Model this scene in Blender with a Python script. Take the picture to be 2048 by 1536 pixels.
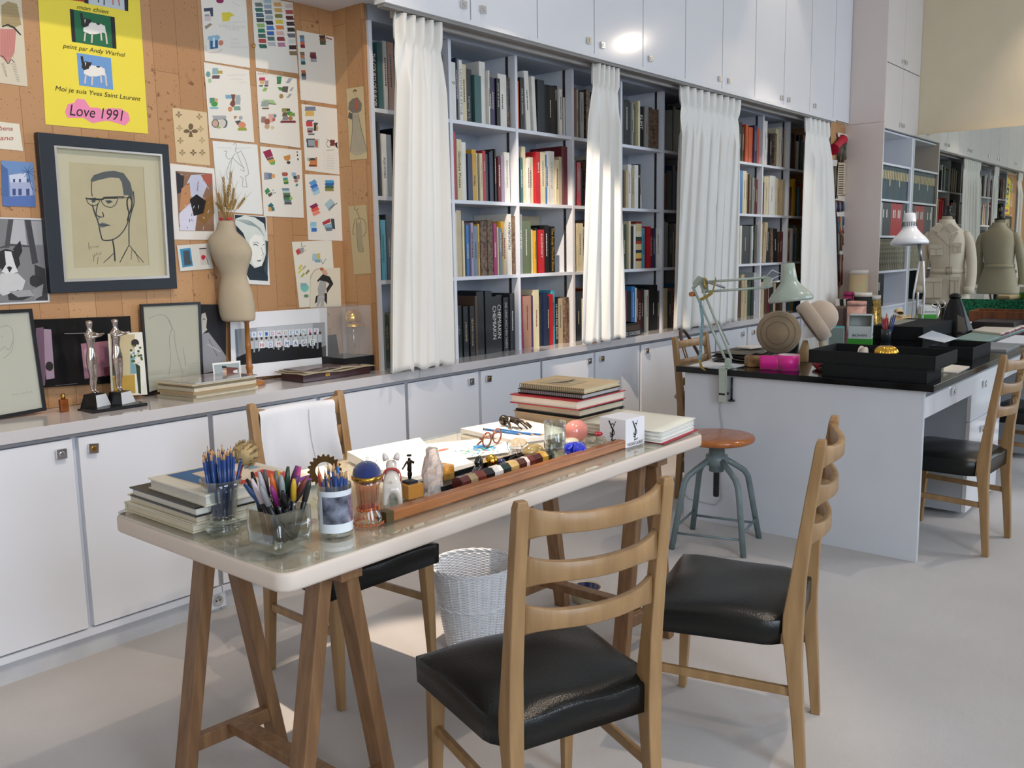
import bpy, bmesh, math, random
from mathutils import Vector, Matrix
V = Vector
PI = math.pi
rnd = random.Random(7)
S = bpy.context.scene
COL = S.collection
for o in list(bpy.data.objects):
    bpy.data.objects.remove(o)

# ---------------------------------------------------------------- camera
CF, CYAW, CPIT, CROL, CH = 1795.93, 0.867998, 0.145037, -0.017283, 1.35
_cy, _sy, _cp, _sp = math.cos(CYAW), math.sin(CYAW), math.cos(CPIT), math.sin(CPIT)
C_F = V((_sy * _cp, _cy * _cp, -_sp))
_rt = V((_cy, -_sy, 0))
_up = _rt.cross(C_F)
C_R = _rt * math.cos(CROL) + _up * math.sin(CROL)
C_U = -_rt * math.sin(CROL) + _up * math.cos(CROL)
EYE = V((0, 0, CH))
cd = bpy.data.cameras.new('camera')
cd.sensor_width = 36
cd.lens = CF / 2048 * 36
cd.clip_start = 0.05
cam = bpy.data.objects.new('camera', cd)
COL.objects.link(cam)
M = Matrix((C_R, C_U, -C_F)).transposed().to_4x4()
M.translation = EYE
cam.matrix_world = M
S.camera = cam

# ---------------------------------------------------------------- light and exposure
S.view_settings.view_transform = 'Standard'
S.view_settings.look = 'None'
S.view_settings.gamma = 1
S.view_settings.use_curve_mapping = False
S.view_settings.exposure = -0.08
w = bpy.data.worlds.new('world')
S.world = w
w.use_nodes = True
w.node_tree.nodes['Background'].inputs[0].default_value = (0.62, 0.78, 1.0, 1)
w.node_tree.nodes['Background'].inputs[1].default_value = 1.0

def light(name, kind, loc, target, power, color, size=0.1, size_y=None, spot=60, blend=0.3):
    d = bpy.data.lights.new(name, kind)
    d.energy = power
    d.color = color
    if kind == 'AREA':
        d.shape = 'RECTANGLE'
        d.size = size
        d.size_y = size_y or size
    else:
        d.shadow_soft_size = size
    if kind == 'SPOT':
        d.spot_size = math.radians(spot)
        d.spot_blend = blend
    o = bpy.data.objects.new(name, d)
    COL.objects.link(o)
    o.location = loc
    o.rotation_euler = (V(target) - V(loc)).to_track_quat('-Z', 'Y').to_euler()
    return o

DAY = (0.75, 0.86, 1.0)
WARM = (1.0, 0.83, 0.66)
WINX = [-1.75, 0.85, 6.3, 8.1]
for x in WINX:                                  # daylight through the tall windows of the street wall
    light('window_daylight', 'AREA', (x, -2.86, 1.95), (x, 2, -1.7), {-1.75: 85, 0.85: 140, 6.3: 92, 8.1: 70}[x], DAY, 1.7, 2.9)
light('ceiling_bounce', 'AREA', (3.5, 0.3, 3.95), (3.5, 0.3, 0), 12, (1.0, 0.93, 0.86), 9.0, 3.5)
SPOTS = [((2.4, 0.33, 3.9), (1.7, 2.0, 0.4), 130, 50), ((2.2, 2.25, 3.9), (1.95, 1.96, 0.75), 760, 18), ((2.1, 2.1, 3.9), (4.28, 2.95, 1.12), 800, 18),
         ((3.2, 2.45, 3.9), (3.3, 2.93, 2.75), 16, 75), ((6.5, 2.5, 3.9), (6.55, 2.93, 2.7), 16, 60), ((6.6, 0.9, 3.9), (7.15, 2.1, 0.8), 170, 26),
         ((8.5, 1.3, 3.9), (9.0, 1.35, 2.3), 70, 75), ((8.5, 0.4, 3.55), (6.2, 1.6, 1.2), 26, 120), ((1.4, 0.9, 3.9), (1.6, 3.3, 1.75), 150, 58), ((5.2, 0.2, 3.9), (4.0, 1.0, 0.0), 90, 48), ((5.6, 1.8, 3.9), (6.7, 2.9, 1.5), 90, 30)]  # the spot aimed at the cork wall is an added fill brightening the cork
for a, b, p, s in SPOTS:
    light('ceiling_spot', 'SPOT', a, b, p, WARM, 0.035, spot=s, blend=1.0 if s > 65 else 0.35)

# ---------------------------------------------------------------- rays: a pixel of the 2048x1536 frame to a point on a real plane
def ray(px, py):
    return C_R * ((px - 1024) / CF) - C_U * ((py - 768) / CF) + C_F
def onz(px, py, z):
    d = ray(px, py); return EYE + d * ((z - CH) / d.z)
def ony(px, py, y):
    d = ray(px, py); return EYE + d * (y / d.y)
def onx(px, py, x):
    d = ray(px, py); return EYE + d * (x / d.x)
def onp(px, py, p0, n):
    d = ray(px, py); return EYE + d * ((V(p0) - EYE).dot(n) / d.dot(n))

# ---------------------------------------------------------------- materials
def lin(h):
    c = [int(h[i:i + 2], 16) / 255 for i in (0, 2, 4)]
    return tuple(x / 12.92 if x <= 0.04045 else ((x + 0.055) / 1.055) ** 2.4 for x in c) + (1,)
MATS = {}
def mat(name, col=None, rough=0.5, metal=0.0, var=0.06, scale=6.0, bump=0.0, bscale=None, stretch=None, trans=0.0, ior=1.45, coat=0.0, spec=0.5, emis=0.0, sss=0.0, alpha=1.0, c2=None, sheen=0.0):
    if name in MATS:
        return MATS[name]
    m = bpy.data.materials.new(name)
    m.use_nodes = True
    nt = m.node_tree
    N, L = nt.nodes, nt.links
    b = N['Principled BSDF']
    b.inputs['Roughness'].default_value = rough
    b.inputs['Metallic'].default_value = metal
    b.inputs['IOR'].default_value = ior
    b.inputs['Transmission Weight'].default_value = trans
    b.inputs['Coat Weight'].default_value = coat
    b.inputs['Coat Roughness'].default_value = 0.08
    b.inputs['Specular IOR Level'].default_value = spec
    b.inputs['Alpha'].default_value = alpha
    b.inputs['Sheen Weight'].default_value = sheen
    if sss:
        b.inputs['Subsurface Weight'].default_value = sss
    if emis:
        b.inputs['Emission Color'].default_value = lin(col)
        b.inputs['Emission Strength'].default_value = emis
    c = lin(col)
    tc = N.new('ShaderNodeTexCoord')
    mp = N.new('ShaderNodeMapping')
    L.new(tc.outputs['Object'], mp.inputs[0])
    if stretch:
        mp.inputs['Scale'].default_value = stretch
    if var or c2:
        nz = N.new('ShaderNodeTexNoise')
        nz.inputs['Scale'].default_value = scale
        nz.inputs['Detail'].default_value = 4
        L.new(mp.outputs[0], nz.inputs[0])
        cr = N.new('ShaderNodeValToRGB')
        cr.color_ramp.elements[0].position = 0.3
        cr.color_ramp.elements[1].position = 0.7
        cr.color_ramp.elements[0].color = tuple(x * (1 - var) for x in c[:3]) + (1,)
        cr.color_ramp.elements[1].color = lin(c2) if c2 else tuple(min(1, x * (1 + var)) for x in c[:3]) + (1,)
        L.new(nz.outputs[0], cr.inputs[0])
        L.new(cr.outputs[0], b.inputs['Base Color'])
    else:
        b.inputs['Base Color'].default_value = c
    if bump:
        n2 = N.new('ShaderNodeTexNoise')
        n2.inputs['Scale'].default_value = bscale or scale * 8
        n2.inputs['Detail'].default_value = 3
        L.new(mp.outputs[0], n2.inputs[0])
        bp = N.new('ShaderNodeBump')
        bp.inputs['Strength'].default_value = bump
        bp.inputs['Distance'].default_value = 0.01
        L.new(n2.outputs[0], bp.inputs['Height'])
        L.new(bp.outputs[0], b.inputs['Normal'])
    m.diffuse_color = c
    MATS[name] = m
    return m
def flat(h, rough=0.6):
    return mat('ink_' + h, h, rough, var=0.03, scale=20)
def wood(name, a, bcol, rough=0.45, st=(14, 14, 1.2), coat=0.1):
    m = mat(name, a, rough, var=0.1, scale=3.5, stretch=st, c2=bcol, bump=0.08, bscale=9, coat=coat)
    return m
M_WHITE = mat('white_lacquer', 'E2E3E8', 0.13, var=0.015, scale=2, coat=0.25)
M_COUNTER = mat('counter_laminate', 'C9C5C6', 0.12, var=0.02, coat=0.4)
M_SHELF = mat('shelf_white', 'DDE0E8', 0.35, var=0.02)
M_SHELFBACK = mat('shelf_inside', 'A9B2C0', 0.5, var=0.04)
M_ALU = mat('aluminium', 'A7A9B0', 0.35, metal=0.7, var=0.04)
M_CHROME = mat('chrome', 'E2E2E4', 0.12, metal=1.0, var=0.02)
M_SILVER = mat('polished_silver', 'D8CFCB', 0.1, metal=1.0, var=0.05, scale=12, bump=0.03)
M_BRASS = mat('brass', 'C79B46', 0.2, metal=1.0, var=0.05)
M_GOLD = mat('gold', 'E0B04A', 0.16, metal=1.0, var=0.05)
M_BLACK = mat('black_lacquer', '14161A', 0.3, var=0.05)
M_BLKFAB = mat('black_fabric', '101112', 0.85, var=0.15, scale=80)
M_DARK = mat('dark_paint', '1F2630', 0.45, var=0.08)
M_LEATHER = mat('black_leather', '0C0F0E', 0.26, var=0.12, scale=7, bump=0.12, bscale=260)
M_CHAIR = wood('beech_wood', '93714A', 'A7845A', 0.4, (9, 9, 1.2))
M_TREST = wood('brown_wood', '775539', '8C6845', 0.5, (16, 16, 1.2))
M_WOOD3 = wood('ruler_wood', '8E5428', 'AB6D3A', 0.35, (2, 18, 18))
M_STOOL = wood('stool_seat_wood', 'A55A26', 'BB7136', 0.25, (2, 12, 2), coat=0.4)
M_CURT = mat('curtain_cotton', 'E6E4DF', 0.85, var=0.02, scale=3, bump=0.05, bscale=220, sheen=0.2)
M_PAPER = mat('paper_white', 'ECEAE3', 0.7, var=0.015, scale=3)
M_PAGES = mat('book_pages', 'D9D0BC', 0.8, var=0.08, scale=90, stretch=(1, 1, 12))
def thin_glass(name, tint, edge=0.35, base=0.07):
    """clear thin glass: see-through with a surface reflection that grows towards grazing angles"""
    m = bpy.data.materials.new(name); m.use_nodes = True
    N, L = m.node_tree.nodes, m.node_tree.links
    N.remove(N['Principled BSDF'])
    t = N.new('ShaderNodeBsdfTransparent'); t.inputs[0].default_value = lin(tint)
    g = N.new('ShaderNodeBsdfGlossy'); g.inputs['Roughness'].default_value = 0.02; g.inputs[0].default_value = (1, 1, 1, 1)
    w0 = N.new('ShaderNodeLayerWeight'); w0.inputs['Blend'].default_value = 0.5
    w1 = N.new('ShaderNodeMath'); w1.operation = 'POWER'; w1.inputs[1].default_value = 2.2
    w_ = N.new('ShaderNodeMath'); w_.operation = 'MULTIPLY_ADD'; w_.inputs[1].default_value = edge * 2; w_.inputs[2].default_value = base
    L.new(w0.outputs['Facing'], w1.inputs[0]); L.new(w1.outputs[0], w_.inputs[0])
    mx = N.new('ShaderNodeMixShader')
    L.new(w_.outputs[0], mx.inputs[0]); L.new(t.outputs[0], mx.inputs[1]); L.new(g.outputs[0], mx.inputs[2])
    L.new(mx.outputs[0], N['Material Output'].inputs[0])
    MATS[name] = m
    return m
M_GLASS = thin_glass('clear_glass', 'EEF3F2', 0.46)
M_THIN = thin_glass('picture_glass', 'FAFBFA', 0.10, 0.03)
M_THIN2 = thin_glass('sketch_glass', 'F6F8F8', 0.10, 0.12)
M_GREY = mat('stool_grey_paint', '6F7E80', 0.35, var=0.18, scale=14)
M_CLOTH = mat('white_cloth', 'DADBE0', 0.85, var=0.03, bump=0.05, bscale=150)

# ---------------------------------------------------------------- mesh builder
OFF = {}
class MB:
    def __init__(s):
        s.v = []; s.f = []; s.m = []; s.s = []
    def add(s, vs, fs, mi=0, sm=False):
        k = len(s.v)
        s.v += [V(p) for p in vs]
        for f in fs:
            s.f.append([k + i for i in f]); s.m.append(mi); s.s.append(sm)
        return s
    def box(s, a, b, mi=0, T=None):
        x0, y0, z0 = a; x1, y1, z1 = b
        vs = [V(p) for p in ((x0, y0, z0), (x1, y0, z0), (x1, y1, z0), (x0, y1, z0), (x0, y0, z1), (x1, y0, z1), (x1, y1, z1), (x0, y1, z1))]
        if T is not None:
            vs = [T @ p for p in vs]
        return s.add(vs, [(0, 3, 2, 1), (4, 5, 6, 7), (0, 1, 5, 4), (1, 2, 6, 5), (2, 3, 7, 6), (3, 0, 4, 7)], mi)
    def beam(s, p, q, w, h, mi=0, up=(0, 0, 1), w2=None, h2=None, sm=False):
        p, q = V(p), V(q)
        d = (q - p).normalized()
        up = V(up)
        if abs(d.dot(up.normalized())) > 0.98:
            up = V((0, 1, 0)) if abs(d.y) < 0.9 else V((1, 0, 0))
        r = d.cross(up).normalized(); u = r.cross(d)
        vs = []
        for c, ww, hh in ((p, w, h), (q, w2 or w, h2 or h)):
            for a, b in ((-1, -1), (1, -1), (1, 1), (-1, 1)):
                vs.append(c + r * (a * ww / 2) + u * (b * hh / 2))
        return s.add(vs, [(0, 1, 2, 3), (7, 6, 5, 4), (0, 4, 5, 1), (1, 5, 6, 2), (2, 6, 7, 3), (3, 7, 4, 0)], mi, sm)
    def tube(s, pts, r, n=8, mi=0, cap=True, sx=1.0, up=None):
        pts = [V(p) for p in pts]
        k = len(pts)
        rs = r if isinstance(r, (list, tuple)) else [r] * k
        vs = []
        prev = None
        for i, p in enumerate(pts):
            d = (pts[min(i + 1, k - 1)] - pts[max(i - 1, 0)])
            d = d.normalized() if d.length > 1e-9 else V((0, 0, 1))
            if prev is None:
                a = V(up) if up else (V((0, 0, 1)) if abs(d.z) < 0.9 else V((1, 0, 0)))
            else:
                a = prev
            e1 = (a - d * a.dot(d)).normalized()
            e2 = d.cross(e1)
            prev = e1
            for j in range(n):
                t = 2 * PI * j / n
                vs.append(p + (e1 * math.cos(t) + e2 * math.sin(t) * sx) * rs[i])
        fs = []
        for i in range(k - 1):
            for j in range(n):
                a, b = i * n + j, i * n + (j + 1) % n
                fs.append((a, b, b + n, a + n))
        s.add(vs, fs, mi, True)
        if cap:
            b0 = len(s.v) - len(vs)
            s.f.append([b0 + j for j in range(n)][::-1]); s.m.append(mi); s.s.append(False)
            s.f.append([b0 + (k - 1) * n + j for j in range(n)]); s.m.append(mi); s.s.append(False)
        return s
    def cyl(s, p, q, r, n=16, mi=0, r2=None):
        return s.tube([p, q], [r, r if r2 is None else r2], n, mi)
    def lathe(s, prof, c=(0, 0, 0), n=24, mi=0, T=None, sq=None, cap=True):
        c = V(c); vs = []
        for r, z in prof:
            for j in range(n):
                t = 2 * PI * j / n
                k = 1.0
                if sq:
                    k = sq(t, z)
                p = V((r * k * math.cos(t), r * k * math.sin(t), z))
                if T is not None:
                    p = T @ p
                vs.append(c + p)
        fs = []
        for i in range(len(prof) - 1):
            for j in range(n):
                a, b = i * n + j, i * n + (j + 1) % n
                fs.append((a, b, b + n, a + n))
        s.add(vs, fs, mi, True)
        if cap:
            b0 = len(s.v) - len(vs)
            if prof[0][0] > 1e-5:
                s.f.append([b0 + j for j in range(n)][::-1]); s.m.append(mi); s.s.append(False)
            if prof[-1][0] > 1e-5:
                e = b0 + (len(prof) - 1) * n
                s.f.append([e + j for j in range(n)]); s.m.append(mi); s.s.append(False)
        return s
    def ball(s, c, r, mi=0, n=16, T=None, fn=None):
        c = V(c)
        rx, ry, rz = (r, r, r) if not isinstance(r, (tuple, list)) else r
        h = n // 2
        vs = []
        for i in range(h + 1):
            ph = PI * i / h
            for j in range(n):
                t = 2 * PI * j / n
                p = V((rx * math.sin(ph) * math.cos(t), ry * math.sin(ph) * math.sin(t), -rz * math.cos(ph)))
                if fn:
                    p = p * fn(p)
                if T is not None:
                    p = T @ p
                vs.append(c + p)
        fs = []
        for i in range(h):
            for j in range(n):
                a, b = i * n + j, i * n + (j + 1) % n
                fs.append((a, b, b + n, a + n))
        return s.add(vs, fs, mi, True)
    def grid(s, fn, nu, nv, mi=0, sm=True, closeu=False):
        vs = [fn(i / nu, j / nv) for j in range(nv + 1) for i in range(nu + (0 if closeu else 1))]
        w_ = nu if closeu else nu + 1
        fs = []
        for j in range(nv):
            for i in range(nu):
                a = j * w_ + i; b = j * w_ + (i + 1) % w_
                fs.append((a, b, b + w_, a + w_))
        return s.add(vs, fs, mi, sm)
    def loft(s, secs, mi=0, sm=False):
        """closed sections (lists of points, same count) joined into one capped body"""
        n = len(secs[0]); vs = [p for q in secs for p in q]
        fs = [tuple(range(n))[::-1], tuple(range(len(vs) - n, len(vs)))]
        for i in range(len(secs) - 1):
            for j in range(n):
                a, b = i * n + j, i * n + (j + 1) % n
                fs.append((a, b, b + n, a + n))
        return s.add(vs, fs, mi, sm)
    def prism(s, poly, z0, z1, mi=0, T=None, sm=False):
        n = len(poly)
        vs = [V((x, y, z0)) for x, y in poly] + [V((x, y, z1)) for x, y in poly]
        if T is not None:
            vs = [T @ p for p in vs]
        fs = [tuple(range(n))[::-1], tuple(range(n, 2 * n))]
        s.add(vs, fs, mi)
        k = len(s.v) - 2 * n
        for i in range(n):
            j = (i + 1) % n
            s.f.append([k + i, k + j, k + n + j, k + n + i]); s.m.append(mi); s.s.append(sm)
        return s
    def sheet(s, poly, t, n, mi=0):
        """3-D polygon given thickness t along n"""
        n = V(n); k = len(poly)
        vs = [V(p) for p in poly] + [V(p) + n * t for p in poly]
        s.add(vs, [tuple(range(k))[::-1], tuple(range(k, 2 * k))] + [(i, (i + 1) % k, k + (i + 1) % k, k + i) for i in range(k)], mi)
        return s
    def build(s, name, mats, parent=None, bevel=0, seg=2, sub=0, solid=0, origin=None, recalc=True, smooth=None):
        if not isinstance(mats, (list, tuple)):
            mats = [mats]
        me = bpy.data.meshes.new(name)
        off = V((0, 0, 0))
        if parent is not None:
            off = OFF.get(parent.name, V((0, 0, 0)))
        elif origin is not None:
            off = V(origin)
        else:
            xs = [p.x for p in s.v]; ys = [p.y for p in s.v]
            off = V(((min(xs) + max(xs)) / 2, (min(ys) + max(ys)) / 2, min(p.z for p in s.v)))
        me.from_pydata([p - off for p in s.v], [], s.f)
        for m in mats:
            me.materials.append(m)
        me.polygons.foreach_set('material_index', s.m)
        me.polygons.foreach_set('use_smooth', s.s)
        if recalc:
            bm = bmesh.new(); bm.from_mesh(me)
            bmesh.ops.remove_doubles(bm, verts=bm.verts, dist=1e-6)
            bmesh.ops.recalc_face_normals(bm, faces=bm.faces)
            bm.to_mesh(me); bm.free()
        o = bpy.data.objects.new(name, me)
        COL.objects.link(o)
        if parent is not None:
            o.parent = parent
            OFF[o.name] = off
        else:
            o.location = off
            OFF[o.name] = off
        if solid:
            md = o.modifiers.new('thickness', 'SOLIDIFY'); md.thickness = solid; md.offset = 0
        if bevel:
            md = o.modifiers.new('bevel', 'BEVEL'); md.width = bevel; md.segments = seg; md.limit_method = 'ANGLE'; md.angle_limit = 0.7
        if sub:
            md = o.modifiers.new('smooth', 'SUBSURF'); md.levels = sub; md.render_levels = sub
        return o
def tag(o, label=None, cat=None, group=None, kind=None):
    if label: o['label'] = label
    if cat: o['category'] = cat
    if group: o['group'] = group
    if kind: o['kind'] = kind
    return o
def thing(name, label, cat, loc=(0, 0, 0), rot=0, group=None, world=True):
    """Empty at the thing's base; world=True: its parts are drawn in world coordinates (rot must be 0)"""
    o = bpy.data.objects.new(name, None)
    o.empty_display_size = 0.05
    COL.objects.link(o)
    o.location = loc
    o.rotation_euler = (0, 0, rot)
    OFF[o.name] = V(loc) if world else V((0, 0, 0))
    return tag(o, label, cat, group)
def copy_tree(o, parent=None):
    c = o.copy(); COL.objects.link(c)
    if parent is not None:
        c.parent = parent
    OFF[c.name] = OFF.get(o.name, V((0, 0, 0)))
    for ch in list(o.children):
        copy_tree(ch, c)
    return c
def struct(mb, name, m, **k):
    return tag(mb.build(name, m, **k), kind='structure')

# ---------------------------------------------------------------- lettering (all font curves are turned into meshes once, at the end)
TEXTS = []
def text(parent, s, p0, p1, n, h, m, shear=0.0, name='lettering', ext=0.0004, bold=0.0):
    """lettering from p0 to p1 along its baseline, letters h tall, facing n; coordinates in the frame its parent's parts use"""
    me = bpy.data.meshes.new(name)
    o = bpy.data.objects.new(name, me)
    COL.objects.link(o)
    o.parent = parent
    off = OFF.get(parent.name, V((0, 0, 0)))
    TEXTS.append((o, s, V(p0) - off, V(p1) - off, V(n).normalized(), h, m, shear, ext, bold))
    return o
def finish_texts():
    cache = {}
    tmp = []
    for t in TEXTS:
        k = (t[1], t[7], t[9])
        if k in cache: continue
        c = bpy.data.curves.new('t', 'FONT'); c.body = t[1]; c.size = 1.0; c.shear = t[7]; c.offset = t[9]
        c.resolution_u = 3
        o = bpy.data.objects.new('t', c); COL.objects.link(o); cache[k] = o; tmp.append(o)
    bpy.context.view_layer.update()
    dg = bpy.context.evaluated_depsgraph_get()
    ms = {k: bpy.data.meshes.new_from_object(o.evaluated_get(dg)) for k, o in cache.items()}
    for o, s, p0, p1, n, h, m, sh, ext, bold in TEXTS:
        src = ms[(s, sh, bold)]
        x = (p1 - p0); L = x.length; x.normalize()
        y = n.cross(x).normalized()
        xs = [v.co.x for v in src.vertices] or [0, 1]
        mn, mx = min(xs), max(xs)
        sx = L / max(1e-6, mx - mn); sy = h / 0.7
        q = [p0 + x * ((v.co.x - mn) * sx) + y * (v.co.y * sy) + n * ext for v in src.vertices]
        me = o.data
        me.from_pydata(q, [], [list(p.vertices) for p in src.polygons])
        me.materials.append(m)
    for o in tmp:
        bpy.data.objects.remove(o)

def lbl(px):
    return px
# ================================================================ THE SETTING
YD = 3.008          # face of the lower cabinet doors
YU = 2.935          # face of the upper cabinet doors
YS = 3.124          # front of the bookcase
ZC = 0.823          # counter top
XE = 8.06           # side panel of the tall cabinet
XM = 8.90           # mirror
def floor_mat():
    m = mat('carpet', 'B3ACA8', 0.95, var=0.05, scale=1.3, c2='C2BDBA', bump=0.25, bscale=350, sheen=0.2)
    return m
struct(MB().box((-3, -2.8, -0.1), (9.3, 3.5, 0)), 'floor', floor_mat())
struct(MB().box((-3, -2.8, 4.0), (9.3, 3.5, 4.1)), 'ceiling', mat('ceiling_paint', 'DEDAD4', 0.8))
M_CREAM = mat('cream_wall', 'DFD1B6', 0.6, var=0.02)
struct(MB().box((9.0, -2.8, 0), (9.2, 3.5, 4.0)), 'wall_right', M_CREAM)
struct(MB().box((-3, -2.8, 0), (-2.8, 3.5, 4.0)), 'wall_left', M_CREAM)
# street wall with four tall windows
mb = MB()
xs = [-2.8] + sum([[x - 0.75, x + 0.75] for x in WINX], []) + [9.0]
for a, b in zip(xs[::2], xs[1::2]):
    mb.box((a, -2.8, 0), (b, -2.65, 4.0))
for x in WINX:
    mb.box((x - 0.75, -2.8, 0), (x + 0.75, -2.65, 0.55)); mb.box((x - 0.75, -2.8, 3.2), (x + 0.75, -2.65, 4.0))
struct(mb, 'wall_front', M_CREAM)
for i, x in enumerate(WINX):
    mb = MB()
    for a in (-0.75, -0.02, 0.71):
        mb.box((x + a, -2.74, 0.55), (x + a + 0.04, -2.70, 3.2))
    for z in (0.55, 2.3, 3.16):
        mb.box((x - 0.75, -2.74, z), (x + 0.75, -2.70, z + 0.04))
    mb.box((x - 0.75, -2.79, 1.30), (x + 0.75, -2.76, 1.33)).box((x - 0.75, -2.79, 1.02), (x + 0.75, -2.76, 1.04))
    for k in range(7):
        xx = x - 0.66 + k * 0.22
        mb.tube([(xx, -2.775, 1.02), (xx, -2.775, 2.0)], 0.010, 6)
        if k < 6: mb.tube([(xx + 0.11 - 0.11 * math.cos(a), -2.775, 1.14 - 0.10 * math.sin(a)) for a in [PI * i / 10 for i in range(11)]], 0.010, 6)
        mb.tube([(xx + 0.05 * math.cos(a), -2.775, 0.92 + 0.05 * math.sin(a)) for a in [2 * PI * i / 12 for i in range(13)]], 0.008, 6)
    struct(mb, 'window_%d' % (i + 1), M_WHITE)

# cork wall: panel joints, pores and dark stains belong to the cork itself
def cork_mat():
    m = bpy.data.materials.new('cork'); m.use_nodes = True
    N, L = m.node_tree.nodes, m.node_tree.links
    b = N['Principled BSDF']; b.inputs['Roughness'].default_value = 0.55
    tc = N.new('ShaderNodeTexCoord')
    br = N.new('ShaderNodeTexBrick')
    mp = N.new('ShaderNodeMapping'); mp.inputs['Rotation'].default_value = (PI / 2, 0, PI / 2)
    sx = N.new('ShaderNodeSeparateXYZ'); cx = N.new('ShaderNodeCombineXYZ'); ad = N.new('ShaderNodeMath')
    L.new(tc.outputs['Object'], sx.inputs[0])
    L.new(sx.outputs['X'], ad.inputs[0]); L.new(sx.outputs['Y'], ad.inputs[1])
    L.new(sx.outputs['Z'], cx.inputs['X']); L.new(ad.outputs[0], cx.inputs['Y'])
    L.new(cx.outputs[0], br.inputs['Vector'])
    br.inputs['Scale'].default_value = 1.0
    br.inputs['Brick Width'].default_value = 0.62; br.inputs['Row Height'].default_value = 0.1
    br.inputs['Mortar Size'].default_value = 0.0012
    br.inputs['Color1'].default_value = lin('C2966A'); br.inputs['Color2'].default_value = lin('B18358'); br.inputs['Mortar'].default_value = lin('946740')
    def noise(sc, d=3, st=None):
        n = N.new('ShaderNodeTexNoise'); n.inputs['Scale'].default_value = sc; n.inputs['Detail'].default_value = d
        L.new(tc.outputs['Object'], n.inputs[0]); return n
    def ramp(a, b_, inv=False):
        r = N.new('ShaderNodeValToRGB'); r.color_ramp.elements[0].position = a; r.color_ramp.elements[1].position = b_
        return r
    n1 = noise(45, 4); r1 = ramp(0.63, 0.70); L.new(n1.outputs[0], r1.inputs[0])
    n2 = noise(3.0, 2); r2 = ramp(0.50, 0.62); L.new(n2.outputs[0], r2.inputs[0])
    mu = N.new('ShaderNodeMath'); mu.operation = 'MULTIPLY'; L.new(r1.outputs[0], mu.inputs[0]); L.new(r2.outputs[0], mu.inputs[1])
    n3 = noise(140, 2); r3 = ramp(0.66, 0.74); L.new(n3.outputs[0], r3.inputs[0])
    mx = N.new('ShaderNodeMath'); mx.operation = 'MAXIMUM'; L.new(mu.outputs[0], mx.inputs[0]); L.new(r3.outputs[0], mx.inputs[1])
    mm = N.new('ShaderNodeMixRGB'); mm.inputs['Color2'].default_value = lin('6B3A1A')
    sc = N.new('ShaderNodeMath'); sc.operation = 'MULTIPLY'; sc.inputs[1].default_value = 0.8; L.new(mx.outputs[0], sc.inputs[0])
    n4 = noise(12, 3); m4 = N.new('ShaderNodeMixRGB'); m4.blend_type = 'MULTIPLY'; m4.inputs[0].default_value = 0.35
    L.new(br.outputs[0], m4.inputs['Color1']); L.new(n4.outputs['Color'], m4.inputs['Color2'])
    L.new(sc.outputs[0], mm.inputs[0]); L.new(br.outputs[0], mm.inputs['Color1'])
    L.new(mm.outputs[0], b.inputs['Base Color'])
    return m
M_CORK = cork_mat()
YC = 3.34
struct(MB().box((-3, YC, ZC + 0.001), (2.757, 3.5, 2.44)), 'wall_back', M_CORK)
struct(MB().box((2.735, YS + 0.012, ZC), (2.757, YC, 2.44)), 'trim_1', M_CORK)
struct(MB().box((-3, 2.957, 2.44), (XE, 3.5, 4.0)), 'wall_above', M_SHELF)
struct(MB().box((7.72, 2.967, ZC), (XE, 3.5, 2.41)), 'trim_2', M_CORK)

# mirror and the cream wall above it
mr = thing('wall_mirror', 'huge plain mirror covering the end wall behind the desk lamps, below the cream wall', 'mirror', (XM, 1.0, 0.0))
MB().box((XM, -2.64, 0.0), (XM + 0.006, 3.0, 2.355)).build('mirror_glass', mat('mirror_silver', 'D6D8D0', 0.01, metal=1.0, var=0), mr)
MB().box((XM + 0.006, -2.64, 0.0), (8.998, 3.0, 2.355)).build('backing', M_CREAM, mr)

# ---------------------------------------------------------------- knobs
def knob(parent, x, y, z, brass=False, r=0.0):
    mb = MB()
    T = Matrix.Translation((x, y, z)) @ Matrix.Rotation(r, 4, 'Y')
    mb.box((-0.017, -0.014, -0.017), (0.017, -0.004, 0.017), 0, T)
    mb.box((-0.010, -0.004, -0.010), (0.010, 0.001, 0.010), 0, T)
    mb.tube([T @ V((0, -0.014, 0)), T @ V((0, -0.017, 0))], 0.009, 14, 1)
    o = mb.build('knob', [M_CHROME, M_BRASS if brass else M_CHROME], parent, bevel=0.0015)
    return o

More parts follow.
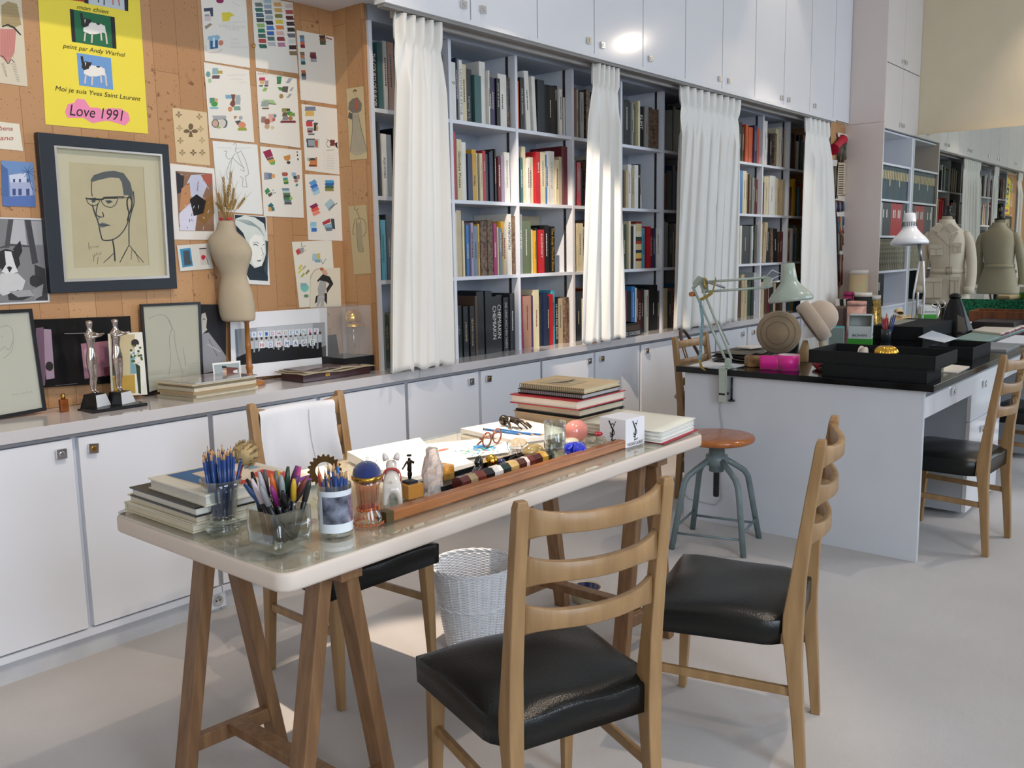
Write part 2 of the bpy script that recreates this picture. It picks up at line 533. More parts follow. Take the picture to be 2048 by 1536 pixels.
# ---------------------------------------------------------------- lower cabinets (pairs of doors) and the counter on them
LOWK = [(1.245, 0), (1.35, 1), (2.20, 0), (2.36, 1), (3.23, 0), (3.36, 1), (4.24, 0), (4.37, 1), (4.87, 1), (5.66, 1), (6.22, 0), (6.40, 1), (7.2, 0), (7.4, 1)]
edges = [-1.71 + 0.5012 * i for i in range(20)]   # ... 0.796, 1.297, 1.798 ...
edges = [e for e in edges if e < 8.0]
names = ['far left under the framed drawings', 'under the portrait and the silver trophies', 'behind the trestle table and draped chair', 'under the first curtain', 'under the second curtain', 'under the open books right of second curtain', 'behind the desk lamp arm', 'behind the felt hats', 'beside the tall cabinet', 'x']
i = 1
u = 0
while i + 2 <= len(edges):
    a = edges[i]; e = edges[min(i + 2, len(edges) - 1)]
    if e <= a: break
    if a > -1.3:
        c = thing('lower_cabinet', 'white lower cabinet with two flat doors, ' + names[min(u, 9)] if u < 9 else 'white lower cabinet', 'cabinet', ((a + e) / 2, 3.2, 0), group='white lower cabinets along the wall')
        u += 1
        MB().box((a + 0.002, 3.035, 0.07), (e - 0.002, 3.5, 0.77)).box((a + 0.002, 3.005, 0.075), (e - 0.002, 3.04, 0.098)).build('body', M_SHELF, c)
        MB().box((a + 0.002, 3.022, 0.0), (e - 0.002, 3.04, 0.07)).build('plinth', mat('plinth_grey', 'C3C4C8', 0.5, var=0.08, scale=9), c)
        MB().box((a, 3.016, 0.767), (e, 3.04, 0.782)).box((a + 0.0, 3.014, 0.10), (a + 0.010, 3.036, 0.767)).box((e - 0.010, 3.014, 0.10), (e, 3.036, 0.767)).build('edge_profile', M_ALU, c)
        n = round((e - a) / 0.5012)
        for k in range(n):
            x0 = a + 0.5012 * k
            d = MB().box((x0 + 0.010, YD, 0.104), (x0 + 0.491, 3.034, 0.764)).build('door', M_WHITE, c, bevel=0.0015)
            for kx, br in LOWK:
                if x0 < kx < x0 + 0.501:
                    knob(d, kx, YD, 0.722, br, 0.1 if br else 0)
            OFF[d.name] = OFF[c.name]
    i += 2
ct = MB()
for a, b in ((-1.6, 2.872), (2.874, 6.4), (6.402, XE - 0.003)):
    ct.box((a, 2.992, 0.783), (b, 3.48, ZC))
tag(ct.build('countertop', M_COUNTER, bevel=0.0015), 'long glossy white countertop running under the cork wall and the bookshelves', 'countertop')
ou = thing('wall_socket', 'white wall socket low on the cabinet plinth behind the trestle table', 'socket', tuple(ony(432, 1205, 3.02)))
p = ony(433, 1203, 3.022)
MB().box((p.x - 0.036, 3.012, 0.012), (p.x + 0.036, 3.022, 0.078)).build('cover_plate', M_SHELF, ou, bevel=0.003)
MB().lathe([(0.021, 0), (0.021, 0.004), (0.016, 0.004), (0.015, 0.0005), (0.0, 0.0005)], (p.x, 3.012, 0.045), 20, T=Matrix.Rotation(PI / 2, 3, 'X')).build('socket_well', mat('socket_grey', 'B9B8B5', 0.5), ou)
MB().box((p.x - 0.009, 3.006, 0.043), (p.x - 0.005, 3.011, 0.047)).box((p.x + 0.005, 3.006, 0.043), (p.x + 0.009, 3.011, 0.047)).build('pin_hole', M_BLACK, ou)

# ---------------------------------------------------------------- upper cabinets, rail and track
UPK = [(925, 10), (964, 20), (1176, 82), (1203, 91), (1299, 118), (1438, 158), (1457, 162), (1562, 196), (1576, 200), (1628, 212)]
UPX = [ony(a, b, YU) for a, b in UPK]
ue = [2.222 + 0.4965 * i for i in range(13)]
pos = ['over the niche', 'over the first curtain', 'over the second curtain', 'above the black and brown books', 'over the wide third curtain', 'over the last curtain', 'in the corner by the tall cabinet']
for q in range(0, 12, 2):
    a = ue[q]; e = ue[q + 2] if q + 2 < len(ue) and q < 10 else XE - 0.002
    c = thing('upper_cabinet', 'tall white wall cabinet with flat doors, ' + pos[q // 2], 'cabinet', ((a + e) / 2, YU, 2.41), group='white upper cabinets')
    MB().box((a + 0.001, YU + 0.004, 2.41), (e - 0.001, 2.956, 3.99)).build('body', M_ALU, c)
    k = 0
    x0 = a
    while x0 < e - 0.05:
        x1 = min(x0 + 0.4965, e)
        if e - x1 < 0.2: x1 = e
        d = MB().box((x0 + 0.004, YU, 2.412), (x1 - 0.004, YU + 0.018, 3.98)).build('door', M_WHITE, c)
        OFF[d.name] = OFF[c.name]
        for kp in UPX:
            if x0 < kp.x < x1:
                knob(d, kp.x, YU, kp.z, False)
        x0 = x1
rl = thing('curtain_rail', 'white pelmet board with grey curtain track along the top of bookshelves', 'curtain rail', (5.2, 2.93, 2.38))
mb = MB()
for a, b in ((2.654, 3.60), (3.602, 5.02), (5.022, 6.9), (6.902, 7.66)):
    mb.box((a, 2.90, 2.385), (b, 2.966, 2.405))
mb.build('pelmet_board', M_WHITE, rl)
MB().box((2.66, 2.915, 2.372), (7.62, 2.955, 2.385)).build('track', mat('track_grey', '8E8B88', 0.5, var=0.1), rl)
MB().box((2.79, 3.0, 2.365), (7.70, 3.02, 2.44)).build('inner_batten', mat('batten', 'B9B6B2', 0.6, var=0.08), rl)

# ---------------------------------------------------------------- bookcase
UPR = [2.765 + 0.5 * i for i in range(11)]
LEV = [ZC, 1.235, 1.615, 2.0]
bc = thing('bookcase', 'white built-in bookcase with cube compartments full of books behind white curtains', 'bookcase', (5.2, YS + 0.14, ZC))
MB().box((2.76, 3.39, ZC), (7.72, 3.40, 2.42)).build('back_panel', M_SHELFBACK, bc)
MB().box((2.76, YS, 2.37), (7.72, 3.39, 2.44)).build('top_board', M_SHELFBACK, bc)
for x in UPR[:10]:
    MB().box((x - 0.010, YS, ZC), (x + 0.010, 3.39, 2.37)).build('upright', M_SHELF, bc)
for i in range(10):
    a, b = UPR[i] + 0.010, UPR[i + 1] - 0.010
    if i == 9: b = 7.718
    for z in LEV[1:]:
        MB().box((a, YS + 0.002, z - 0.018), (b, 3.39, z)).build('shelf', M_SHELF, bc)
for i in (1, 2, 4, 7, 8):
    x = UPR[i + 1] - 0.0105
    mb = MB().box((x - 0.003, 3.17, ZC), (x, 3.185, 2.37)).box((UPR[i] + 0.2, 3.385, ZC), (UPR[i] + 0.215, 3.389, 2.37))
    mb.build('shelf_rail', mat('rail_dark', '4B4A4A', 0.4, metal=0.6, scale=60, var=0.5), bc)

# ---------------------------------------------------------------- curtains
def curtain(x0t, x1t, x0b, x1b, folds, label, seed, zt=2.368, zb=0.836, y=2.936, amp=0.026, hook=True):
    r = random.Random(seed)
    ph = [r.uniform(-0.5, 0.5) for _ in range(folds * 2 + 2)]
    am = [r.uniform(0.65, 1.15) for _ in range(folds * 2 + 2)]
    def fn(u, v):
        z = zt + (zb - zt) * v
        hd = 0.075
        k = min(1, max(0, (v - hd) / 0.12))
        xa = x0t + (x0b - x0t) * (v ** 0.8); xb = x1t + (x1b - x1t) * (v ** 0.8)
        pinch = 1 - 0.05 * math.exp(-((v - hd) / 0.03) ** 2)
        xm = (xa + xb) / 2
        i = min(len(am) - 1, int(u * folds))
        t = u * folds * 2 * PI
        wv = math.sin(t + ph[i] * k * 0.6)
        if v < hd:
            yy = amp * 0.75 * (1 if wv > 0 else -1) * abs(wv) ** 0.35
        else:
            t2 = t * 0.58 + ph[0] * 4 + 0.5 * math.sin(v * 2.5 + ph[1] * 6) + 0.6 * math.sin(u * 7 + ph[2] * 9)
            s2 = (1 - k) * wv * 0.6 + k * math.sin(t2) * (0.8 + 0.3 * math.sin(u * 5 + ph[3] * 9))
            yy = amp * (0.6 + 0.5 * k) * s2 * (1 - 0.45 * math.exp(-((v - hd) / 0.025) ** 2))
            yy += 0.005 * math.sin(t * 1.3 + v * 3 + ph[1]) * k
        x = xa + (xb - xa) * (u + 0.012 * math.sin(t * 2 + v * 4) * k)
        x = xm + (x - xm) * pinch
        z += 0.008 * math.sin(t) * (v > 0.98)
        return V((x, y + yy, z))
    c = thing('curtain', label, 'curtain', ((x0b + x1b) / 2, y, zb), group='white curtains before the bookshelves')
    MB().grid(fn, folds * 12, 60).build('fabric', M_CURT, c, solid=0.0025, recalc=False)
    mb = MB()
    n = folds
    for i in range(n):
        x = x0t + (x1t - x0t) * (i + 0.5) / n
        mb.tube([(x, y + 0.005, zt - 0.005), (x, y + 0.0, zt + 0.004)], 0.003, 5)
    mb.build('hook', M_ALU, c)
curtain(2.745, 3.015, 2.63, 3.03, 5, 'white pleated curtain nearest the cork wall, first from the left', 3)
curtain(4.205, 4.435, 4.09, 4.49, 5, 'white pleated curtain in the warm light patch, second from the left', 5)
curtain(5.15, 5.96, 5.07, 5.95, 9, 'wide white pleated curtain behind the clamp lamp arm, third from left', 8)
curtain(7.10, 7.56, 7.09, 7.89, 5, 'white pleated curtain beside the ribbon board, last on the right', 11, y=2.928)

# ---------------------------------------------------------------- tall cabinet with binders, against the mirror
YT = 2.638
tc_ = thing('tall_cabinet', 'tall white cabinet with open binder shelves beside the mirror', 'cabinet', (8.5, 2.8, 0))
MB().box((XE, YT, 0.0), (XE + 0.02, 3.5, 2.398)).box((XE, YT, 2.40), (XE + 0.02, 2.956, 3.99)).build('side_panel', mat('side_panel_white', 'E6D8D2', 0.3, var=0.015, coat=0.2), tc_)
MB().box((XM - 0.045, YT, 0.0), (XM - 0.002, 3.1, 2.33)).build('right_panel', M_SHELF, tc_)
MB().box((XE + 0.02, 3.08, 0.0), (XM - 0.045, 3.1, 2.33)).build('back_panel', mat('cab_inside', 'B8BAB4', 0.5), tc_)
MB().box((XE + 0.02, YT + 0.03, 2.33), (XM - 0.002, 3.1, 2.345)).build('top_board', M_SHELF, tc_)
TL = [0.823, 1.136, 1.444, 1.757, 2.065]
for z in TL:
    MB().box((XE + 0.021, YT + 0.003, z - 0.018), (XM - 0.046, 3.08, z)).build('shelf', M_SHELF, tc_)
MB().box((XE + 0.021, YT + 0.02, 0.0), (XM - 0.046, 3.06, 0.80)).build('base', M_WHITE, tc_)
MB().box((XE + 0.02, YT + 0.02, 2.35), (8.998, 2.956, 3.99)).build('body', M_ALU, tc_)
mid = 8.514
for (z0, z1) in ((2.352, 2.885), (2.893, 3.98)):
    for (x0, x1) in ((XE + 0.022, mid - 0.002), (mid + 0.002, 8.996)):
        d = MB().box((x0, YT, z0), (x1, YT + 0.019, z1)).build('door', mat('door_warm_white', 'DAD5D2', 0.3, var=0.015), tc_)
        OFF[d.name] = OFF[tc_.name]
        knob(d, x1 - 0.04 if x0 < mid - 0.1 else x0 + 0.04, YT, z0 + 0.055)
# ================================================================ BOOKS ON THE SHELVES
PAL = {'wh': ('white', 'DDDAD2'), 'cr': ('cream', 'D3C7A4'), 'be': ('beige', 'B8A788'), 'bk': ('black', '15171A'), 'dk': ('charcoal', '2C2F32'),
       'nv': ('navy', '1D2A4A'), 'bl': ('blue', '2F6FA8'), 'cy': ('light blue', '4E9DB4'), 'te': ('teal', '39605F'), 'gn': ('dark green', '2B4034'),
       'ol': ('olive green', '56603A'), 'rd': ('red', 'B3202A'), 'dr': ('dark red', '5E1B22'), 'mg': ('magenta', 'A52561'), 'or': ('orange', 'C9542B'),
       'ye': ('yellow', 'C99B2C'), 'br': ('brown', '4F3A2C'), 'gy': ('grey', '8A8B88'), 'pu': ('purple', '3B3157'), 'li': ('lilac', '9E8CA6'),
       'pk': ('pinkish brown', 'A87C69'), 'sp': ('speckled brown', '6B5245'), 'st': ('striped', 'C8B48A'), 'bg': ('blue grey', '6B7C8E'), 'lg': ('pale grey', 'B9BDBB')}
def bmat(code):
    if code == 'sp':
        return mat('book_speckled', '5B463A', 0.6, var=0.5, scale=60, c2='8F7763')
    if code == 'st':
        m = mat('book_striped', 'C8B48A', 0.5, var=0)
        if 'set' not in m:
            m['set'] = 1
            N, L = m.node_tree.nodes, m.node_tree.links
            t = N.new('ShaderNodeTexCoord'); s_ = N.new('ShaderNodeSeparateXYZ'); q = N.new('ShaderNodeMath'); q.operation = 'MULTIPLY'; q.inputs[1].default_value = 4.2
            f = N.new('ShaderNodeMath'); f.operation = 'FRACT'; r = N.new('ShaderNodeValToRGB'); r.color_ramp.interpolation = 'CONSTANT'
            L.new(t.outputs['Object'], s_.inputs[0]); L.new(s_.outputs['Z'], q.inputs[0]); L.new(q.outputs[0], f.inputs[0]); L.new(f.outputs[0], r.inputs[0])
            for i, (p, c) in enumerate(((0, 'CDB98E'), (0.2, '7A2020'), (0.27, 'D8B55A'), (0.42, '27384E'), (0.5, 'CDB98E'), (0.66, 'A83A2A'), (0.74, '2B4034'), (0.85, 'D9CDB2'))):
                e = r.color_ramp.elements[i] if i < 2 else r.color_ramp.elements.new(p)
                e.position = p; e.color = lin(c)
            L.new(r.outputs[0], N['Principled BSDF'].inputs['Base Color'])
        return m
    return mat('book_' + PAL[code][0].replace(' ', '_'), PAL[code][1], 0.42, var=0.08, scale=12, coat=0.15)
WORDN = ['first', 'second', 'third', 'fourth', 'fifth', 'sixth', 'seventh', 'eighth', 'ninth', 'tenth', 'eleventh', 'twelfth', 'thirteenth', 'fourteenth', 'fifteenth', 'sixteenth', 'seventeenth', 'eighteenth', 'nineteenth', 'twentieth']
ROW = ['bottom', 'third', 'second', 'top']
def book_mesh(mb, x0, y0, z0, w_, d, h, mc=0, mp=1, T=None):
    """upright book: spine at y0 facing -y"""
    c = min(0.003, w_ * 0.15)
    mb.box((x0, y0 + c * 0.6, z0), (x0 + c, y0 + d, z0 + h), mc, T)
    mb.box((x0 + w_ - c, y0 + c * 0.6, z0), (x0 + w_, y0 + d, z0 + h), mc, T)
    mb.box((x0 + c * 0.4, y0, z0), (x0 + w_ - c * 0.4, y0 + c, z0 + h), mc, T)
    mb.box((x0 + c, y0 + c, z0 + 0.003), (x0 + w_ - c, y0 + d - 0.004, z0 + h - 0.004), mp, T)
def fill(cell, row, xa, xb, spec, where, lead=0.0, individual=True, sink=0.0):
    z = LEV[row]
    items = [s.split('|') for s in spec.split()]
    W = [(i[0].split(',')) for i in items]
    tot = sum(float(q[1]) for q in W)
    sc = (xb - xa) / tot
    x = xa
    out = []
    for k, (q, it) in enumerate(zip(W, items)):
        code = q[0]; wd = float(q[1]) * sc; h = float(q[2]) / 100
        if code == 'gap':
            x += wd; continue
        tilt = float(q[3]) if len(q) > 3 else 0.0
        y0 = YS + 0.012 + sink + rnd.uniform(0, 0.022) + (0.03 if h < 0.23 else 0)
        d = min(0.255, 3.385 - y0, h * 0.8)
        c = x + wd / 2
        g = 0.0012
        if individual:
            mb = MB()
            book_mesh(mb, x + g, y0, z, wd - 2 * g, d, h)
            nm = 'thin' if wd < 0.017 else ('thick' if wd > 0.038 else '')
            lb = ' '.join(('%s %s book, %s from left, %s shelf %s' % (nm, PAL[code][0], WORDN[k], ROW[row], where)).split())
            o = mb.build('book', [bmat(code), M_PAGES], origin=(c, y0 + d / 2, z))
            tag(o, lb, 'book', 'books on the white bookshelves')
            if tilt:
                o.rotation_euler = (0, math.radians(tilt), 0)
                o.location.z += abs(math.sin(math.radians(tilt))) * wd / 2
            if len(it) > 1:
                s, tc, dr_, f0, f1, hf = it[1].replace('_', ' '), it[2], it[3], float(it[4]), float(it[5]), float(it[6])
                m = flat(PAL.get(tc, (0, tc))[1])
                hh = wd * hf
                if dr_ == 'd':
                    text(o, s, (c + hh / 2, y0 - 0.0006, z + h * f0), (c + hh / 2, y0 - 0.0006, z + h * f1), (0, -1, 0), hh, m)
                elif dr_ == 'u':
                    text(o, s, (c - hh / 2, y0 - 0.0006, z + h * f1), (c - hh / 2, y0 - 0.0006, z + h * f0), (0, -1, 0), hh, m)
                else:
                    text(o, s, (c - wd * hf / 2, y0 - 0.0006, z + h * f0), (c + wd * hf / 2, y0 - 0.0006, z + h * f0), (0, -1, 0), h * f1, m)
            elif wd > 0.012 and rnd.random() < 0.55:
                mb = MB()
                m = flat(rnd.choice(['C9C2AA', 'D8D6CE']) if code in ('bk', 'dk', 'nv', 'te', 'gn', 'ol', 'rd', 'dr', 'mg', 'br', 'pu', 'bl') else rnd.choice(['3A3632', '6E2B28', '3D4A5A']))
                zz = z + h * 0.35; ze = z + h * rnd.uniform(0.6, 0.86); ww = min(0.0035, wd * 0.16)
                while zz < ze:
                    zl = rnd.uniform(0.004, 0.011)
                    mb.box((c - ww, y0 - 0.0004, zz), (c + ww, y0 + 0.001, zz + zl)); zz += zl + 0.0025
                s_ = mb.build('spine_print', m, o)
        else:
            book_mesh(REST, x + g, y0, z, wd - 2 * g, d, h, list(PAL).index(code), len(PAL))
        x += wd
REST = MB()
def cx(i, a=0.0, b=1.0):
    x0 = UPR[i] + 0.011; x1 = UPR[i + 1] - 0.012
    return x0 + (x1 - x0) * a, x0 + (x1 - x0) * b
A = 'left of first curtain'
fill(0, 3, 2.778, 3.02, 'bk,26,24.5|THE_COURTS_OF_EUROPE|wh|u|0.04|0.97|0.55 te,24,29 lg,20,30 pk,30,30 bk,40,24 dk,40,26', A)
fill(0, 2, 2.778, 3.02, 'bk,28,33 wh,20,28|POLK_WYMAN|dk|u|0.3|0.62|0.4 gy,24,28 bk,34,31|ROBERT_MAPPLETHORPE|gy|u|0.2|0.95|0.4 dk,40,26', A)
fill(0, 1, 2.778, 3.02, 'gn,16,29 cy,34,27.5|Influences_of_Fashion|te|d|0.3|0.75|0.3 dk,30,30 be,26,27|WATTEAU|dk|d|0.3|0.8|0.5 gy,40,27 bk,40,25', A)
fill(0, 0, 2.778, 3.02, 'gy,22,27|la_mode_retrouvee|lg|u|0.3|0.9|0.3 gn,22,25|THEATRE_DE_LA_MODE|be|u|0.35|0.8|0.4 cr,26,25|FASHION|bk|u|0.58|0.95|0.75 bk,26,21.5 lg,26,25 bk,40,24', A)
B0 = 'behind first curtain edge'
fill(0, 3, 3.13, 3.252, 'dk,30,26 sp,40,30', B0); fill(0, 2, 3.13, 3.252, 'gy,30,26 rd,36,24', B0)
fill(0, 1, 3.13, 3.252, 'be,36,26 br,28,22', B0)
fill(0, 0, 3.13, 3.252, 'dk,30,25 cr,62,30|I_MACCHIAIOLI|bk|u2|0.3|0.86|0.42'.replace('u2', 'd'), B0, sink=-0.008)
C1 = 'right of first curtain'
fill(1, 3, *cx(1), 'wh,44,27.5|70|bk|h|0.62|0.05|0.7 nv,10,30 wh,20,29|ULTIMATE_STYLE|bg|u|0.1|0.85|0.5 cr,30,27.5 dk,42,26|La_Poudre|lg|d|0.1|0.5|0.25 te,44,23.5 wh,40,31 wh,10,27 dk,12,24 pu,28,24 bk,26,24|parade_de_la_mode|wh|u|0.4|0.9|0.3 wh,58,27 sp,24,26', C1)
fill(1, 2, *cx(1), 'rd,36,33 cr,36,29.5|Goodbye_Picasso|bk|u|0.2|0.8|0.45 wh,34,28.5 nv,36,23 ye,34,25.5|Maroc|dk|d|0.3|0.5|0.4 cr,10,24 dk,10,23 cr,24,24|Christian_Dior|rd|d|0.3|0.8|0.3 rd,26,25.5|Souto|wh|d|0.6|0.8|0.4 dk,20,24 nv,18,25 dk,22,26 bk,14,27 cr,12,20 dr,26,23 li,28,24 wh,44,26|D\'ENGE_A_CALDER|gy|d|0.3|0.85|0.28 sp,18,20', C1)
fill(1, 1, *cx(1), 'cr,28,32 be,34,33 cr,14,28 bk,10,26 bl,22,26 li,18,27 bg,30,25.5 ye,14,26.5 sp,44,28 sp,38,28.5 mg,24,27 cr,10,25 bg,24,24.5|Paul_Gauguin|wh|u|0.5|0.9|0.4 ye,24,28 lg,18,24 wh,32,32|MONDRIAN|dk|d|0.42|0.86|0.5 sp,18,31', C1)
fill(1, 0, *cx(1), 'bk,20,27|THE_NEW_COLOUR|gy|u|0.3|0.85|0.3 bk,34,26.5|GIFT|gy|d|0.45|0.62|0.25 bk,30,26|L\'ACADEMIE|be|u|0.3|0.68|0.32 bk,28,26|SELF_AND_COLOUR|be|u|0.2|0.75|0.32 br,14,31 bk,44,33 bk,42,33 bk,36,30|CHEMIAKIN|wh|u|0.24|0.83|0.55 bk,36,30.5|CHEMIAKIN|wh|u|0.24|0.83|0.55 bk,34,29|DIE_GRIECHISCHEN_VASEN|lg|u|0.06|0.9|0.4 dk,30,31', C1, sink=0.01)
C2 = 'left of second curtain'
fill(2, 3, *cx(2), 'or,26,25|Yves_Saint_Laurent|dr|u|0.2|0.9|0.3 bk,26,27|MARIANO_FORTUNY|wh|d|0.3|0.8|0.35 dr,12,26 wh,28,31,-3 lg,16,22 wh,22,29,-3 dk,46,28 bk,16,26 bk,56,26.5 bk,20,27|ABSTRAIT|wh|u|0.7|0.92|0.5 wh,22,25.5 sp,24,22 wh,14,22', C2)
fill(2, 2, *cx(2), 'nv,24,26 te,18,24 cr,26,30 wh,20,24 cr,34,25 rd,30,28|la_mode|wh|d|0.6|0.8|0.4 cr,34,28 bl,14,27 wh,26,29 wh,42,29.5|LES_LYS_ET_LES_ROIS|be|d|0.3|0.8|0.3 cr,26,25 be,22,27 dr,44,33', C2)
fill(2, 1, *cx(2, 0, 0.72), 'gy,28,32|SIEFF|wh|u|0.42|0.74|0.55 ol,60,28.5 cr,18,24 ye,10,23.5 bk,16,25 rd,36,24|KANDINSKY|wh|u|0.35|0.9|0.3 bk,26,26.5 dk,20,26.5 bk,30,26|The_Andy_Warhol_Show|ye|u|0.03|0.96|0.5', C2)
fill(2, 0, *cx(2), 'dk,16,28 mg,20,31 pk,56,29 pu,18,29 cr,40,32 dk,18,28 nv,32,30 dk,18,28 rd,26,29 cy,20,31 bk,26,27|LE_LIVRE_DES_BIJOUX|wh|u|0.1|0.85|0.4 be,40,26 sp,30,26.5 cr,14,25', C2)
o = MB().box((UPR[2] + 0.2, 3.36, 1.235), (UPR[3] - 0.02, 3.372, 1.56)).build('portfolio', mat('portfolio_beige', 'C4BBA3', 0.7))
tag(o, 'large beige portfolio board standing against the shelf back behind the books', 'portfolio')
C3 = 'touching second curtain'
fill(3, 3, *cx(3, 0, 0.33), 'br,14,25 cr,14,26 dr,30,28 cr,16,27 gy,40,26 br,40,22', C3)
fill(3, 2, *cx(3, 0, 0.33), 'nv,34,26 rd,28,25 dk,40,22', C3); fill(3, 1, *cx(3, 0, 0.33), 'cr,22,28 cr,36,28 be,30,26', C3); fill(3, 0, *cx(3, 0, 0.33), 'wh,16,26 bk,30,29 cr,30,25', C3)
C4 = 'right of second curtain'
fill(4, 3, *cx(4), 'bk,28,30 gy,14,28 dk,46,27.5 gy,16,26 ol,30,26 cr,18,28 bk,40,25|KLIMT|wh|u|0.45|0.8|0.5 gy,30,26 sp,46,26 sp,32,25 bg,20,22|Jacques_Fath|te|u|0.2|0.8|0.4', C4)
fill(4, 2, *cx(4, 0, 0.62), 'br,40,23.5 be,22,23 wh,26,27 be,14,25 wh,30,27 dk,28,28|BLUM|wh|h|0.7|0.05|0.6 wh,12,26,-4 bk,16,22,-5', C4)
fill(4, 1, *cx(4), 'bk,16,25 cr,24,28 gn,30,28 cr,18,30 bk,36,27 wh,18,28 st,50,30 cy,20,26 cr,12,22 rd,32,27 dr,28,26|VALENTINO|lg|u|0.3|0.8|0.4 nv,34,26 wh,22,26', C4)
fill(4, 0, *cx(4), 'dr,20,27 mg,30,28 bk,42,27 bl,34,30 wh,14,29 br,22,28 dr,26,27|STYLES|wh|u|0.3|0.7|0.4 dk,34,28 wh,26,27 bk,70,30 dk,20,26', C4)
C5 = 'touching third curtain'
fill(5, 3, *cx(5, 0, 0.3), 'be,18,25 cr,22,22 dk,40,20 gy,30,27', C5); fill(5, 2, *cx(5, 0, 0.3), 'dr,30,24 dk,30,26', C5)
fill(5, 1, *cx(5, 0, 0.3), 'gy,26,31 gy,26,30 dk,30,28', C5); fill(5, 0, *cx(5, 0, 0.3), 'be,20,26 cr,20,27 cr,26,27 dk,20,25', C5)
C7 = 'right of third curtain'
fill(7, 3, *cx(7), 'bk,40,30 dk,30,30 bk,30,29 br,20,26 or,24,28 ye,16,27 or,40,27 pu,14,28 nv,28,29 or,22,27', C7)
fill(7, 2, *cx(7), 'dk,20,26 rd,36,28 bk,20,26 bl,38,32 cr,40,32 be,20,31 br,22,30 br,24,30 gy,22,28 br,24,28 dr,24,27', C7)
fill(7, 1, *cx(7), 'be,34,29 cr,16,28 be,22,29 wh,20,29 dk,80,29 lg,14,29 bk,26,30 gy,18,30', C7)
fill(7, 0, *cx(7), 'br,90,30 be,26,33 be,22,30 ol,16,25 gn,26,28 bk,24,28 lg,14,34', C7)
C8 = 'left of last curtain'
fill(8, 3, *cx(8), 'cr,26,34 wh,34,34 br,24,26 dk,20,25 br,30,22 sp,24,26 cr,40,30 wh,18,32 dr,30,32 cr,20,31', C8)
fill(8, 2, *cx(8), 'dr,34,25,4 cr,40,30 wh,44,31 wh,28,31 cr,18,30 be,22,29 be,22,29 lg,20,29', C8)
fill(8, 1, *cx(8), 'cr,30,31 be,34,32,5 ol,14,22 dk,40,28 sp,26,28 bk,40,27,-4 br,24,24 dr,34,25 dr,20,25', C8)
fill(8, 0, *cx(8), 'be,60,26 br,40,28 dr,30,27 dk,40,26 cr,26,24 wh,22,22 br,44,26', C8)
C9 = 'touching last curtain'
fill(9, 3, UPR[9] + 0.011, UPR[9] + 0.11, 'bk,30,24 br,20,27 dr,24,25', C9); fill(9, 2, UPR[9] + 0.011, UPR[9] + 0.11, 'be,22,27 cr,20,26 br,24,24', C9)
fill(9, 1, UPR[9] + 0.011, UPR[9] + 0.11, 'dr,24,26 br,22,25 pk,22,27', C9); fill(9, 0, UPR[9] + 0.011, UPR[9] + 0.11, 'dk,24,26 br,22,24', C9)
codes = [c for c in PAL]
for (i, a, b) in ((3, 0.34, 1.0), (5, 0.31, 1.0), (6, 0.0, 1.0), (9, 0.24, 0.98)):
    for row in range(4):
        sp = ' '.join('%s,%d,%.1f' % (rnd.choice(codes), rnd.choice([14, 20, 26, 34]), rnd.uniform(23, 31)) for _ in range(int(14 * (b - a)) + 1))
        x0, x1 = cx(i, a, b)
        fill(i, row, x0, x1, sp, '', individual=False)
o = REST.build('book_rows', [bmat(c) for c in codes] + [M_PAGES])
tag(o, 'rows of mixed books hidden behind the white curtains', 'books', kind='stuff')

# books lying on the counter in front of the shelf right of the second curtain
zz = ZC
lay = [((1250, 664), 0.036, 'bk', 'dark book with white lettering on spine, bottom of the pile on counter', 'LOOK DES COULISSES'), ((1250, 655), 0.03, 'br', 'brown and pink picture book, middle of the pile on counter', None), ((1252, 648), 0.016, 'bk', 'thin black book on top of the pile on the counter', None)]
p = onz(1322, 672, ZC); 
for k, (px, t, c, lb, s) in enumerate(lay):
    b = thing('book', lb, 'book', (p.x - 0.02 * k, 3.10, zz), 0.0, 'books lying before the bookshelf', world=False)
    w_, d = 0.30 - 0.02 * k, 0.22
    MB().box((-w_, -0.06, 0), (0.02, 0.03 + d * 0, t)).build('spine', bmat(c), b)
    MB().box((-w_ + 0.004, -0.058, 0.003), (0.016, 0.05, t - 0.003)).build('page_block', M_PAGES, b)
    MB().box((-w_, -0.064, 0), (0.02, 0.05, 0.003)).box((-w_, -0.064, t - 0.003), (0.02, 0.05, t)).build('cover', bmat(c), b)
    if s:
        text(b, s, (-w_ + 0.03, -0.0645, 0.007), (0.0, -0.0645, 0.007), (0, -1, 0), t * 0.6, flat('D9D7D0'))
    zz += t

# ---------------------------------------------------------------- binders in the tall cabinet
def binder(x, z, w_, h, c, lab, text_, y0=YT + 0.02):
    b = MB()
    b.box((x + 0.001, y0, z), (x + w_ - 0.001, y0 + 0.27, z + h), 0)
    o = b.build('binder', c)
    tag(o, text_, 'binder', 'binders in the tall cabinet')
    if lab:
        l_ = MB().box((x + w_ * 0.2, y0 - 0.001, z + h * lab[0]), (x + w_ * 0.8, y0 + 0.001, z + h * lab[1]))
        l_.build('spine_label', flat(lab[2]), o)
bt, bd, brd = mat('binder_teal', '34505A', 0.5), mat('binder_dark', '20282C', 0.4), mat('binder_red', 'A8282A', 0.45)
x = XE + 0.03
N_ = 17; wv = (XM - 0.05 - x) / N_
for k in range(N_):
    binder(x + k * wv, TL[3], wv, 0.285, bt if k % 4 else bd, (0.62 - 0.2 * (k % 6 > 4), 0.88, 'CDB98C'), 'teal binder with cream label, %s from left on upper cabinet shelf' % WORDN[k])
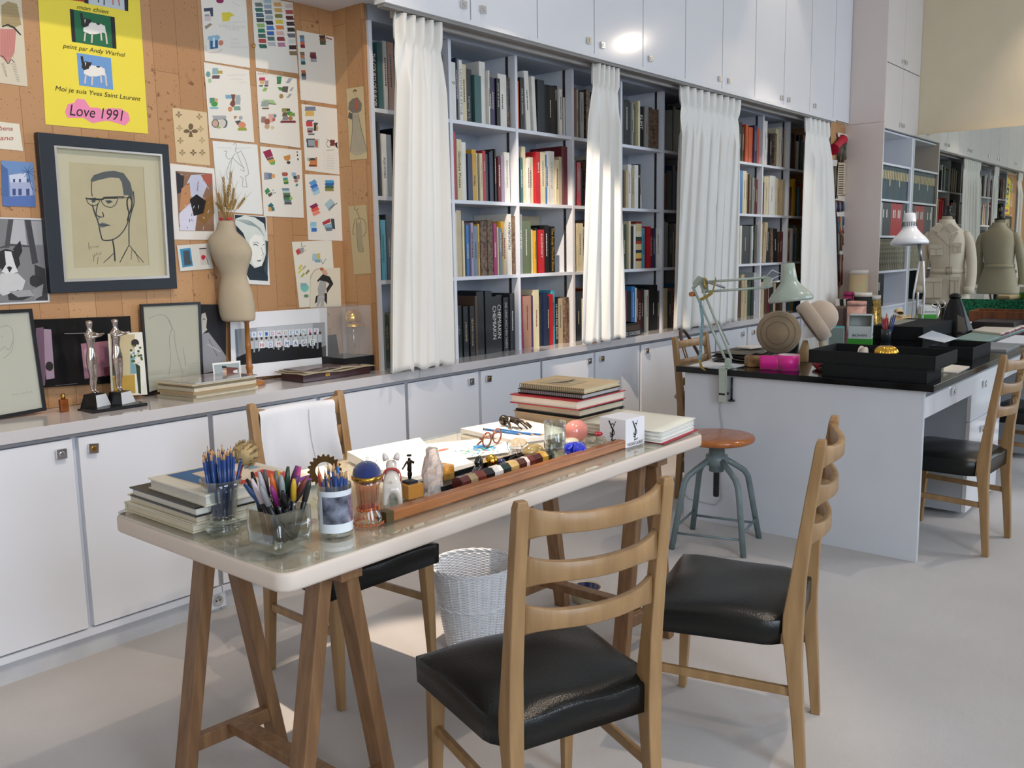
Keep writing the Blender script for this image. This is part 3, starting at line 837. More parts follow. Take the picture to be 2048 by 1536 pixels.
for k in range(N_):
    c = brd if 7 <= k <= 13 else (mat('binder_white', 'B9BDB8', 0.5) if k in (1,) else bd)
    binder(x + k * wv, TL[2], wv, 0.285, c, (0.55, 0.8, 'D5D3CC') if k in (2, 4, 8, 9, 11, 12, 15) else None, '%s binder, %s from left on second cabinet shelf' % ('red' if 7 <= k <= 13 else 'dark', WORDN[k]))
sp_m = mat('swatch_album', '3E4A50', 0.25, var=0.6, scale=40, c2='8A8570', coat=0.5)
for k in range(12):
    binder(x + k * 0.064, TL[1], 0.064, 0.28, sp_m, None, 'plastic-wrapped swatch album, %s from left on third cabinet shelf' % WORDN[k])
for k in range(4):
    binder(x + k * 0.05, TL[0], 0.05, 0.285, bd, (0.5, 0.75, 'B9B8AC') if k == 1 else None, 'dark grey binder, %s from left on lowest cabinet shelf' % WORDN[k])
# ================================================================ PAPERS, PHOTOS AND FRAMES
Z1, Z2, Z3, Z4, Z5 = (0, 0, 3.84), (300, 0, 3.657), (0, 400, 3.34), (280, 380, 3.49), (220, 700, 3.2)
NW = V((0, -1, 0))
class Sheet:
    """flat paper, card or print on a real plane; its drawing is coloured ink faces of the same mesh"""
    def __init__(s, plane, n, corners, base, zt=(0, 0, 1), t=0.0008, corners_zt=(0, 0, 1), wpts=None):
        s.p0 = V(plane); s.n = V(n).normalized(); s.zt = zt
        s.mb = MB(); s.mats = [base if not isinstance(base, str) else mat('sheet_' + base, base, 0.65, var=0.02, scale=4)]
        s.k = 1
        s.idx = {}
        P = wpts or [s.w(x, y, corners_zt) for x, y in corners]
        s.P = P
        s.mb.sheet([p - s.n * t for p in P], t, s.n)
    def w(s, x, y, zt=None):
        zt = zt or s.zt
        return onp(zt[0] + x / zt[2], zt[1] + y / zt[2], s.p0, s.n)
    def mi(s, c):
        if c not in s.idx:
            s.idx[c] = len(s.mats); s.mats.append(flat(c))
        return s.idx[c]
    def poly(s, c, pts):
        s.k += 1
        o = s.n * (0.0001 + 0.000012 * s.k)
        s.mb.add([s.w(x, y) + o for x, y in pts], [tuple(range(len(pts)))], s.mi(c))
    def line(s, c, wd, pts):
        s.k += 1
        o = s.n * (0.0001 + 0.000012 * s.k)
        L = []; R = []
        n = len(pts)
        for i, (x, y) in enumerate(pts):
            x0, y0 = pts[max(0, i - 1)]; x1, y1 = pts[min(n - 1, i + 1)]
            dx, dy = x1 - x0, y1 - y0; l = math.hypot(dx, dy) or 1
            q = wd / 2 * (0.7 if i in (0, n - 1) else 1)
            L.append((x - dy / l * q, y + dx / l * q)); R.append((x + dy / l * q, y - dx / l * q))
        for i in range(n - 1):
            s.mb.add([s.w(*p) + o for p in (L[i], L[i + 1], R[i + 1], R[i])], [(0, 1, 2, 3)], s.mi(c))
    def curve(s, c, wd, pts, m=6):
        out = []
        n = len(pts)
        for i in range(n - 1):
            a, b, d, e = pts[max(0, i - 1)], pts[i], pts[i + 1], pts[min(n - 1, i + 2)]
            for k in range(m):
                t = k / m
                out.append(tuple(0.5 * ((2 * b[j]) + (-a[j] + d[j]) * t + (2 * a[j] - 5 * b[j] + 4 * d[j] - e[j]) * t * t + (-a[j] + 3 * b[j] - 3 * d[j] + e[j]) * t ** 3) for j in (0, 1)))
        out.append(pts[-1])
        s.line(c, wd, out)
    def swatch(s, c, x, y, w_, h, sl=0.0):
        """hand-scribbled crayon patch with ragged ends"""
        n = 5; top = []; bot = []
        L = []; R = []
        for i in range(n + 1):
            yy = y - h / 2 + h * i / n
            L.append((x - w_ / 2 + rnd.uniform(-0.07, 0.07) * w_ + sl * i / n * w_, yy)); R.append((x + w_ / 2 + rnd.uniform(-0.07, 0.07) * w_ + sl * i / n * w_, yy))
        s.poly(c, L + R[::-1])
    def blob(s, c, x, y, rx, ry, n=12, j=0.08):
        s.poly(c, [(x + rx * math.cos(2 * PI * i / n) * rnd.uniform(1 - j, 1 + j), y + ry * math.sin(2 * PI * i / n) * rnd.uniform(1 - j, 1 + j)) for i in range(n)])
    def scrawl(s, c, wd, x0, y0, x1, y1, n, a):
        pts = []
        for i in range(n):
            t = i / (n - 1)
            pts.append((x0 + (x1 - x0) * t, y0 + (y1 - y0) * t + (a if i % 2 else -a) * rnd.uniform(0.3, 1)))
        s.line(c, wd, pts)
    def done(s, name, label=None, cat=None, parent=None, group=None):
        o = s.mb.build(name, s.mats, parent, recalc=False)
        return tag(o, label, cat, group) if label else o
def wp(k=0):
    return (0, YC - 0.002 - 0.0015 * k, 0)
def wl(o, s, txt, x0, y0, x1, y1, h, c, sh=0.15):
    """lettering drawn between two pixels of the sheet's zoom frame"""
    k = s.zt[2]
    p0, p1 = s.w(x0, y0), s.w(x1, y1)
    hh = (s.w(x0, y0 - h) - p0).length
    text(o, txt, p0 + s.n * 0.001, p1 + s.n * 0.001, s.n, hh, flat(c), shear=sh)

# yellow poster
s = Sheet(wp(0), NW, [(278, -240), (1058, -240), (1138, 1028), (350, 955)], 'EFDC4A', Z1, corners_zt=Z1)
s.poly('B8342C', [(530, -60), (645, -60), (648, 15), (538, 0)]); s.poly('26242A', [(645, -60), (680, -60), (680, 30), (648, 22)]); s.poly('BFC9D2', [(680, -60), (955, -60), (958, 80), (680, 30)]); s.poly('26242A', [(950, -60), (985, -60), (985, 88), (958, 82)])
s.line('4A4640', 14, [(760, -40), (755, 20)]); s.line('4A4640', 14, [(800, -40), (800, 40)]); s.line('C66A5A', 14, [(865, -40), (868, 38)]); s.line('C66A5A', 14, [(905, -40), (918, 45)])
s.poly('1E1F22', [(535, 68), (880, 132), (895, 376), (552, 320)]); s.poly('1F6B45', [(565, 76), (848, 128), (864, 370), (582, 324)])
s.poly('6F9CD0', [(588, 405), (852, 446), (870, 690), (608, 655)])
for dx, dy, k in ((0, 0, 1), (5, 332, 0.96)):
    q = lambda pts: [(620 + (x - 620) * k + dx, 100 + (y - 100) * k + dy) for x, y in pts]
    s.poly('ECE8E2', q([(640, 190), (700, 172), (770, 182), (806, 200), (815, 260), (790, 250), (740, 262), (690, 262), (640, 240)]))
    s.poly('2A2826', q([(625, 150), (655, 140), (690, 150), (680, 200), (640, 212), (622, 190)]))
    s.poly('2A2826', q([(612, 100), (632, 100), (640, 155), (622, 160)])); s.poly('2A2826', q([(668, 150), (704, 148), (690, 185)]))
    s.poly('ECE8E2', q([(648, 150), (658, 148), (652, 182)])); s.poly('2A2826', q([(735, 178), (770, 180), (765, 192), (745, 190)]))
    for x0, y0, x1, y1 in ((655, 250, 648, 316), (708, 255, 704, 330), (775, 250, 780, 312), (812, 250, 822, 338)):
        s.line('D9C9C0', 17, q([(x0, y0), (x1, y1)]))
pts = []
for i, (x, y) in enumerate([(498, 860), (520, 800), (570, 790), (590, 758), (650, 765), (690, 825), (760, 828), (785, 850), (830, 830), (930, 835), (985, 870), (998, 925), (960, 965), (880, 940), (820, 925), (710, 946), (640, 905), (520, 905)]):
    pts.append((x, y))
s.poly('EE8DB4', pts)
po = s.done('poster', 'bright yellow poster with two small dog pictures and handwritten French lines', 'poster')
wl(po, s, 'mon chien', 592, 68, 832, 108, 34, '26221A', 0.25); wl(po, s, 'peint par Andy Warhol', 482, 366, 962, 438, 34, '26221A', 0.25)
wl(po, s, 'Moi je suis Yves Saint Laurent', 424, 694, 1080, 776, 36, '26221A', 0.25); wl(po, s, 'Love 1991', 535, 884, 950, 930, 84, '26221A', 0.25)

# dress sketch, note, villa, puppy
s = Sheet(wp(0), NW, [(-60, -230), (148, -230), (212, 665), (-60, 628)], 'D6CBB4', Z1, corners_zt=Z1)
s.poly('A8946A', [(10, 40), (60, 10), (130, 30), (165, 190), (100, 215), (10, 195)])
for k in range(6): s.line('8F7B55', 3, [(15, 50 + 24 * k), (145, 60 + 24 * k)])
s.poly('C8877E', [(0, 220), (125, 225), (112, 400), (80, 460), (60, 488), (0, 430)])
for k in range(9): s.line('A9655E', 2.5, [(8 + k * 13, 225), (8 + k * 11.5, 440)])
s.line('2E2A28', 14, [(15, 205), (60, 190), (110, 215), (160, 270)]); s.curve('2E2A28', 5, [(0, 428), (30, 440), (62, 490), (85, 458), (110, 480)])
for k in range(12): s.line('5C6058', 3, [(8 + k * 3, 490 + k * 8), (34 + k * 2, 480 + k * 10)]); s.line('5C6058', 3, [(85 + k * 4, 490 + k * 12), (118 + k * 3, 480 + k * 13)])
s.done('fashion_sketch', 'colour sketch of a checked jacket and pink skirt, cut by the photo edge', 'sketch')
s = Sheet(wp(0), NW, [(-60, 928), (148, 952), (178, 1160), (-60, 1136)], 'E3DCCB', Z1, corners_zt=Z1)
o = s.done('note', 'small cream note with red handwriting left of the big frame', 'note')
wl(o, s, 'bena', -8, 1000, 98, 1004, 34, 'B5584E', 0.3); wl(o, s, 'ano', 0, 1076, 104, 1076, 34, 'B5584E', 0.3)
s = Sheet(wp(1), NW, [(8, 1232), (255, 1248), (275, 1590), (20, 1580)], '6E8FC0', Z1, corners_zt=Z1)
s.poly('4A69A0', [(10, 1260), (60, 1300), (75, 1590), (22, 1580)]); s.poly('C9CFE2', [(70, 1345), (200, 1325), (205, 1400), (75, 1402)]); s.poly('A9B2D2', [(75, 1402), (245, 1400), (250, 1500), (80, 1510)])
for x in (100, 145, 205): s.poly('3C4C80', [(x, 1375), (x + 16, 1373), (x + 16, 1400), (x, 1400)]); s.poly('3C4C80', [(x - 5, 1450), (x + 20, 1448), (x + 22, 1500), (x - 3, 1502)])
for a in range(9): s.line('314A7C', 5, [(215, 1320), (215 + 55 * math.cos(a * 0.7), 1320 + 45 * math.sin(a * 0.7))])
s.line('314A7C', 6, [(215, 1320), (232, 1400), (250, 1460)]); s.poly('5672B0', [(22, 1510), (270, 1500), (275, 1590), (22, 1580)])
s.done('postcard', 'blue postcard of a white villa and palm pinned left of the frame', 'postcard')
s = Sheet(wp(2), NW, [(-80, 112), (283, 124), (333, 682), (-80, 704)], 'D9D9D9', Z3, corners_zt=Z3)
s.poly('7E7E80', [(-70, 122), (275, 134), (322, 672), (-70, 692)]); s.poly('B5B5B8', [(60, 130), (160, 134), (180, 300), (40, 290)]); s.poly('A2A2A6', [(205, 140), (275, 140), (285, 300), (225, 300)])
s.poly('4A4A4C', [(55, 128), (90, 130), (62, 320), (30, 320)]); s.poly('3E3E42', [(165, 132), (205, 134), (255, 420), (215, 430)]); s.line('4A4A4C', 16, [(0, 320), (70, 300), (200, 310)])
s.poly('333336', [(230, 430), (300, 460), (320, 670), (240, 670)]); s.poly('222224', [(-20, 350), (40, 325), (120, 350), (135, 430), (100, 480), (20, 470), (-20, 440)]); s.poly('222224', [(85, 330), (135, 270), (150, 340), (128, 385)])
s.poly('D8D8D8', [(30, 340), (75, 345), (100, 430), (120, 480), (60, 500), (10, 480), (40, 430)]); s.poly('1C1C1E', [(45, 450), (62, 442), (82, 452), (64, 486)]); s.poly('C9C9CA', [(5, 490), (120, 490), (170, 540), (150, 600), (20, 640), (-30, 600)])
s.poly('303033', [(50, 630), (120, 600), (220, 640), (150, 670), (60, 670)]); s.blob('2A2A2C', 238, 540, 42, 40); s.poly('8C8C8E', [(215, 600), (290, 560), (280, 640), (235, 662)]); s.poly('9E9EA0', [(60, 610), (200, 600), (230, 640), (120, 650)])
s.done('photograph', 'black and white photo of a puppy lying on a shoe, left of frame', 'photograph')

# big framed portrait drawing
fy = YC - 0.035
fr = thing('framed_portrait', 'large black frame holding a line portrait of a man with square glasses', 'picture', tuple(onp(230, 585, (0, fy, 0), NW)))
def ring(mb, O, I, plane, t, zt, mi=0):
    ow = [onp(zt[0] + x / zt[2], zt[1] + y / zt[2], plane, NW) for x, y in O]; iw = [onp(zt[0] + x / zt[2], zt[1] + y / zt[2], plane, NW) for x, y in I]
    for i in range(4):
        j = (i + 1) % 4
        mb.sheet([ow[i], ow[j], iw[j], iw[i]], t, (0, 1, 0), mi)
ONE = (0, 0, 1)
mb = MB(); ring(mb, [(75, 264), (337, 289), (355, 577), (102, 587)], [(108, 290), (326, 308), (341, 556), (129, 564)], (0, fy, 0), 0.03, ONE); mb.build('frame', M_DARK, fr, bevel=0.002)
mb = MB(); ring(mb, [(108, 290), (326, 308), (341, 556), (129, 564)], [(113, 295), (321, 312), (335, 551), (134, 558)], (0, fy + 0.004, 0), 0.024, ONE); mb.build('silver_slip', mat('silver_leaf', 'C4C0BA', 0.35, metal=0.8), fr)
s = Sheet((0, fy + 0.024, 0), NW, [(108, 290), (326, 308), (341, 556), (129, 564)], 'D9D0B7')
s.poly('CDBF9F', [(137, 324), (286, 334), (298, 531), (148, 536)]); s.line('B5A788', 2.2, [(286, 334), (298, 531)])
s.zt = (0, 0, 3.84)
G = '2E343A'
s.poly('5A6066', [(695, 1382), (720, 1345), (800, 1318), (870, 1312), (930, 1325), (930, 1370), (850, 1362), (760, 1382), (700, 1400)])
s.poly('5A6066', [(880, 1312), (950, 1330), (1000, 1400), (1020, 1480), (1018, 1560), (985, 1500), (950, 1500), (935, 1400)])
s.curve(G, 7.2, [(704, 1396), (702, 1450), (708, 1510)])
s.curve(G, 11.6, [(655, 1522), (720, 1532), (790, 1530), (800, 1518), (880, 1514), (955, 1512)])
s.zt = Z3
s.curve(G, 5.5, [(578, -10), (583, 12), (597, 28), (620, 38), (650, 30), (664, 8), (664, -8)]); s.curve(G, 5.5, [(675, -8), (680, 15), (703, 40), (745, 48), (775, 25), (785, -8)])
s.line(G, 6, [(664, -6), (676, -6)]); s.line(G, 7, [(572, -12), (664, -8)]); s.line(G, 8, [(675, -8), (786, -12)]); s.line(G, 6, [(784, -8), (862, -18)])
s.poly('4E555B', [(700, 4), (735, 0), (755, 14), (722, 26)]); s.line(G, 7.2, [(694, -12), (730, -20), (768, -8)]); s.line(G, 5.8, [(600, -10), (640, -14)]); s.poly('4E555B', [(610, 2), (640, 0), (635, 16), (615, 18)])
s.curve(G, 8.7, [(616, 30), (635, 95), (650, 130), (660, 170), (675, 240), (690, 268), (740, 268), (758, 260)]); s.curve(G, 7.2, [(655, 20), (642, 80), (650, 106), (690, 112), (684, 80)])
s.line('62686E', 8, [(655, 130), (668, 115), (695, 112)])
s.poly('6A6F74', [(655, 162), (685, 150), (735, 168), (690, 184), (662, 182)]); s.line(G, 7.2, [(655, 164), (690, 168), (738, 170)])
s.curve(G, 7.2, [(758, 264), (800, 235), (835, 190), (858, 130), (858, 60)]); s.curve(G, 10.2, [(855, 70), (848, 10), (862, -20), (880, 5), (878, 50), (862, 95), (850, 140)]); s.curve(G, 7.2, [(890, -60), (895, 20), (878, 80), (862, 160), (862, 300)])
s.curve(G, 10.2, [(752, 268), (762, 330), (768, 410)]); s.line(G, 5.8, [(765, 350), (730, 385), (690, 420)]); s.line(G, 7.2, [(862, 300), (830, 360), (800, 418)]); s.line(G, 5.8, [(862, 300), (900, 350), (960, 418)]); s.line(G, 4.3, [(880, 330), (875, 400)]); s.line(G, 4.3, [(900, 340), (930, 415)])
s.scrawl(G, 3, 590, 318, 662, 310, 12, 12); s.scrawl(G, 3, 618, 372, 680, 352, 10, 14); s.line(G, 4.3, [(592, 285), (596, 335)]); s.line(G, 4.3, [(655, 380), (650, 430)]); s.line(G, 4.3, [(628, 372), (625, 412)])
s.done('drawing', None, None, fr)
mb = MB(); q = [onp(x, y, (0, fy + 0.012, 0), NW) for x, y in ((113, 295), (321, 312), (335, 551), (134, 558))]
mb.sheet(q, 0.001, (0, 1, 0)); mb.build('glazing', M_THIN, fr)
h = onp(201, 273, (0, fy, 0), NW); MB().cyl((h.x, YC, h.z - 0.004), (h.x, YC - 0.02, h.z - 0.002), 0.003, 10).ball((h.x, YC - 0.02, h.z - 0.002), 0.004).build('hanging_nail', M_BRASS, fr)

# clover card
s = Sheet(wp(0), NW, [(163, 787), (415, 822), (440, 1212), (195, 1187)], 'DAC29A', Z2, corners_zt=Z2)
def clover(x, y, r, c):
    for a in (0.0, 2.6, -2.6 + PI * 0): pass
    s.blob(c, x, y - r, r * 0.55, r * 0.75, 9); s.blob(c, x - r * 0.9, y, r * 0.7, r * 0.45, 9); s.blob(c, x + r * 0.9, y, r * 0.7, r * 0.45, 9)
    s.poly(c, [(x - r * 0.2, y), (x + r * 0.2, y), (x + r * 0.5, y + r * 1.3), (x - r * 0.5, y + r * 1.3)])
clover(298, 960, 33, '6F5C42')
for x, y, c in ((210, 840, '8A7556'), (360, 855, 'A28B66'), (215, 938, 'B39C76'), (370, 945, 'B39C76'), (222, 1030, 'A28B66'), (380, 1028, 'B8A27C'), (235, 1118, 'A28B66'), (316, 1118, '7A6648'), (382, 1118, '9A8460')):
    clover(x, y, 15, c)
s.done('clover_card', 'tan card printed with small three-leaf clovers around a bigger one', 'card')
# white-bordered colour photo
s = Sheet(wp(1), NW, [(145, 1195), (470, 1232), (512, 1755), (178, 1752)], 'E8E4DC', Z2, corners_zt=Z2)
s.poly('8E6B52', [(186, 1250), (455, 1270), (470, 1692), (214, 1690)]); s.poly('2A2A33', [(188, 1255), (250, 1290), (240, 1400), (200, 1420)]); s.poly('C4C8DC', [(300, 1280), (400, 1275), (420, 1350), (380, 1450), (290, 1440), (270, 1340)])
s.poly('C08A5E', [(230, 1380), (290, 1330), (300, 1450), (260, 1560), (215, 1540)]); s.poly('D8D6E6', [(214, 1560), (300, 1480), (345, 1560), (330, 1688), (216, 1686)]); s.poly('8C6430', [(400, 1470), (460, 1420), (470, 1560), (400, 1640), (350, 1600)])
s.poly('1B1718', [(290, 1460), (340, 1420), (410, 1470), (390, 1560), (320, 1580)]); s.poly('B05A48', [(370, 1280), (450, 1272), (455, 1330), (420, 1360)])
for k in range(26): s.line(rnd.choice(['C9CBE0', '141216', 'B98658', 'E0DCE4', '6A4A2C', 'A04038']), 6, [(x := rnd.uniform(205, 440), y := rnd.uniform(1270, 1670)), (x + rnd.uniform(-22, 22), y + rnd.uniform(-26, 26))])
s.line('3A3A44', 3, [(345, 1340), (350, 1400)]); s.line('3A3A44', 3, [(340, 1395), (358, 1350)])
s.done('photograph', 'white-bordered colour photo of draped white fabric and flowers behind the wheat', 'photograph')
# window-and-heart card
s = Sheet(wp(2), NW, [(257, 387), (475, 372), (513, 548), (280, 567)], 'DFDDD6', Z4, corners_zt=Z4)
s.poly('3E8FB8', [(277, 412), (352, 404), (370, 530), (296, 542)]); s.poly('47505A', [(300, 425), (345, 420), (352, 490), (360, 500), (360, 520), (310, 528)]); s.poly('CFC8BE', [(412, 405), (462, 400), (480, 520), (425, 525)]); s.line('2A201E', 9, [(414, 410), (462, 408)])
s.poly('C2203A', [(428, 460), (440, 452), (458, 460), (456, 475), (440, 490), (428, 478)]); s.line('3A3434', 5, [(462, 470), (478, 522)])
s.done('picture_card', 'small card with a blue window and a red heart beside the dress form', 'card')

# colour-study sheets
def study(corn, zt, label, fn, k=0, base='E6E2D8'):
    global s
    s = Sheet(wp(k), NW, corn, base, zt, corners_zt=zt)
    fn()
    s.done('colour_study', label, 'sketch', group='colour study sheets on the cork')
W = lambda c, x, y, w_, h, sl=0.0: s.swatch(c, x, y, w_, h, sl)
def f():
    s.blob('8A1F55', 512, 5, 28, 20); s.poly('3F4757', [(392, 60), (460, 55), (462, 120), (440, 120), (438, 82), (395, 85)]); W('D8C6C4', 422, 128, 46, 50); W('8E96A4', 418, 112, 30, 14); s.poly('9C8B72', [(398, 195), (440, 168), (455, 180), (410, 215)])
    s.poly('D9C840', [(525, 92), (580, 88), (620, 110), (588, 125), (580, 152), (530, 158)]); s.scrawl('A9A9A4', 3, 505, 190, 700, 196, 26, 18); s.scrawl('B0B0AC', 2, 560, 165, 700, 160, 16, 10); s.scrawl('B0B0AC', 2, 560, 215, 650, 222, 12, 8)
    s.poly('8FB4C8', [(425, 265), (500, 255), (515, 275), (500, 292), (498, 350), (435, 358), (432, 292), (420, 285)]); s.poly('2E5E8E', [(440, 300), (495, 292), (498, 352), (442, 360)]); W('C9DDE8', 467, 310, 16, 70); s.blob('C77E62', 518, 313, 18, 20); s.curve('C09080', 3, [(412, 330), (408, 365), (440, 385), (500, 380), (528, 360)])
    s.scrawl('B0B0AC', 2, 595, 290, 640, 285, 8, 9); s.scrawl('B0B0AC', 2, 595, 318, 660, 320, 10, 9); s.scrawl('B0B0AC', 2, 590, 345, 718, 345, 18, 9); s.scrawl('A9A9A4', 2, 600, 15, 655, 45, 9, 9)
study([(368, -60), (700, -50), (732, 497), (402, 445)], Z2, 'colour study sheet with a yellow patch and a blue spool', f)
def f():
    cols = [(792, ['6C7A74', '3F6E62', '4C6474', '35454A', '8FB06A', '2F7A55', '4A6A5E', 'B0483E', '2E6656'], 34, 38), (855, ['A8C0CC', '9AACBC', '6A7888', '9AA8AC', '23303E', '4A7AC0', '3A62A8', '4E6E70', 'B4B8BA'], 10, 39),
            (930, ['D8A868', 'CFA860', '7C7A3E', 'D8C048', 'D88448', 'D8B0A4', '8A3A40', 'B07A94'], 33, 42), (1012, ['D6C4BE', 'A8574E', '5E2E34', '3E3236', '3A3834', '6E7078', 'CED2D2', '3A2C28', '8A7458'], 45, 43)]
    for j, (x, cs, y0, dy) in enumerate(cols):
        for i, c in enumerate(cs):
            W(c, x + i * 4, y0 + i * dy, 54, 30, 0.12)
study([(742, -40), (1043, 20), (1085, 538), (775, 495)], Z2, 'colour study sheet with four long columns of crayon swatches', f)
def f():
    for x, y, cs in ((1110, 270, ['6A7A84', '5E98B8', 'D0644A', '7A3034']), (1112, 392, ['7A6A54', 'C07A4A', '9AAAB4', '3A5A60']), (1120, 525, ['C0643A', '4A4A50', '8A8A94']), (1190, 395, ['7A3A48', '6A2E34', '9AA0A4']), (1258, 270, ['4A3428', '7A5A44', '4A5E4A'])):
        for i, c in enumerate(cs): W(c, x + i * 2, y + i * 23, 32 if x < 1180 else 44, 24, 0.1)
    s.line('A0543A', 14, [(1285, 275), (1330, 288)])
study([(1072, 220), (1350, 272), (1378, 770), (1103, 730)], Z2, 'mostly blank colour study with five small swatch groups near the corner', f)
def f():
    s.blob('6E9A94', 425, 543, 17, 21); W('8EB0B4', 478, 520, 44, 46); W('B0A050', 512, 528, 36, 22); W('6A5458', 482, 563, 54, 26); s.blob('A9C2A0', 436, 590, 14, 18); s.scrawl('B0B0AC', 2, 565, 550, 700, 548, 16, 10); s.scrawl('B0B0AC', 2, 590, 578, 680, 580, 12, 8); s.scrawl('B4B4B0', 2, 650, 602, 705, 604, 8, 6)
    W('5E8E74', 455, 735, 38, 40); W('D8A868', 485, 742, 22, 44); s.blob('4A9A4E', 470, 762, 24, 20); W('8ABAC8', 468, 790, 60, 16)
    W('7AAAC4', 575, 708, 44, 28); s.poly('7A4A38', [(592, 690), (624, 690), (618, 732), (630, 760), (605, 786), (582, 762), (600, 730)]); W('A4AEB4', 642, 730, 38, 70); s.blob('D09064', 586, 798, 17, 19); W('7A9E8E', 636, 792, 50, 30)
    W('A6A8A8', 505, 862, 96, 34); s.blob('5A5A58', 478, 903, 27, 31); s.blob('C8A890', 478, 903, 21, 25); s.blob('4E6264', 540, 902, 28, 34); s.blob('D2C8BC', 532, 902, 24, 30); s.poly('9AB06A', [(485, 940), (505, 918), (522, 938)])
    s.poly('A87A4A', [(612, 848), (640, 852), (618, 874)]); s.blob('A8AEB4', 663, 862, 15, 15); s.poly('4A5050', [(620, 885), (660, 880), (672, 905), (640, 915)]); s.blob('D88E6A', 672, 915, 28, 24); W('98A040', 675, 944, 62, 22)
study([(393, 455), (725, 512), (763, 1043), (437, 1008)], Z2, 'colour study sheet with round spectacle-like shapes below a brown hourglass', f, 1)
def f():
    for i in range(5): s.line('8A4A3A', 5, [(785 + i * 18, 545), (797 + i * 18, 535)])
    W('C2405A', 820, 578, 42, 24); W('D8B47A', 820, 604, 34, 26); W('A89CA4', 853, 606, 26, 34); W('3A5E48', 812, 628, 28, 10); W('4A3E5A', 850, 628, 28, 10); s.poly('94B86A', [(818, 665), (835, 640), (860, 642), (848, 670)])
    W('3E8A5E', 945, 575, 34, 30); W('4A7A4A', 943, 602, 30, 26); s.poly('9EA4A8', [(990, 608), (1015, 572), (1042, 575), (1020, 608)]); s.poly('4A8A4A', [(932, 636), (975, 640), (985, 668), (945, 660)]); s.poly('5E5A54', [(970, 632), (1012, 632), (1005, 678), (965, 670)]); s.blob('A08A54', 960, 703, 16, 18); s.poly('9EA4A8', [(995, 715), (1022, 684), (1038, 690), (1015, 716)]); s.poly('A8ACAE', [(1018, 662), (1040, 636), (1052, 640), (1035, 668)])
    s.poly('A6C28A', [(820, 728), (900, 730), (925, 762), (860, 760)]); W('98A29C', 842, 760, 52, 40); W('7A5A44', 845, 793, 50, 12); s.line('6A6E4A', 9, [(870, 758), (922, 764)])
    W('9A7A6C', 830, 875, 34, 44); s.blob('5E7E94', 907, 848, 18, 14); W('D8A898', 885, 865, 40, 60); s.blob('9A5A48', 857, 890, 20, 24); s.blob('C4A07A', 856, 925, 19, 19); s.blob('D8C098', 895, 934, 14, 13); W('B05A5A', 905, 875, 20, 20)
    W('8A8A50', 985, 805, 42, 26); W('4A3E38', 1012, 803, 24, 16); s.blob('4A8E3E', 1020, 828, 22, 16); W('6A5A3E', 985, 835, 34, 28); W('7A96 4A'.replace(' ', ''), 1040, 838, 40, 26); W('8A8488', 990, 864, 40, 30); s.blob('A87A54', 1026, 866, 18, 15); W('7A2E34', 1010, 890, 110, 16)
study([(775, 520), (1073, 575), (1100, 1082), (805, 1042)], Z2, 'colour study sheet with a green and brown cluster over a maroon bar', f, 1)
def f():
    W('7A8496', 1172, 795, 80, 30); W('D8B060', 1168, 830, 62, 38); W('C8404A', 1165, 905, 46, 40); W('5E7490', 1172, 882, 50, 10); W('4A4E54', 1212, 905, 30, 16); W('3A302E', 1208, 935, 18, 44); W('C0A070', 1222, 938, 14, 34); W('8E9496', 1172, 945, 46, 22); W('7A3034', 1170, 962, 36, 16); W('5A6474', 1180, 982, 46, 12)
    W('4A545C', 1175, 1045, 60, 62); W('9AA4AC', 1182, 1045, 52, 46); W('B8603E', 1216, 1050, 22, 50); s.line('3A3A40', 3, [(1170, 1020), (1235, 1020), (1232, 1080), (1150, 1078)])
    W('7A3A30', 1335, 1045, 34, 44); s.curve('3A3434', 3, [(1288, 1050), (1305, 1028), (1325, 1050), (1305, 1078), (1288, 1050)]); s.poly('332E2E', [(1350, 1048), (1372, 1040), (1368, 1058), (1375, 1090), (1356, 1070)]); s.line('2E2A2A', 3, [(1290, 1100), (1350, 1096)]); s.line('3A3434', 3, [(1292, 1015), (1310, 1030), (1330, 1020)])
    s.line('CFC9BE', 2, [(1262, 1118), (1400, 1125)]); s.line('CFC9BE', 2, [(1275, 1120), (1278, 1255)])
    for k in range(6): s.scrawl('A8A49C', 2, 1292, 1138 + k * 19, 1350, 1140 + k * 19, 9, 7)
    W('B0BAA8', 1160, 1165, 24, 26); s.blob('4A4A4E', 1188, 1170, 26, 16); W('C8804E', 1190, 1190, 44, 34); W('C07A3E', 1215, 1185, 14, 70); W('7A3A30', 1188, 1212, 50, 12)
study([(1107, 760), (1380, 797), (1400, 1280), (1137, 1245)], Z2, 'colour study sheet with a red square and a spectacle doodle with pencil notes', f, 0)
def f():
    c = '9A9C9C'
    for pts in ([(540, 1110), (560, 1105), (555, 1140), (580, 1165), (610, 1150)], [(610, 1060), (620, 1048), (632, 1060), (625, 1100), (640, 1120), (665, 1100)], [(640, 1125), (660, 1180), (690, 1250), (660, 1240)], [(600, 1150), (640, 1190), (690, 1230)], [(625, 1120), (600, 1160), (590, 1240), (600, 1300)], [(665, 1105), (700, 1180), (720, 1270), (690, 1290)], [(660, 1290), (680, 1310), (675, 1360), (690, 1370)], [(700, 1290), (702, 1330), (710, 1370), (690, 1360)], [(590, 1170), (560, 1260), (575, 1320)]):
        s.curve(c, 4, pts)
    s.scrawl('B4B4B2', 2, 490, 1078, 600, 1084, 18, 5); s.scrawl('B4B4B2', 2, 620, 1088, 740, 1080, 18, 5)
study([(457, 1030), (785, 1058), (826, 1570), (500, 1545)], Z2, 'white sheet with a faint pencil figure behind the wheat ears', f, 0, 'E6E7E3')
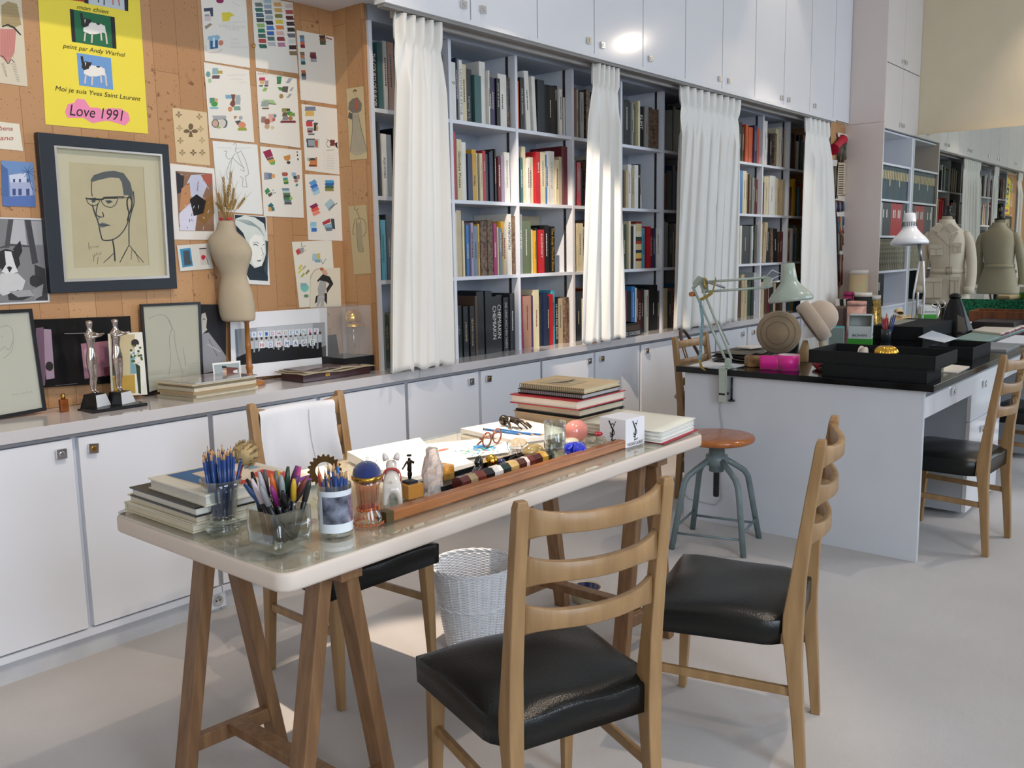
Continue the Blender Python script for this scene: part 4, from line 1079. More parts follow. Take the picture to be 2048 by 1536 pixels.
def f():
    s.poly('96284A', [(825, 1110), (880, 1090), (900, 1140), (850, 1160)]); s.poly('6A5A50', [(850, 1160), (900, 1145), (905, 1160), (860, 1175)]); s.poly('C89A40', [(862, 1175), (905, 1160), (918, 1180), (875, 1195)]); s.poly('5AA45A', [(875, 1195), (915, 1178), (912, 1205), (885, 1205)])
    s.poly('C88A4A', [(975, 1145), (1025, 1130), (1028, 1160), (1010, 1180), (985, 1170)]); s.blob('3E4448', 1013, 1189, 15, 11); s.blob('3A3A3A', 1076, 1112, 5, 6); s.blob('3A3A3A', 1078, 1135, 5, 8); s.blob('3A3A3A', 1082, 1165, 5, 9)
    W('8E94A4', 850, 1288, 32, 52); W('6E7A8A', 878, 1288, 30, 44); W('D8A060', 902, 1288, 24, 30); W('A8584A', 986, 1275, 40, 28); W('3E8E8E', 990, 1308, 36, 18); W('8EA84A', 992, 1322, 36, 12); W('4E7A44', 995, 1338, 34, 18)
    W('9EB4C8', 1052, 1275, 32, 26); W('2E4A54', 1062, 1298, 26, 22); W('B07A68', 1085, 1295, 18, 30); s.blob('A87E6E', 1068, 1322, 16, 13); s.poly('2E8A7E', [(1062, 1355), (1078, 1340), (1084, 1354), (1070, 1366)])
    s.poly('3E8A4E', [(838, 1395), (862, 1372), (880, 1400), (850, 1425)]); s.poly('5A5048', [(860, 1420), (890, 1405), (896, 1425), (872, 1442)]); s.blob('8A8A92', 900, 1392, 5, 5); s.blob('8A8A92', 915, 1410, 5, 5); s.blob('8A8A92', 902, 1412, 5, 5)
    for i, c in enumerate(('6A8A9A', 'B6C8CC', '5A7A4A', '3E4A4A', '4E7A5A', '6A7E88', '5A5454')): W(c, 992 + i * 3, 1385 + i * 17, 52, 17)
    W('8EC04A', 1030, 1450, 20, 22); s.poly('2E6A6E', [(860, 1505), (885, 1482), (905, 1502), (885, 1530)]); W('C89858', 880, 1530, 30, 30); s.poly('3E6A6A', [(885, 1515), (908, 1515), (912, 1540), (895, 1545)])
study([(805, 1070), (1107, 1098), (1126, 1594), (832, 1580)], Z2, 'colour study sheet with a crimson patch over yellow and green stripes', f, 1)
def f():
    for i, (c, dy) in enumerate((('5A9ACC', 1325), ('3A72C0', 1352), ('7AA8D0', 1375), ('A8CCDC', 1400))): s.poly(c, [(1160 + i * 8, dy + 12), (1205 + i * 10, dy - 14), (1222 + i * 8, dy + 8), (1180 + i * 8, dy + 32)])
    for i, c in enumerate(('4A9ACA', '2E6AA8', '4A6A54', '8A8A4A')): W(c, 1312, 1328 + i * 20, 62, 20)
    for i, (c, dy) in enumerate((('8A2A58', 1500), ('E05A48', 1525), ('E88A7A', 1552))): s.poly(c, [(1165 + i * 10, dy + 10), (1215 + i * 8, dy - 16), (1232 + i * 8, dy + 6), (1185 + i * 6, dy + 30)])
    s.poly('A6C4CE', [(1275, 1495), (1320, 1452), (1345, 1475), (1300, 1530)]); s.poly('8EA4AC', [(1300, 1530), (1345, 1478), (1352, 1500), (1312, 1545)]); s.line('4E5E62', 8, [(1318, 1525), (1368, 1485)])
    s.zt = Z4
    W('96C0D4', 1210, 240, 44, 34); W('A6CCDA', 1208, 262, 36, 22); W('3A72C0', 1215, 278, 38, 26); s.poly('B03A44', [(1272, 225), (1325, 198), (1330, 225), (1278, 245)]); s.poly('8FB4C8', [(1278, 245), (1340, 232), (1345, 262), (1290, 262)]); s.poly('3E4A54', [(1330, 200), (1355, 200), (1362, 275), (1342, 270)]); s.poly('6A7A84', [(1290, 262), (1345, 262), (1340, 285), (1300, 288)])
study([(1132, 1273), (1400, 1285), (1429, 1762), (1158, 1755)], Z2, 'colour study sheet with blue stripes above crimson and orange stripes', f, 0)
s = Sheet(wp(0), NW, [(1060, 362), (1338, 350), (1370, 800), (1113, 822)], 'E6E2D4', Z4, corners_zt=Z4)
s.poly('C04A4A', [(1085, 425), (1110, 405), (1125, 440), (1100, 455)]); s.poly('9A9AA0', [(1115, 405), (1145, 405), (1140, 435), (1122, 440)]); s.line('4A7A4A', 5, [(1125, 365), (1130, 400), (1155, 390)]); s.line('3A3A3A', 3, [(1120, 450), (1160, 415)])
W('A8C4CC', 1228, 470, 50, 50); W('D8C068', 1248, 462, 18, 40); W('7AA8B4', 1240, 495, 40, 20); s.curve('6A8A94', 4, [(1262, 480), (1275, 515), (1290, 490), (1300, 480)])
for x, y, c in ((1115, 535, 'D4C04A'), (1140, 540, 'B8B89A'), (1112, 565, 'D8D04A'), (1132, 592, 'A8B44A'), (1165, 570, '9A7A54')): s.poly(c, [(x - 12, y + 12), (x + 10, y - 16), (x + 20, y - 4), (x - 4, y + 20)])
s.blob('7AC4BC', 1148, 680, 30, 30); W('8AB0B4', 1140, 662, 40, 26); s.blob('6A8A6A', 1160, 740, 18, 12)
s.done('colour_study', 'colour study sheet with a turquoise blot half under the coat sketch', 'sketch', group='colour study sheets on the cork')
s = Sheet(wp(3), NW, [(1190, 590), (1240, 548), (1397, 542), (1405, 812), (1187, 822)], 'E0D8C4', Z4, corners_zt=Z4)
s.poly('D0A48A', [(1255, 545), (1300, 560), (1312, 590), (1285, 600)]); s.blob('B86A4A', 1268, 552, 14, 12); s.poly('28282A', [(1238, 630), (1275, 588), (1325, 605), (1350, 655), (1305, 720), (1300, 690), (1322, 655), (1300, 640), (1255, 630), (1240, 645)])
s.poly('A8A8A6', [(1255, 630), (1300, 640), (1298, 690), (1288, 740), (1245, 740), (1240, 690)]); s.poly('28282A', [(1228, 740), (1246, 735), (1250, 770), (1220, 795)]); s.poly('28282A', [(1288, 720), (1306, 720), (1305, 800), (1285, 770)]); s.poly('B0B0AE', [(1240, 742), (1290, 742), (1282, 815), (1258, 815), (1262, 770), (1248, 815), (1232, 815)]); s.curve('B89A6A', 4, [(1190, 620), (1215, 565), (1260, 545)])
s.done('fashion_sketch', 'sketch of a figure in a black tailcoat at the bottom of the cork wall', 'sketch')
# actress photo
s = Sheet(wp(2), NW, [(655, 168), (882, 185), (907, 663), (730, 655)], 'E6E8E6', Z4, corners_zt=Z4)
s.poly('1E2B36', [(660, 172), (876, 190), (893, 635), (765, 628), (700, 500)]); s.poly('D8DED8', [(668, 200), (730, 178), (800, 190), (865, 235), (885, 320), (890, 400), (870, 480), (850, 530), (800, 545), (765, 510), (760, 400), (720, 300), (665, 240)])
s.poly('F0F0E8', [(765, 350), (800, 310), (850, 320), (868, 380), (872, 430), (850, 480), (858, 510), (820, 540), (790, 520), (770, 440)])
for k in range(7): s.curve('8FA0A0', 4, [(675 + k * 12, 210 + k * 5), (760 + k * 10, 215 + k * 8), (840 + k * 5, 270 + k * 9)])
s.poly('3A4A50', [(875, 350), (895, 360), (890, 600), (865, 560), (880, 470)]); s.line('3A4A52', 7, [(790, 385), (808, 378), (825, 390)]); s.line('5A6468', 4, [(785, 372), (812, 362), (832, 374)]); s.line('3A4A52', 6, [(855, 385), (868, 380)]); s.line('6A7A7A', 4, [(846, 400), (862, 450), (846, 458)]); s.poly('7A8284', [(815, 490), (850, 486), (840, 500), (820, 500)])
s.poly('22303C', [(765, 520), (800, 560), (893, 600), (893, 635), (765, 628)])
s.done('photograph', 'cool-toned portrait photo of a blonde woman behind the dress form', 'photograph')
# two slim sketches on the cork return
NX = V((-1, 0, 0)); xs_ = 2.733
s = Sheet((xs_, 0, 0), NX, [(1435, 650), (1560, 630), (1587, 1162), (1463, 1172)], 'CDBB92', Z2, corners_zt=Z2)
s.blob('6A5A48', 1500, 668, 14, 14); s.poly('C8B08A', [(1492, 668), (1512, 668), (1508, 705), (1494, 705)]); s.poly('7A746A', [(1480, 722), (1520, 712), (1550, 760), (1545, 810), (1520, 825), (1480, 825), (1450, 800), (1455, 750)]); s.poly('B05A40', [(1498, 728), (1520, 724), (1524, 805), (1500, 808)])
s.poly('5A564E', [(1455, 820), (1480, 830), (1478, 875), (1448, 862)]); s.poly('B4AC98', [(1480, 825), (1522, 825), (1550, 960), (1585, 1110), (1545, 1130), (1500, 1138), (1462, 1112), (1478, 980)])
for k in range(9): s.line('8A8474', 2, [(1485 + k * 5, 840), (1470 + k * 13, 1110)])
s.curve('6A6458', 3, [(1462, 1112), (1478, 980), (1480, 825)]); s.curve('6A6458', 3, [(1522, 825), (1550, 960), (1588, 1105)])
s.done('fashion_sketch', 'narrow sketch of a woman in a long skirt and rust blouse', 'sketch')
s = Sheet((xs_, 0, 0), NX, [(1453, 115), (1578, 102), (1612, 582), (1493, 590)], 'C6B48C', Z4, corners_zt=Z4)
for pts in ([(1500, 115), (1495, 130), (1510, 140), (1525, 125)], [(1510, 140), (1530, 195), (1500, 205)], [(1500, 205), (1485, 300), (1500, 310)], [(1530, 200), (1565, 210), (1580, 280), (1555, 330)], [(1510, 210), (1515, 330), (1525, 430)], [(1540, 210), (1548, 330), (1560, 430)], [(1525, 432), (1560, 432)]):
    s.curve('7A6E58', 4, pts)
s.poly('A89E84', [(1512, 230), (1545, 230), (1558, 425), (1525, 428)])
s.done('fashion_sketch', 'narrow tan pencil sketch of a figure in wide trousers', 'sketch')

# ---------------------------------------------------------------- things standing on the counter under the cork wall
def lean(px, py, depth_y, tilt=4.0):
    """plane of something leaning on the wall: bottom edge at y=depth_y on the counter"""
    a = math.radians(tilt)
    return V((0, depth_y, ZC)), V((0, -math.cos(a), math.sin(a)))
def framed(name, label, outer, th, y, tilt, border, base, fn, zt, glaze=True, depth=0.012, cat='picture', fm=None):
    global s
    p0, n = lean(0, 0, y, tilt)
    def w_(x, y_): return onp(zt[0] + x / zt[2], zt[1] + y_ / zt[2], p0, n)
    P = [w_(*c) for c in outer]
    zmin = min(p.z for p in P)
    c_ = (P[2] + P[3]) / 2
    r = thing(name, label, cat, (c_.x, c_.y, ZC))
    cen = sum(P, V()) / 4
    I = []
    for i in range(4):
        a, b, d = P[i - 1], P[i], P[(i + 1) % 4]
        I.append(b + (a - b).normalized() * border + (d - b).normalized() * border)
    mb = MB()
    for i in range(4):
        j = (i + 1) % 4
        mb.sheet([P[i], P[j], I[j], I[i]], depth, -n)
    mb.build('frame', fm or M_BLACK, r)
    s = Sheet(p0 - n * depth * 0.5, n, None, base, zt, wpts=[p - n * depth * 0.5 for p in I])
    fn()
    s.done('drawing', None, None, r)
    if glaze:
        mb = MB(); mb.sheet([p - n * depth * 0.25 for p in I], 0.0008, -n); mb.build('glazing', M_THIN2, r)
    return r
def f():
    for pts in ([(0, 850), (50, 840), (85, 880), (80, 1000), (20, 1060)], [(0, 1010), (30, 980), (60, 1000), (90, 930)], [(10, 920), (20, 905)]): s.curve('B4B0A6', 4, pts)
    s.scrawl('A8A49A', 3, 75, 1302, 130, 1296, 8, 8); s.scrawl('A8A49A', 3, 140, 1292, 218, 1280, 10, 8)
framed('framed_sketch', 'black-framed pale pencil sketch leaning at the far left of the counter', [(-180, 745), (215, 725), (313, 1405), (-100, 1480)], 0.01, 3.24, 7, 0.012, 'E2DED2', f, Z3)
def f():
    for pts in ([(60, 900), (130, 870), (190, 890), (225, 960)], [(225, 960), (205, 1040), (215, 1180), (200, 1290)], [(240, 980), (250, 1100), (300, 1290)], [(190, 890), (235, 985)], [(300, 1100), (320, 1230)]): s.curve('A8A79E', 4, pts)
framed('framed_sketch', 'black-framed faint pencil sketch behind the magazine stack', [(5, 797), (423, 780), (445, 1300), (50, 1435)], 0.01, 3.29, 3, 0.010, 'DDD8C8', f, Z4)
# black display folder with violet photographs
p0, n = lean(0, 0, 3.30, 3)
s = Sheet(p0, n, [(190, 800), (870, 775), (900, 1215), (250, 1255)], mat('folder_black', '0E0F12', 0.18, var=0.1), Z3, t=0.012, corners_zt=Z3)
s.poly('6A5064', [(240, 855), (290, 850), (310, 1110), (300, 1240), (245, 1240)]); s.poly('9A8496', [(292, 862), (342, 865), (365, 1190), (310, 1200), (300, 1080)]); s.blob('1A1218', 330, 1110, 26, 32)
s.poly('9E6E7E', [(540, 960), (720, 940), (735, 1170), (565, 1195)]); s.poly('B08894', [(560, 1000), (610, 980), (615, 1110), (570, 1130)]); s.poly('7A3A4A', [(690, 1120), (732, 1110), (735, 1170), (700, 1180)])
s.line('8A8A8E', 5, [(430, 893), (600, 888)]); s.line('6A6A70', 3, [(370, 1240), (520, 1225)])
s.done('photo_folder', 'glossy black display folder with violet photos behind the silver trophies', 'folder')
MB().box((1.40, 3.09, ZC), (1.60, 3.17, ZC + 0.012)).build('x', M_BLACK)
o = bpy.data.objects['x']; o.name = 'black_slate'; tag(o, 'flat black glossy slab lying behind the silver trophies', 'slab')
# wedding-like colour photo
p0, n = lean(0, 0, 3.255, 2)
s = Sheet(p0, n, [(720, 893), (950, 882), (985, 1300), (745, 1310)], 'DEDCD2', Z3, corners_zt=Z3)
s.poly('BFB08A', [(735, 905), (900, 895), (900, 1170), (750, 1180)]); s.poly('2E3A34', [(745, 930), (765, 925), (780, 1170), (752, 1175)]); s.blob('2A221C', 902, 955, 26, 26); s.poly('4A6A60', [(755, 1060), (790, 1050), (800, 1165), (760, 1170)]); s.poly('6E98A0', [(870, 1000), (900, 1010), (910, 1160), (870, 1160)])
for k in range(30): s.blob(rnd.choice(['D8D4C0', '33482E', '486038', 'C8C4A8']), rnd.uniform(870, 950), rnd.uniform(970, 1100), 9, 9, 6)
s.poly('24381F', [(905, 1090), (935, 1110), (942, 1295), (925, 1290)]); s.poly('B08E3A', [(750, 1180), (900, 1168), (905, 1290), (760, 1290)])
s.done('photograph', 'small colour photo with white flowers behind the second silver trophy', 'photograph')
# black and white portrait leaning on cork, right of the framed sketch
p0, n = lean(0, 0, 3.31, 2)
s = Sheet(p0, n, [(300, 797), (600, 800), (600, 1290), (300, 1290)], '1D1E24', Z4, corners_zt=Z4)
s.poly('B8B6B2', [(430, 865), (455, 855), (468, 900), (462, 960), (470, 975), (430, 1010), (425, 940)]); s.poly('8E9096', [(430, 1005), (480, 995), (560, 1100), (600, 1160), (600, 1250), (440, 1280)]); s.line('5A5C62', 6, [(480, 1040), (540, 1160)]); s.line('2A2A2E', 8, [(438, 900), (456, 902)]); s.line('D0CEC8', 5, [(470, 1075), (560, 1130)])
s.done('photograph', 'black and white portrait photo of a man in a pale coat behind frames', 'photograph')
p0, n = lean(0, 0, 3.19, 8)
s = Sheet(p0, n, [(505, 1210), (700, 1190), (706, 1330), (520, 1345)], 'E4E6E4', Z4, corners_zt=Z4)
s.poly('9AA6AA', [(515, 1222), (692, 1205), (696, 1315), (528, 1330)]); s.poly('6A3A32', [(600, 1235), (685, 1240), (688, 1300), (610, 1300)]); s.poly('C8A890', [(575, 1240), (602, 1238), (604, 1278), (582, 1282)]); s.poly('1E1C20', [(570, 1228), (602, 1228), (604, 1244), (575, 1246)]); s.poly('1E1E24', [(545, 1290), (580, 1278), (625, 1285), (640, 1320), (545, 1325)]); s.line('1E1C20', 4, [(575, 1252), (602, 1250)]); s.poly('D8D8DA', [(650, 1262), (680, 1252), (684, 1300), (655, 1300)])
s.done('photograph', 'small colour photo of a dark-haired man leaning beside the wooden stand', 'photograph')
# long group photo with letter placards
p0, n = lean(0, 0, 3.30, 2)
s = Sheet(p0, n, [(628, 862), (1305, 820), (1312, 1262), (640, 1320)], 'E4E6EA', Z4, corners_zt=Z4)
s.poly('9AA0A6', [(660, 972), (1290, 922), (1300, 1165), (672, 1225)]); s.poly('B9BEC4', [(815, 962), (1205, 932), (1205, 1020), (815, 1050)]); s.poly('6E7A8A', [(662, 975), (678, 974), (690, 1180), (675, 1185)])
s.poly('101216', [(673, 1170), (760, 1130), (820, 1135), (860, 1100), (1000, 1120), (1060, 1090), (1150, 1095), (1230, 1110), (1298, 1085), (1300, 1165), (672, 1225)])
for k in range(15):
    x = 780 + k * 34; y = 1055 - k * 3.3
    s.poly(rnd.choice(['D0D4D8', 'B8C0C8', 'C8CCCE']), [(x - 14, y), (x + 12, y - 2), (x + 14, y + 55), (x - 14, y + 57)]); s.blob('4A3A34', x, y - 12, 9, 11, 8); s.poly('15171C', [(x - 12, y + 55), (x + 12, y + 53), (x + 10, y + 105), (x - 10, y + 108)])
gp = s.done('group_photo', 'long white-mounted photo of people holding letter placards', 'photograph')
for i, (ch, c) in enumerate(zip('DAVIDHOCKNEY', ['E8A0B0', '4A8ACA', '3A6ACA', '3A6AB0', 'D04A6A', 'C04A54', 'B08A4A', '4A7AC0', '4A8AB0', '6AB0A0', 'D87A9A', 'C04A50'])):
    x = 735 + i * 43.5; y = 1032 - i * 2.4
    s2 = Sheet(p0 + n * 0.0006, n, [(x, y - 40), (x + 34, y - 42), (x + 34, y - 2), (x, y)], 'DDE4EE', Z4, t=0.0002, corners_zt=Z4)
    s2.done('placard', None, None, gp)
    wl(gp, s2, ch, x + 8, y - 8, x + 26, y - 9, 26, c, 0)
for i, (ch, c) in enumerate(zip('HOMMAGE', ['C03A4A', '3A6AC0', 'C04A54', '3A5AA0', '2A4A9A', '3A3A44', '4A9A6A'])):
    x = 832 + i * 59; y = 1105 - i * 3
    s2 = Sheet(p0 + n * 0.0008, n, [(x, y - 44), (x + 36, y - 46), (x + 36, y - 2), (x, y)], 'E2E6EC', Z4, t=0.0002, corners_zt=Z4)
    s2.done('placard', None, None, gp)
    wl(gp, s2, ch, x + 7, y - 8, x + 29, y - 9, 30, c, 0)

t = thing('thumbtack', 'small brass thumbtack between the two top colour study sheets', 'thumbtack', onp(506, 92, wp(2), NW))
q = onp(506, 92, (0, YC, 0), NW)
MB().cyl(q, q - V((0, 0.009, 0)), 0.0012, 6).build('pin', M_CHROME, t)
MB().ball(q - V((0, 0.010, 0)), (0.006, 0.003, 0.008)).build('head', M_BRASS, t)
# ================================================================ LADDER-BACK CHAIRS
def chair_parts(t, wmat=None, seatmat=None):
    wm = wmat or M_CHAIR
    for sx in (-1, 1):
        x = 0.172 * sx
        mb = MB()
        pts = [(-0.208, 0.0, 0.012, 0.013), (-0.196, 0.16, 0.014, 0.016), (-0.184, 0.30, 0.016, 0.020), (-0.178, 0.385, 0.017, 0.025), (-0.179, 0.43, 0.017, 0.025), (-0.188, 0.53, 0.016, 0.019), (-0.208, 0.70, 0.015, 0.015), (-0.231, 0.872, 0.014, 0.013), (-0.233, 0.888, 0.011, 0.010)]
        mb.loft([[V((x - hx, y - hy, z)), V((x + hx, y - hy, z)), V((x + hx, y + hy, z)), V((x - hx, y + hy, z))] for y, z, hx, hy in pts])
        mb.build('back_post', wm, t, bevel=0.003, seg=2)
        mb = MB()
        mb.beam((0.187 * sx, 0.190, 0.0), (0.182 * sx, 0.176, 0.36), 0.022, 0.022, up=(0, 1, 0), w2=0.040, h2=0.036)
        mb.build('leg', wm, t, bevel=0.003)
        MB().beam((0.183 * sx, 0.17, 0.235), (0.172 * sx, -0.19, 0.225), 0.015, 0.024).build('stretcher', wm, t, bevel=0.003)
    for zc, yb in ((0.842, -0.226), (0.742, -0.214), (0.640, -0.200)):
        def fn(u, v, zc=zc, yb=yb):
            a = (u - 0.5) * 2
            x = a * 0.160
            bow = 0.038 * (1 - a * a)
            hh = 0.017 + 0.012 * abs(a) ** 5
            droop = -0.006 * (1 - a * a)
            ring_ = [(-1, -1), (-0.8, -1.15), (0.8, -1.15), (1, -1), (1, 1), (0.8, 1.12), (-0.8, 1.12), (-1, 1)]
            k = int(round(v * 8)) % 8
            sy, sz = ring_[k]
            return V((x, yb - bow + sy * 0.0085, zc + droop + sz * hh))
        mb = MB().grid(fn, 14, 8)
        n = 15
        mb.f.append([j * n for j in range(8)]); mb.m.append(0); mb.s.append(False)
        mb.f.append([j * n + 14 for j in range(8)][::-1]); mb.m.append(0); mb.s.append(False)
        mb.build('slat', wm, t)
    MB().box((-0.165, -0.178, 0.352), (0.165, -0.160, 0.38)).box((-0.175, 0.150, 0.352), (0.175, 0.172, 0.38)).box((-0.180, -0.17, 0.352), (-0.160, 0.165, 0.38)).box((0.160, -0.17, 0.352), (0.180, 0.165, 0.38)).build('seat_rail', wm, t)
    def hw(y):
        return 0.196 + (y + 0.185) / 0.385 * 0.022
    def top(u, v):
        a, b = (u - 0.5) * 2, (v - 0.5) * 2
        y = 0.007 + b * 0.192
        x = a * (hw(y) - 0.0)
        if y < -0.12: x *= 1 - 0.22 * ((-0.12 - y) / 0.065)
        e = (1 - abs(a) ** 2.6) ** 0.8 * (1 - abs(b) ** 2.6) ** 0.8 * 0.7 + 0.3 * (1 - abs(a) ** 14) * (1 - abs(b) ** 14)
        return V((x, y, 0.418 + 0.030 * e + 0.002 * math.sin(a * 5 + b * 4)))
    mb = MB().grid(top, 20, 20)
    k = 21
    per = [i for i in range(k)] + [k * j + 20 for j in range(1, 21)] + [k * 20 + i for i in range(19, -1, -1)] + [k * j for j in range(19, 0, -1)]
    b0 = len(mb.v)
    n = len(per)
    for lv, (dz, s_) in enumerate(((-0.004, 1.010), (-0.066, 1.006), (-0.070, 0.9))):
        for i in per:
            p = mb.v[i]
            mb.v.append(V((p.x * s_, (p.y - 0.007) * s_ + 0.007, 0.418 + dz)))
    prev = per
    for lv in range(3):
        cur = [b0 + lv * n + i for i in range(n)]
        for i in range(n):
            j = (i + 1) % n
            mb.f.append([prev[i], prev[j], cur[j], cur[i]]); mb.m.append(0); mb.s.append(True)
        prev = cur
    mb.f.append(prev); mb.m.append(0); mb.s.append(False)
    mb.build('seat', seatmat or M_LEATHER, t)
G_CH = 'ladder-back chairs with black leather seats'
ch0 = thing('dining_chair', 'beech ladder-back chair with black leather seat, nearest the camera in front of table', 'chair', (1.504, 1.206, 0), -0.369, G_CH, world=False)
chair_parts(ch0)
for x, y, r, lb in ((2.222, 1.08, 0.272, 'beech ladder-back chair with creased glossy black seat, at the right end of the table'),
                    (1.782, 2.223, 3.111, 'ladder-back chair with a white coat over its back, behind the trestle table'),
                    (4.392, 1.068, -0.05, 'ladder-back chair pushed under the near end of the white desk'),
                    (5.80, 1.00, -0.12, 'ladder-back chair at the right edge of the photo, further along the desk'),
                    (4.408, 2.205, 3.14, 'ladder-back chair tucked in behind the white desk, below the third curtain')):
    c = copy_tree(ch0)
    c.location = (x, y, 0); c.rotation_euler = (0, 0, r); c['label'] = lb

# white coat draped on the back of the chair behind the table
def coat(u, v):
    # v = 0.12 is the fold over the top slat; the long part hangs on the seat side of the back
    a = (u - 0.5) * 2
    bow = 0.036 * (1 - a * a)
    x = a * (0.148 - 0.012 * max(0, v - 0.4)) + 0.012 * math.sin(v * 5)
    wv = (0.010 * math.sin(a * 7 + v * 3) + 0.005 * math.sin(a * 15 - v * 4)) * min(1, max(0, v - 0.12) * 2)
    y0 = -0.226 - bow
    if v < 0.10:
        t = (0.10 - v) / 0.10
        return V((x, y0 - 0.016 - 0.004 * t, 0.858 - 0.20 * t))
    if v < 0.15:
        t = (v - 0.10) / 0.05
        return V((x, y0 - 0.015 + 0.030 * t, 0.858 + 0.008 * math.sin(PI * t)))
    t = (v - 0.15) / 0.85
    return V((x, y0 + 0.016 + 0.012 * t + bow * 0.7 * t + wv * 0.6, 0.858 - (0.34 + 0.05 * a) * t))
ct_ = thing('white_coat', 'white cotton work coat hung over the chair back behind the table', 'coat', (1.782, 2.223, 0), 3.111, world=False)
MB().grid(coat, 28, 30).build('fabric', M_CLOTH, ct_, solid=0.003, recalc=False, sub=1)
MB().grid(lambda u, v: coat(0.30 + 0.010 * u, 0.2 + 0.78 * v) + V((0, 0.004, 0)), 1, 20).build('seam', mat('seam_grey', 'B9BBC2', 0.9), ct_, recalc=False)
MB().grid(lambda u, v: V((0.10 + 0.07 * u + 0.03 * v, -0.275 - 0.03 * math.sin(u * 4) - 0.01 * v, 0.80 - 0.42 * v + 0.02 * u)), 6, 14).build('sleeve', M_CLOTH, ct_, solid=0.006, recalc=False, sub=1)

# ================================================================ TRESTLE TABLE
TZ = 0.75
TX0, TX1, TY0, TY1 = 0.972, 2.655, 1.408, 2.095
def rrect(x0, y0, x1, y1, r, n=6):
    out = []
    for cx_, cy_, a0 in ((x1 - r, y1 - r, 0), (x0 + r, y1 - r, 90), (x0 + r, y0 + r, 180), (x1 - r, y0 + r, 270)):
        for k in range(n + 1):
            a = math.radians(a0 + 90 * k / n)
            out.append((cx_ + r * math.cos(a), cy_ + r * math.sin(a)))
    return out
tb = thing('tabletop', 'long cream-edged tabletop under a glass sheet, resting on two trestles', 'table top', (1.81, 1.75, 0.700))
MB().prism(rrect(TX0, TY0, TX1, TY1, 0.035), 0.703, 0.7435, sm=True).build('board', mat('felt_board', 'D8CABE', 0.6, var=0.02, scale=4), tb, bevel=0.008, seg=3)
MB().prism(rrect(TX0 + 0.003, TY0 + 0.003, TX1 - 0.003, TY1 - 0.003, 0.032), 0.7440, TZ, sm=True).build('glass_sheet', thin_glass('table_glass', 'F8FAF7', 0.22), tb, bevel=0.001)
def trestle(x, label):
    t = thing('trestle', label, 'trestle', (x, 1.775, 0), 0, 'wooden trestles under the table', world=False)
    for sy, y in ((-1, -0.23), (1, 0.225)):
        for sx in (-1, 1):
            MB().beam((sx * 0.145, y, 0.0), (sx * 0.022, y - sx * 0.012, 0.672), 0.034, 0.052, up=(0, 1, 0)).build('leg', M_TREST, t, bevel=0.003)
        MB().beam((-0.118, y + 0.01, 0.128), (0.118, y - 0.01, 0.128), 0.026, 0.040).build('stretcher', M_TREST, t, bevel=0.003)
    MB().box((-0.020, -0.205, 0.132), (0.024, 0.200, 0.160)).build('long_stretcher', M_TREST, t, bevel=0.003)
    MB().box((-0.03, -0.30, 0.655), (0.03, 0.30, 0.7028)).build('top_beam', M_TREST, t, bevel=0.003)
trestle(1.195, 'brown wooden A-frame trestle under the left end of the table')
trestle(2.495, 'brown wooden A-frame trestle under the right end of the table')

# ================================================================ STOOL, BASKET, BOWL
st = thing('swivel_stool', 'round brown wooden swivel stool on four grey bent steel legs', 'stool', (3.665, 1.885, 0), 0.0, world=False)
MB().lathe([(0.0, 0.482), (0.15, 0.482), (0.166, 0.490), (0.170, 0.500), (0.166, 0.511), (0.14, 0.514), (0.0, 0.508)], n=40).build('seat', M_STOOL, st)
MB().lathe([(0.0, 0.474), (0.045, 0.474), (0.045, 0.482), (0.0, 0.482)], n=20).lathe([(0.034, 0.345), (0.034, 0.372), (0.050, 0.376), (0.050, 0.420), (0.037, 0.424), (0.034, 0.474)], n=20).build('hub', M_GREY, st)
MB().lathe([(0.0, 0.225), (0.013, 0.225)] + [(0.013 + 0.0015 * (k % 2), 0.23 + k * 0.006) for k in range(20)] + [(0.013, 0.36)], n=14).build('screw', M_BLACK, st)
feet = [(-0.196, 0.118), (0.132, 0.188), (0.190, -0.128), (-0.105, -0.192)]
feet = [(3.472 - 3.665, 2.004 - 1.885), (3.795 - 3.665, 2.075 - 1.885), (3.858 - 3.665, 1.759 - 1.885), (3.563 - 3.665, 1.695 - 1.885)]
for x, y in feet:
    r = math.hypot(x, y); ux, uy = x / r, y / r
    P = [(ux * 0.03, uy * 0.03, 0.405), (ux * 0.10, uy * 0.10, 0.365), (ux * 0.145, uy * 0.145, 0.335), (ux * 0.165, uy * 0.165, 0.305), (ux * 0.175, uy * 0.175, 0.26), (x, y, 0.0)]
    MB().tube(P, 0.0135, 12).build('leg', M_GREY, st)
for i in range(4):
    a, b = feet[i], feet[(i + 1) % 4]
    k = 0.93
    z_ = 0.075 if i % 2 else 0.10
    MB().tube([(a[0] * k, a[1] * k, z_), (b[0] * k, b[1] * k, z_)], 0.006, 8).build('rung', M_GREY, st)

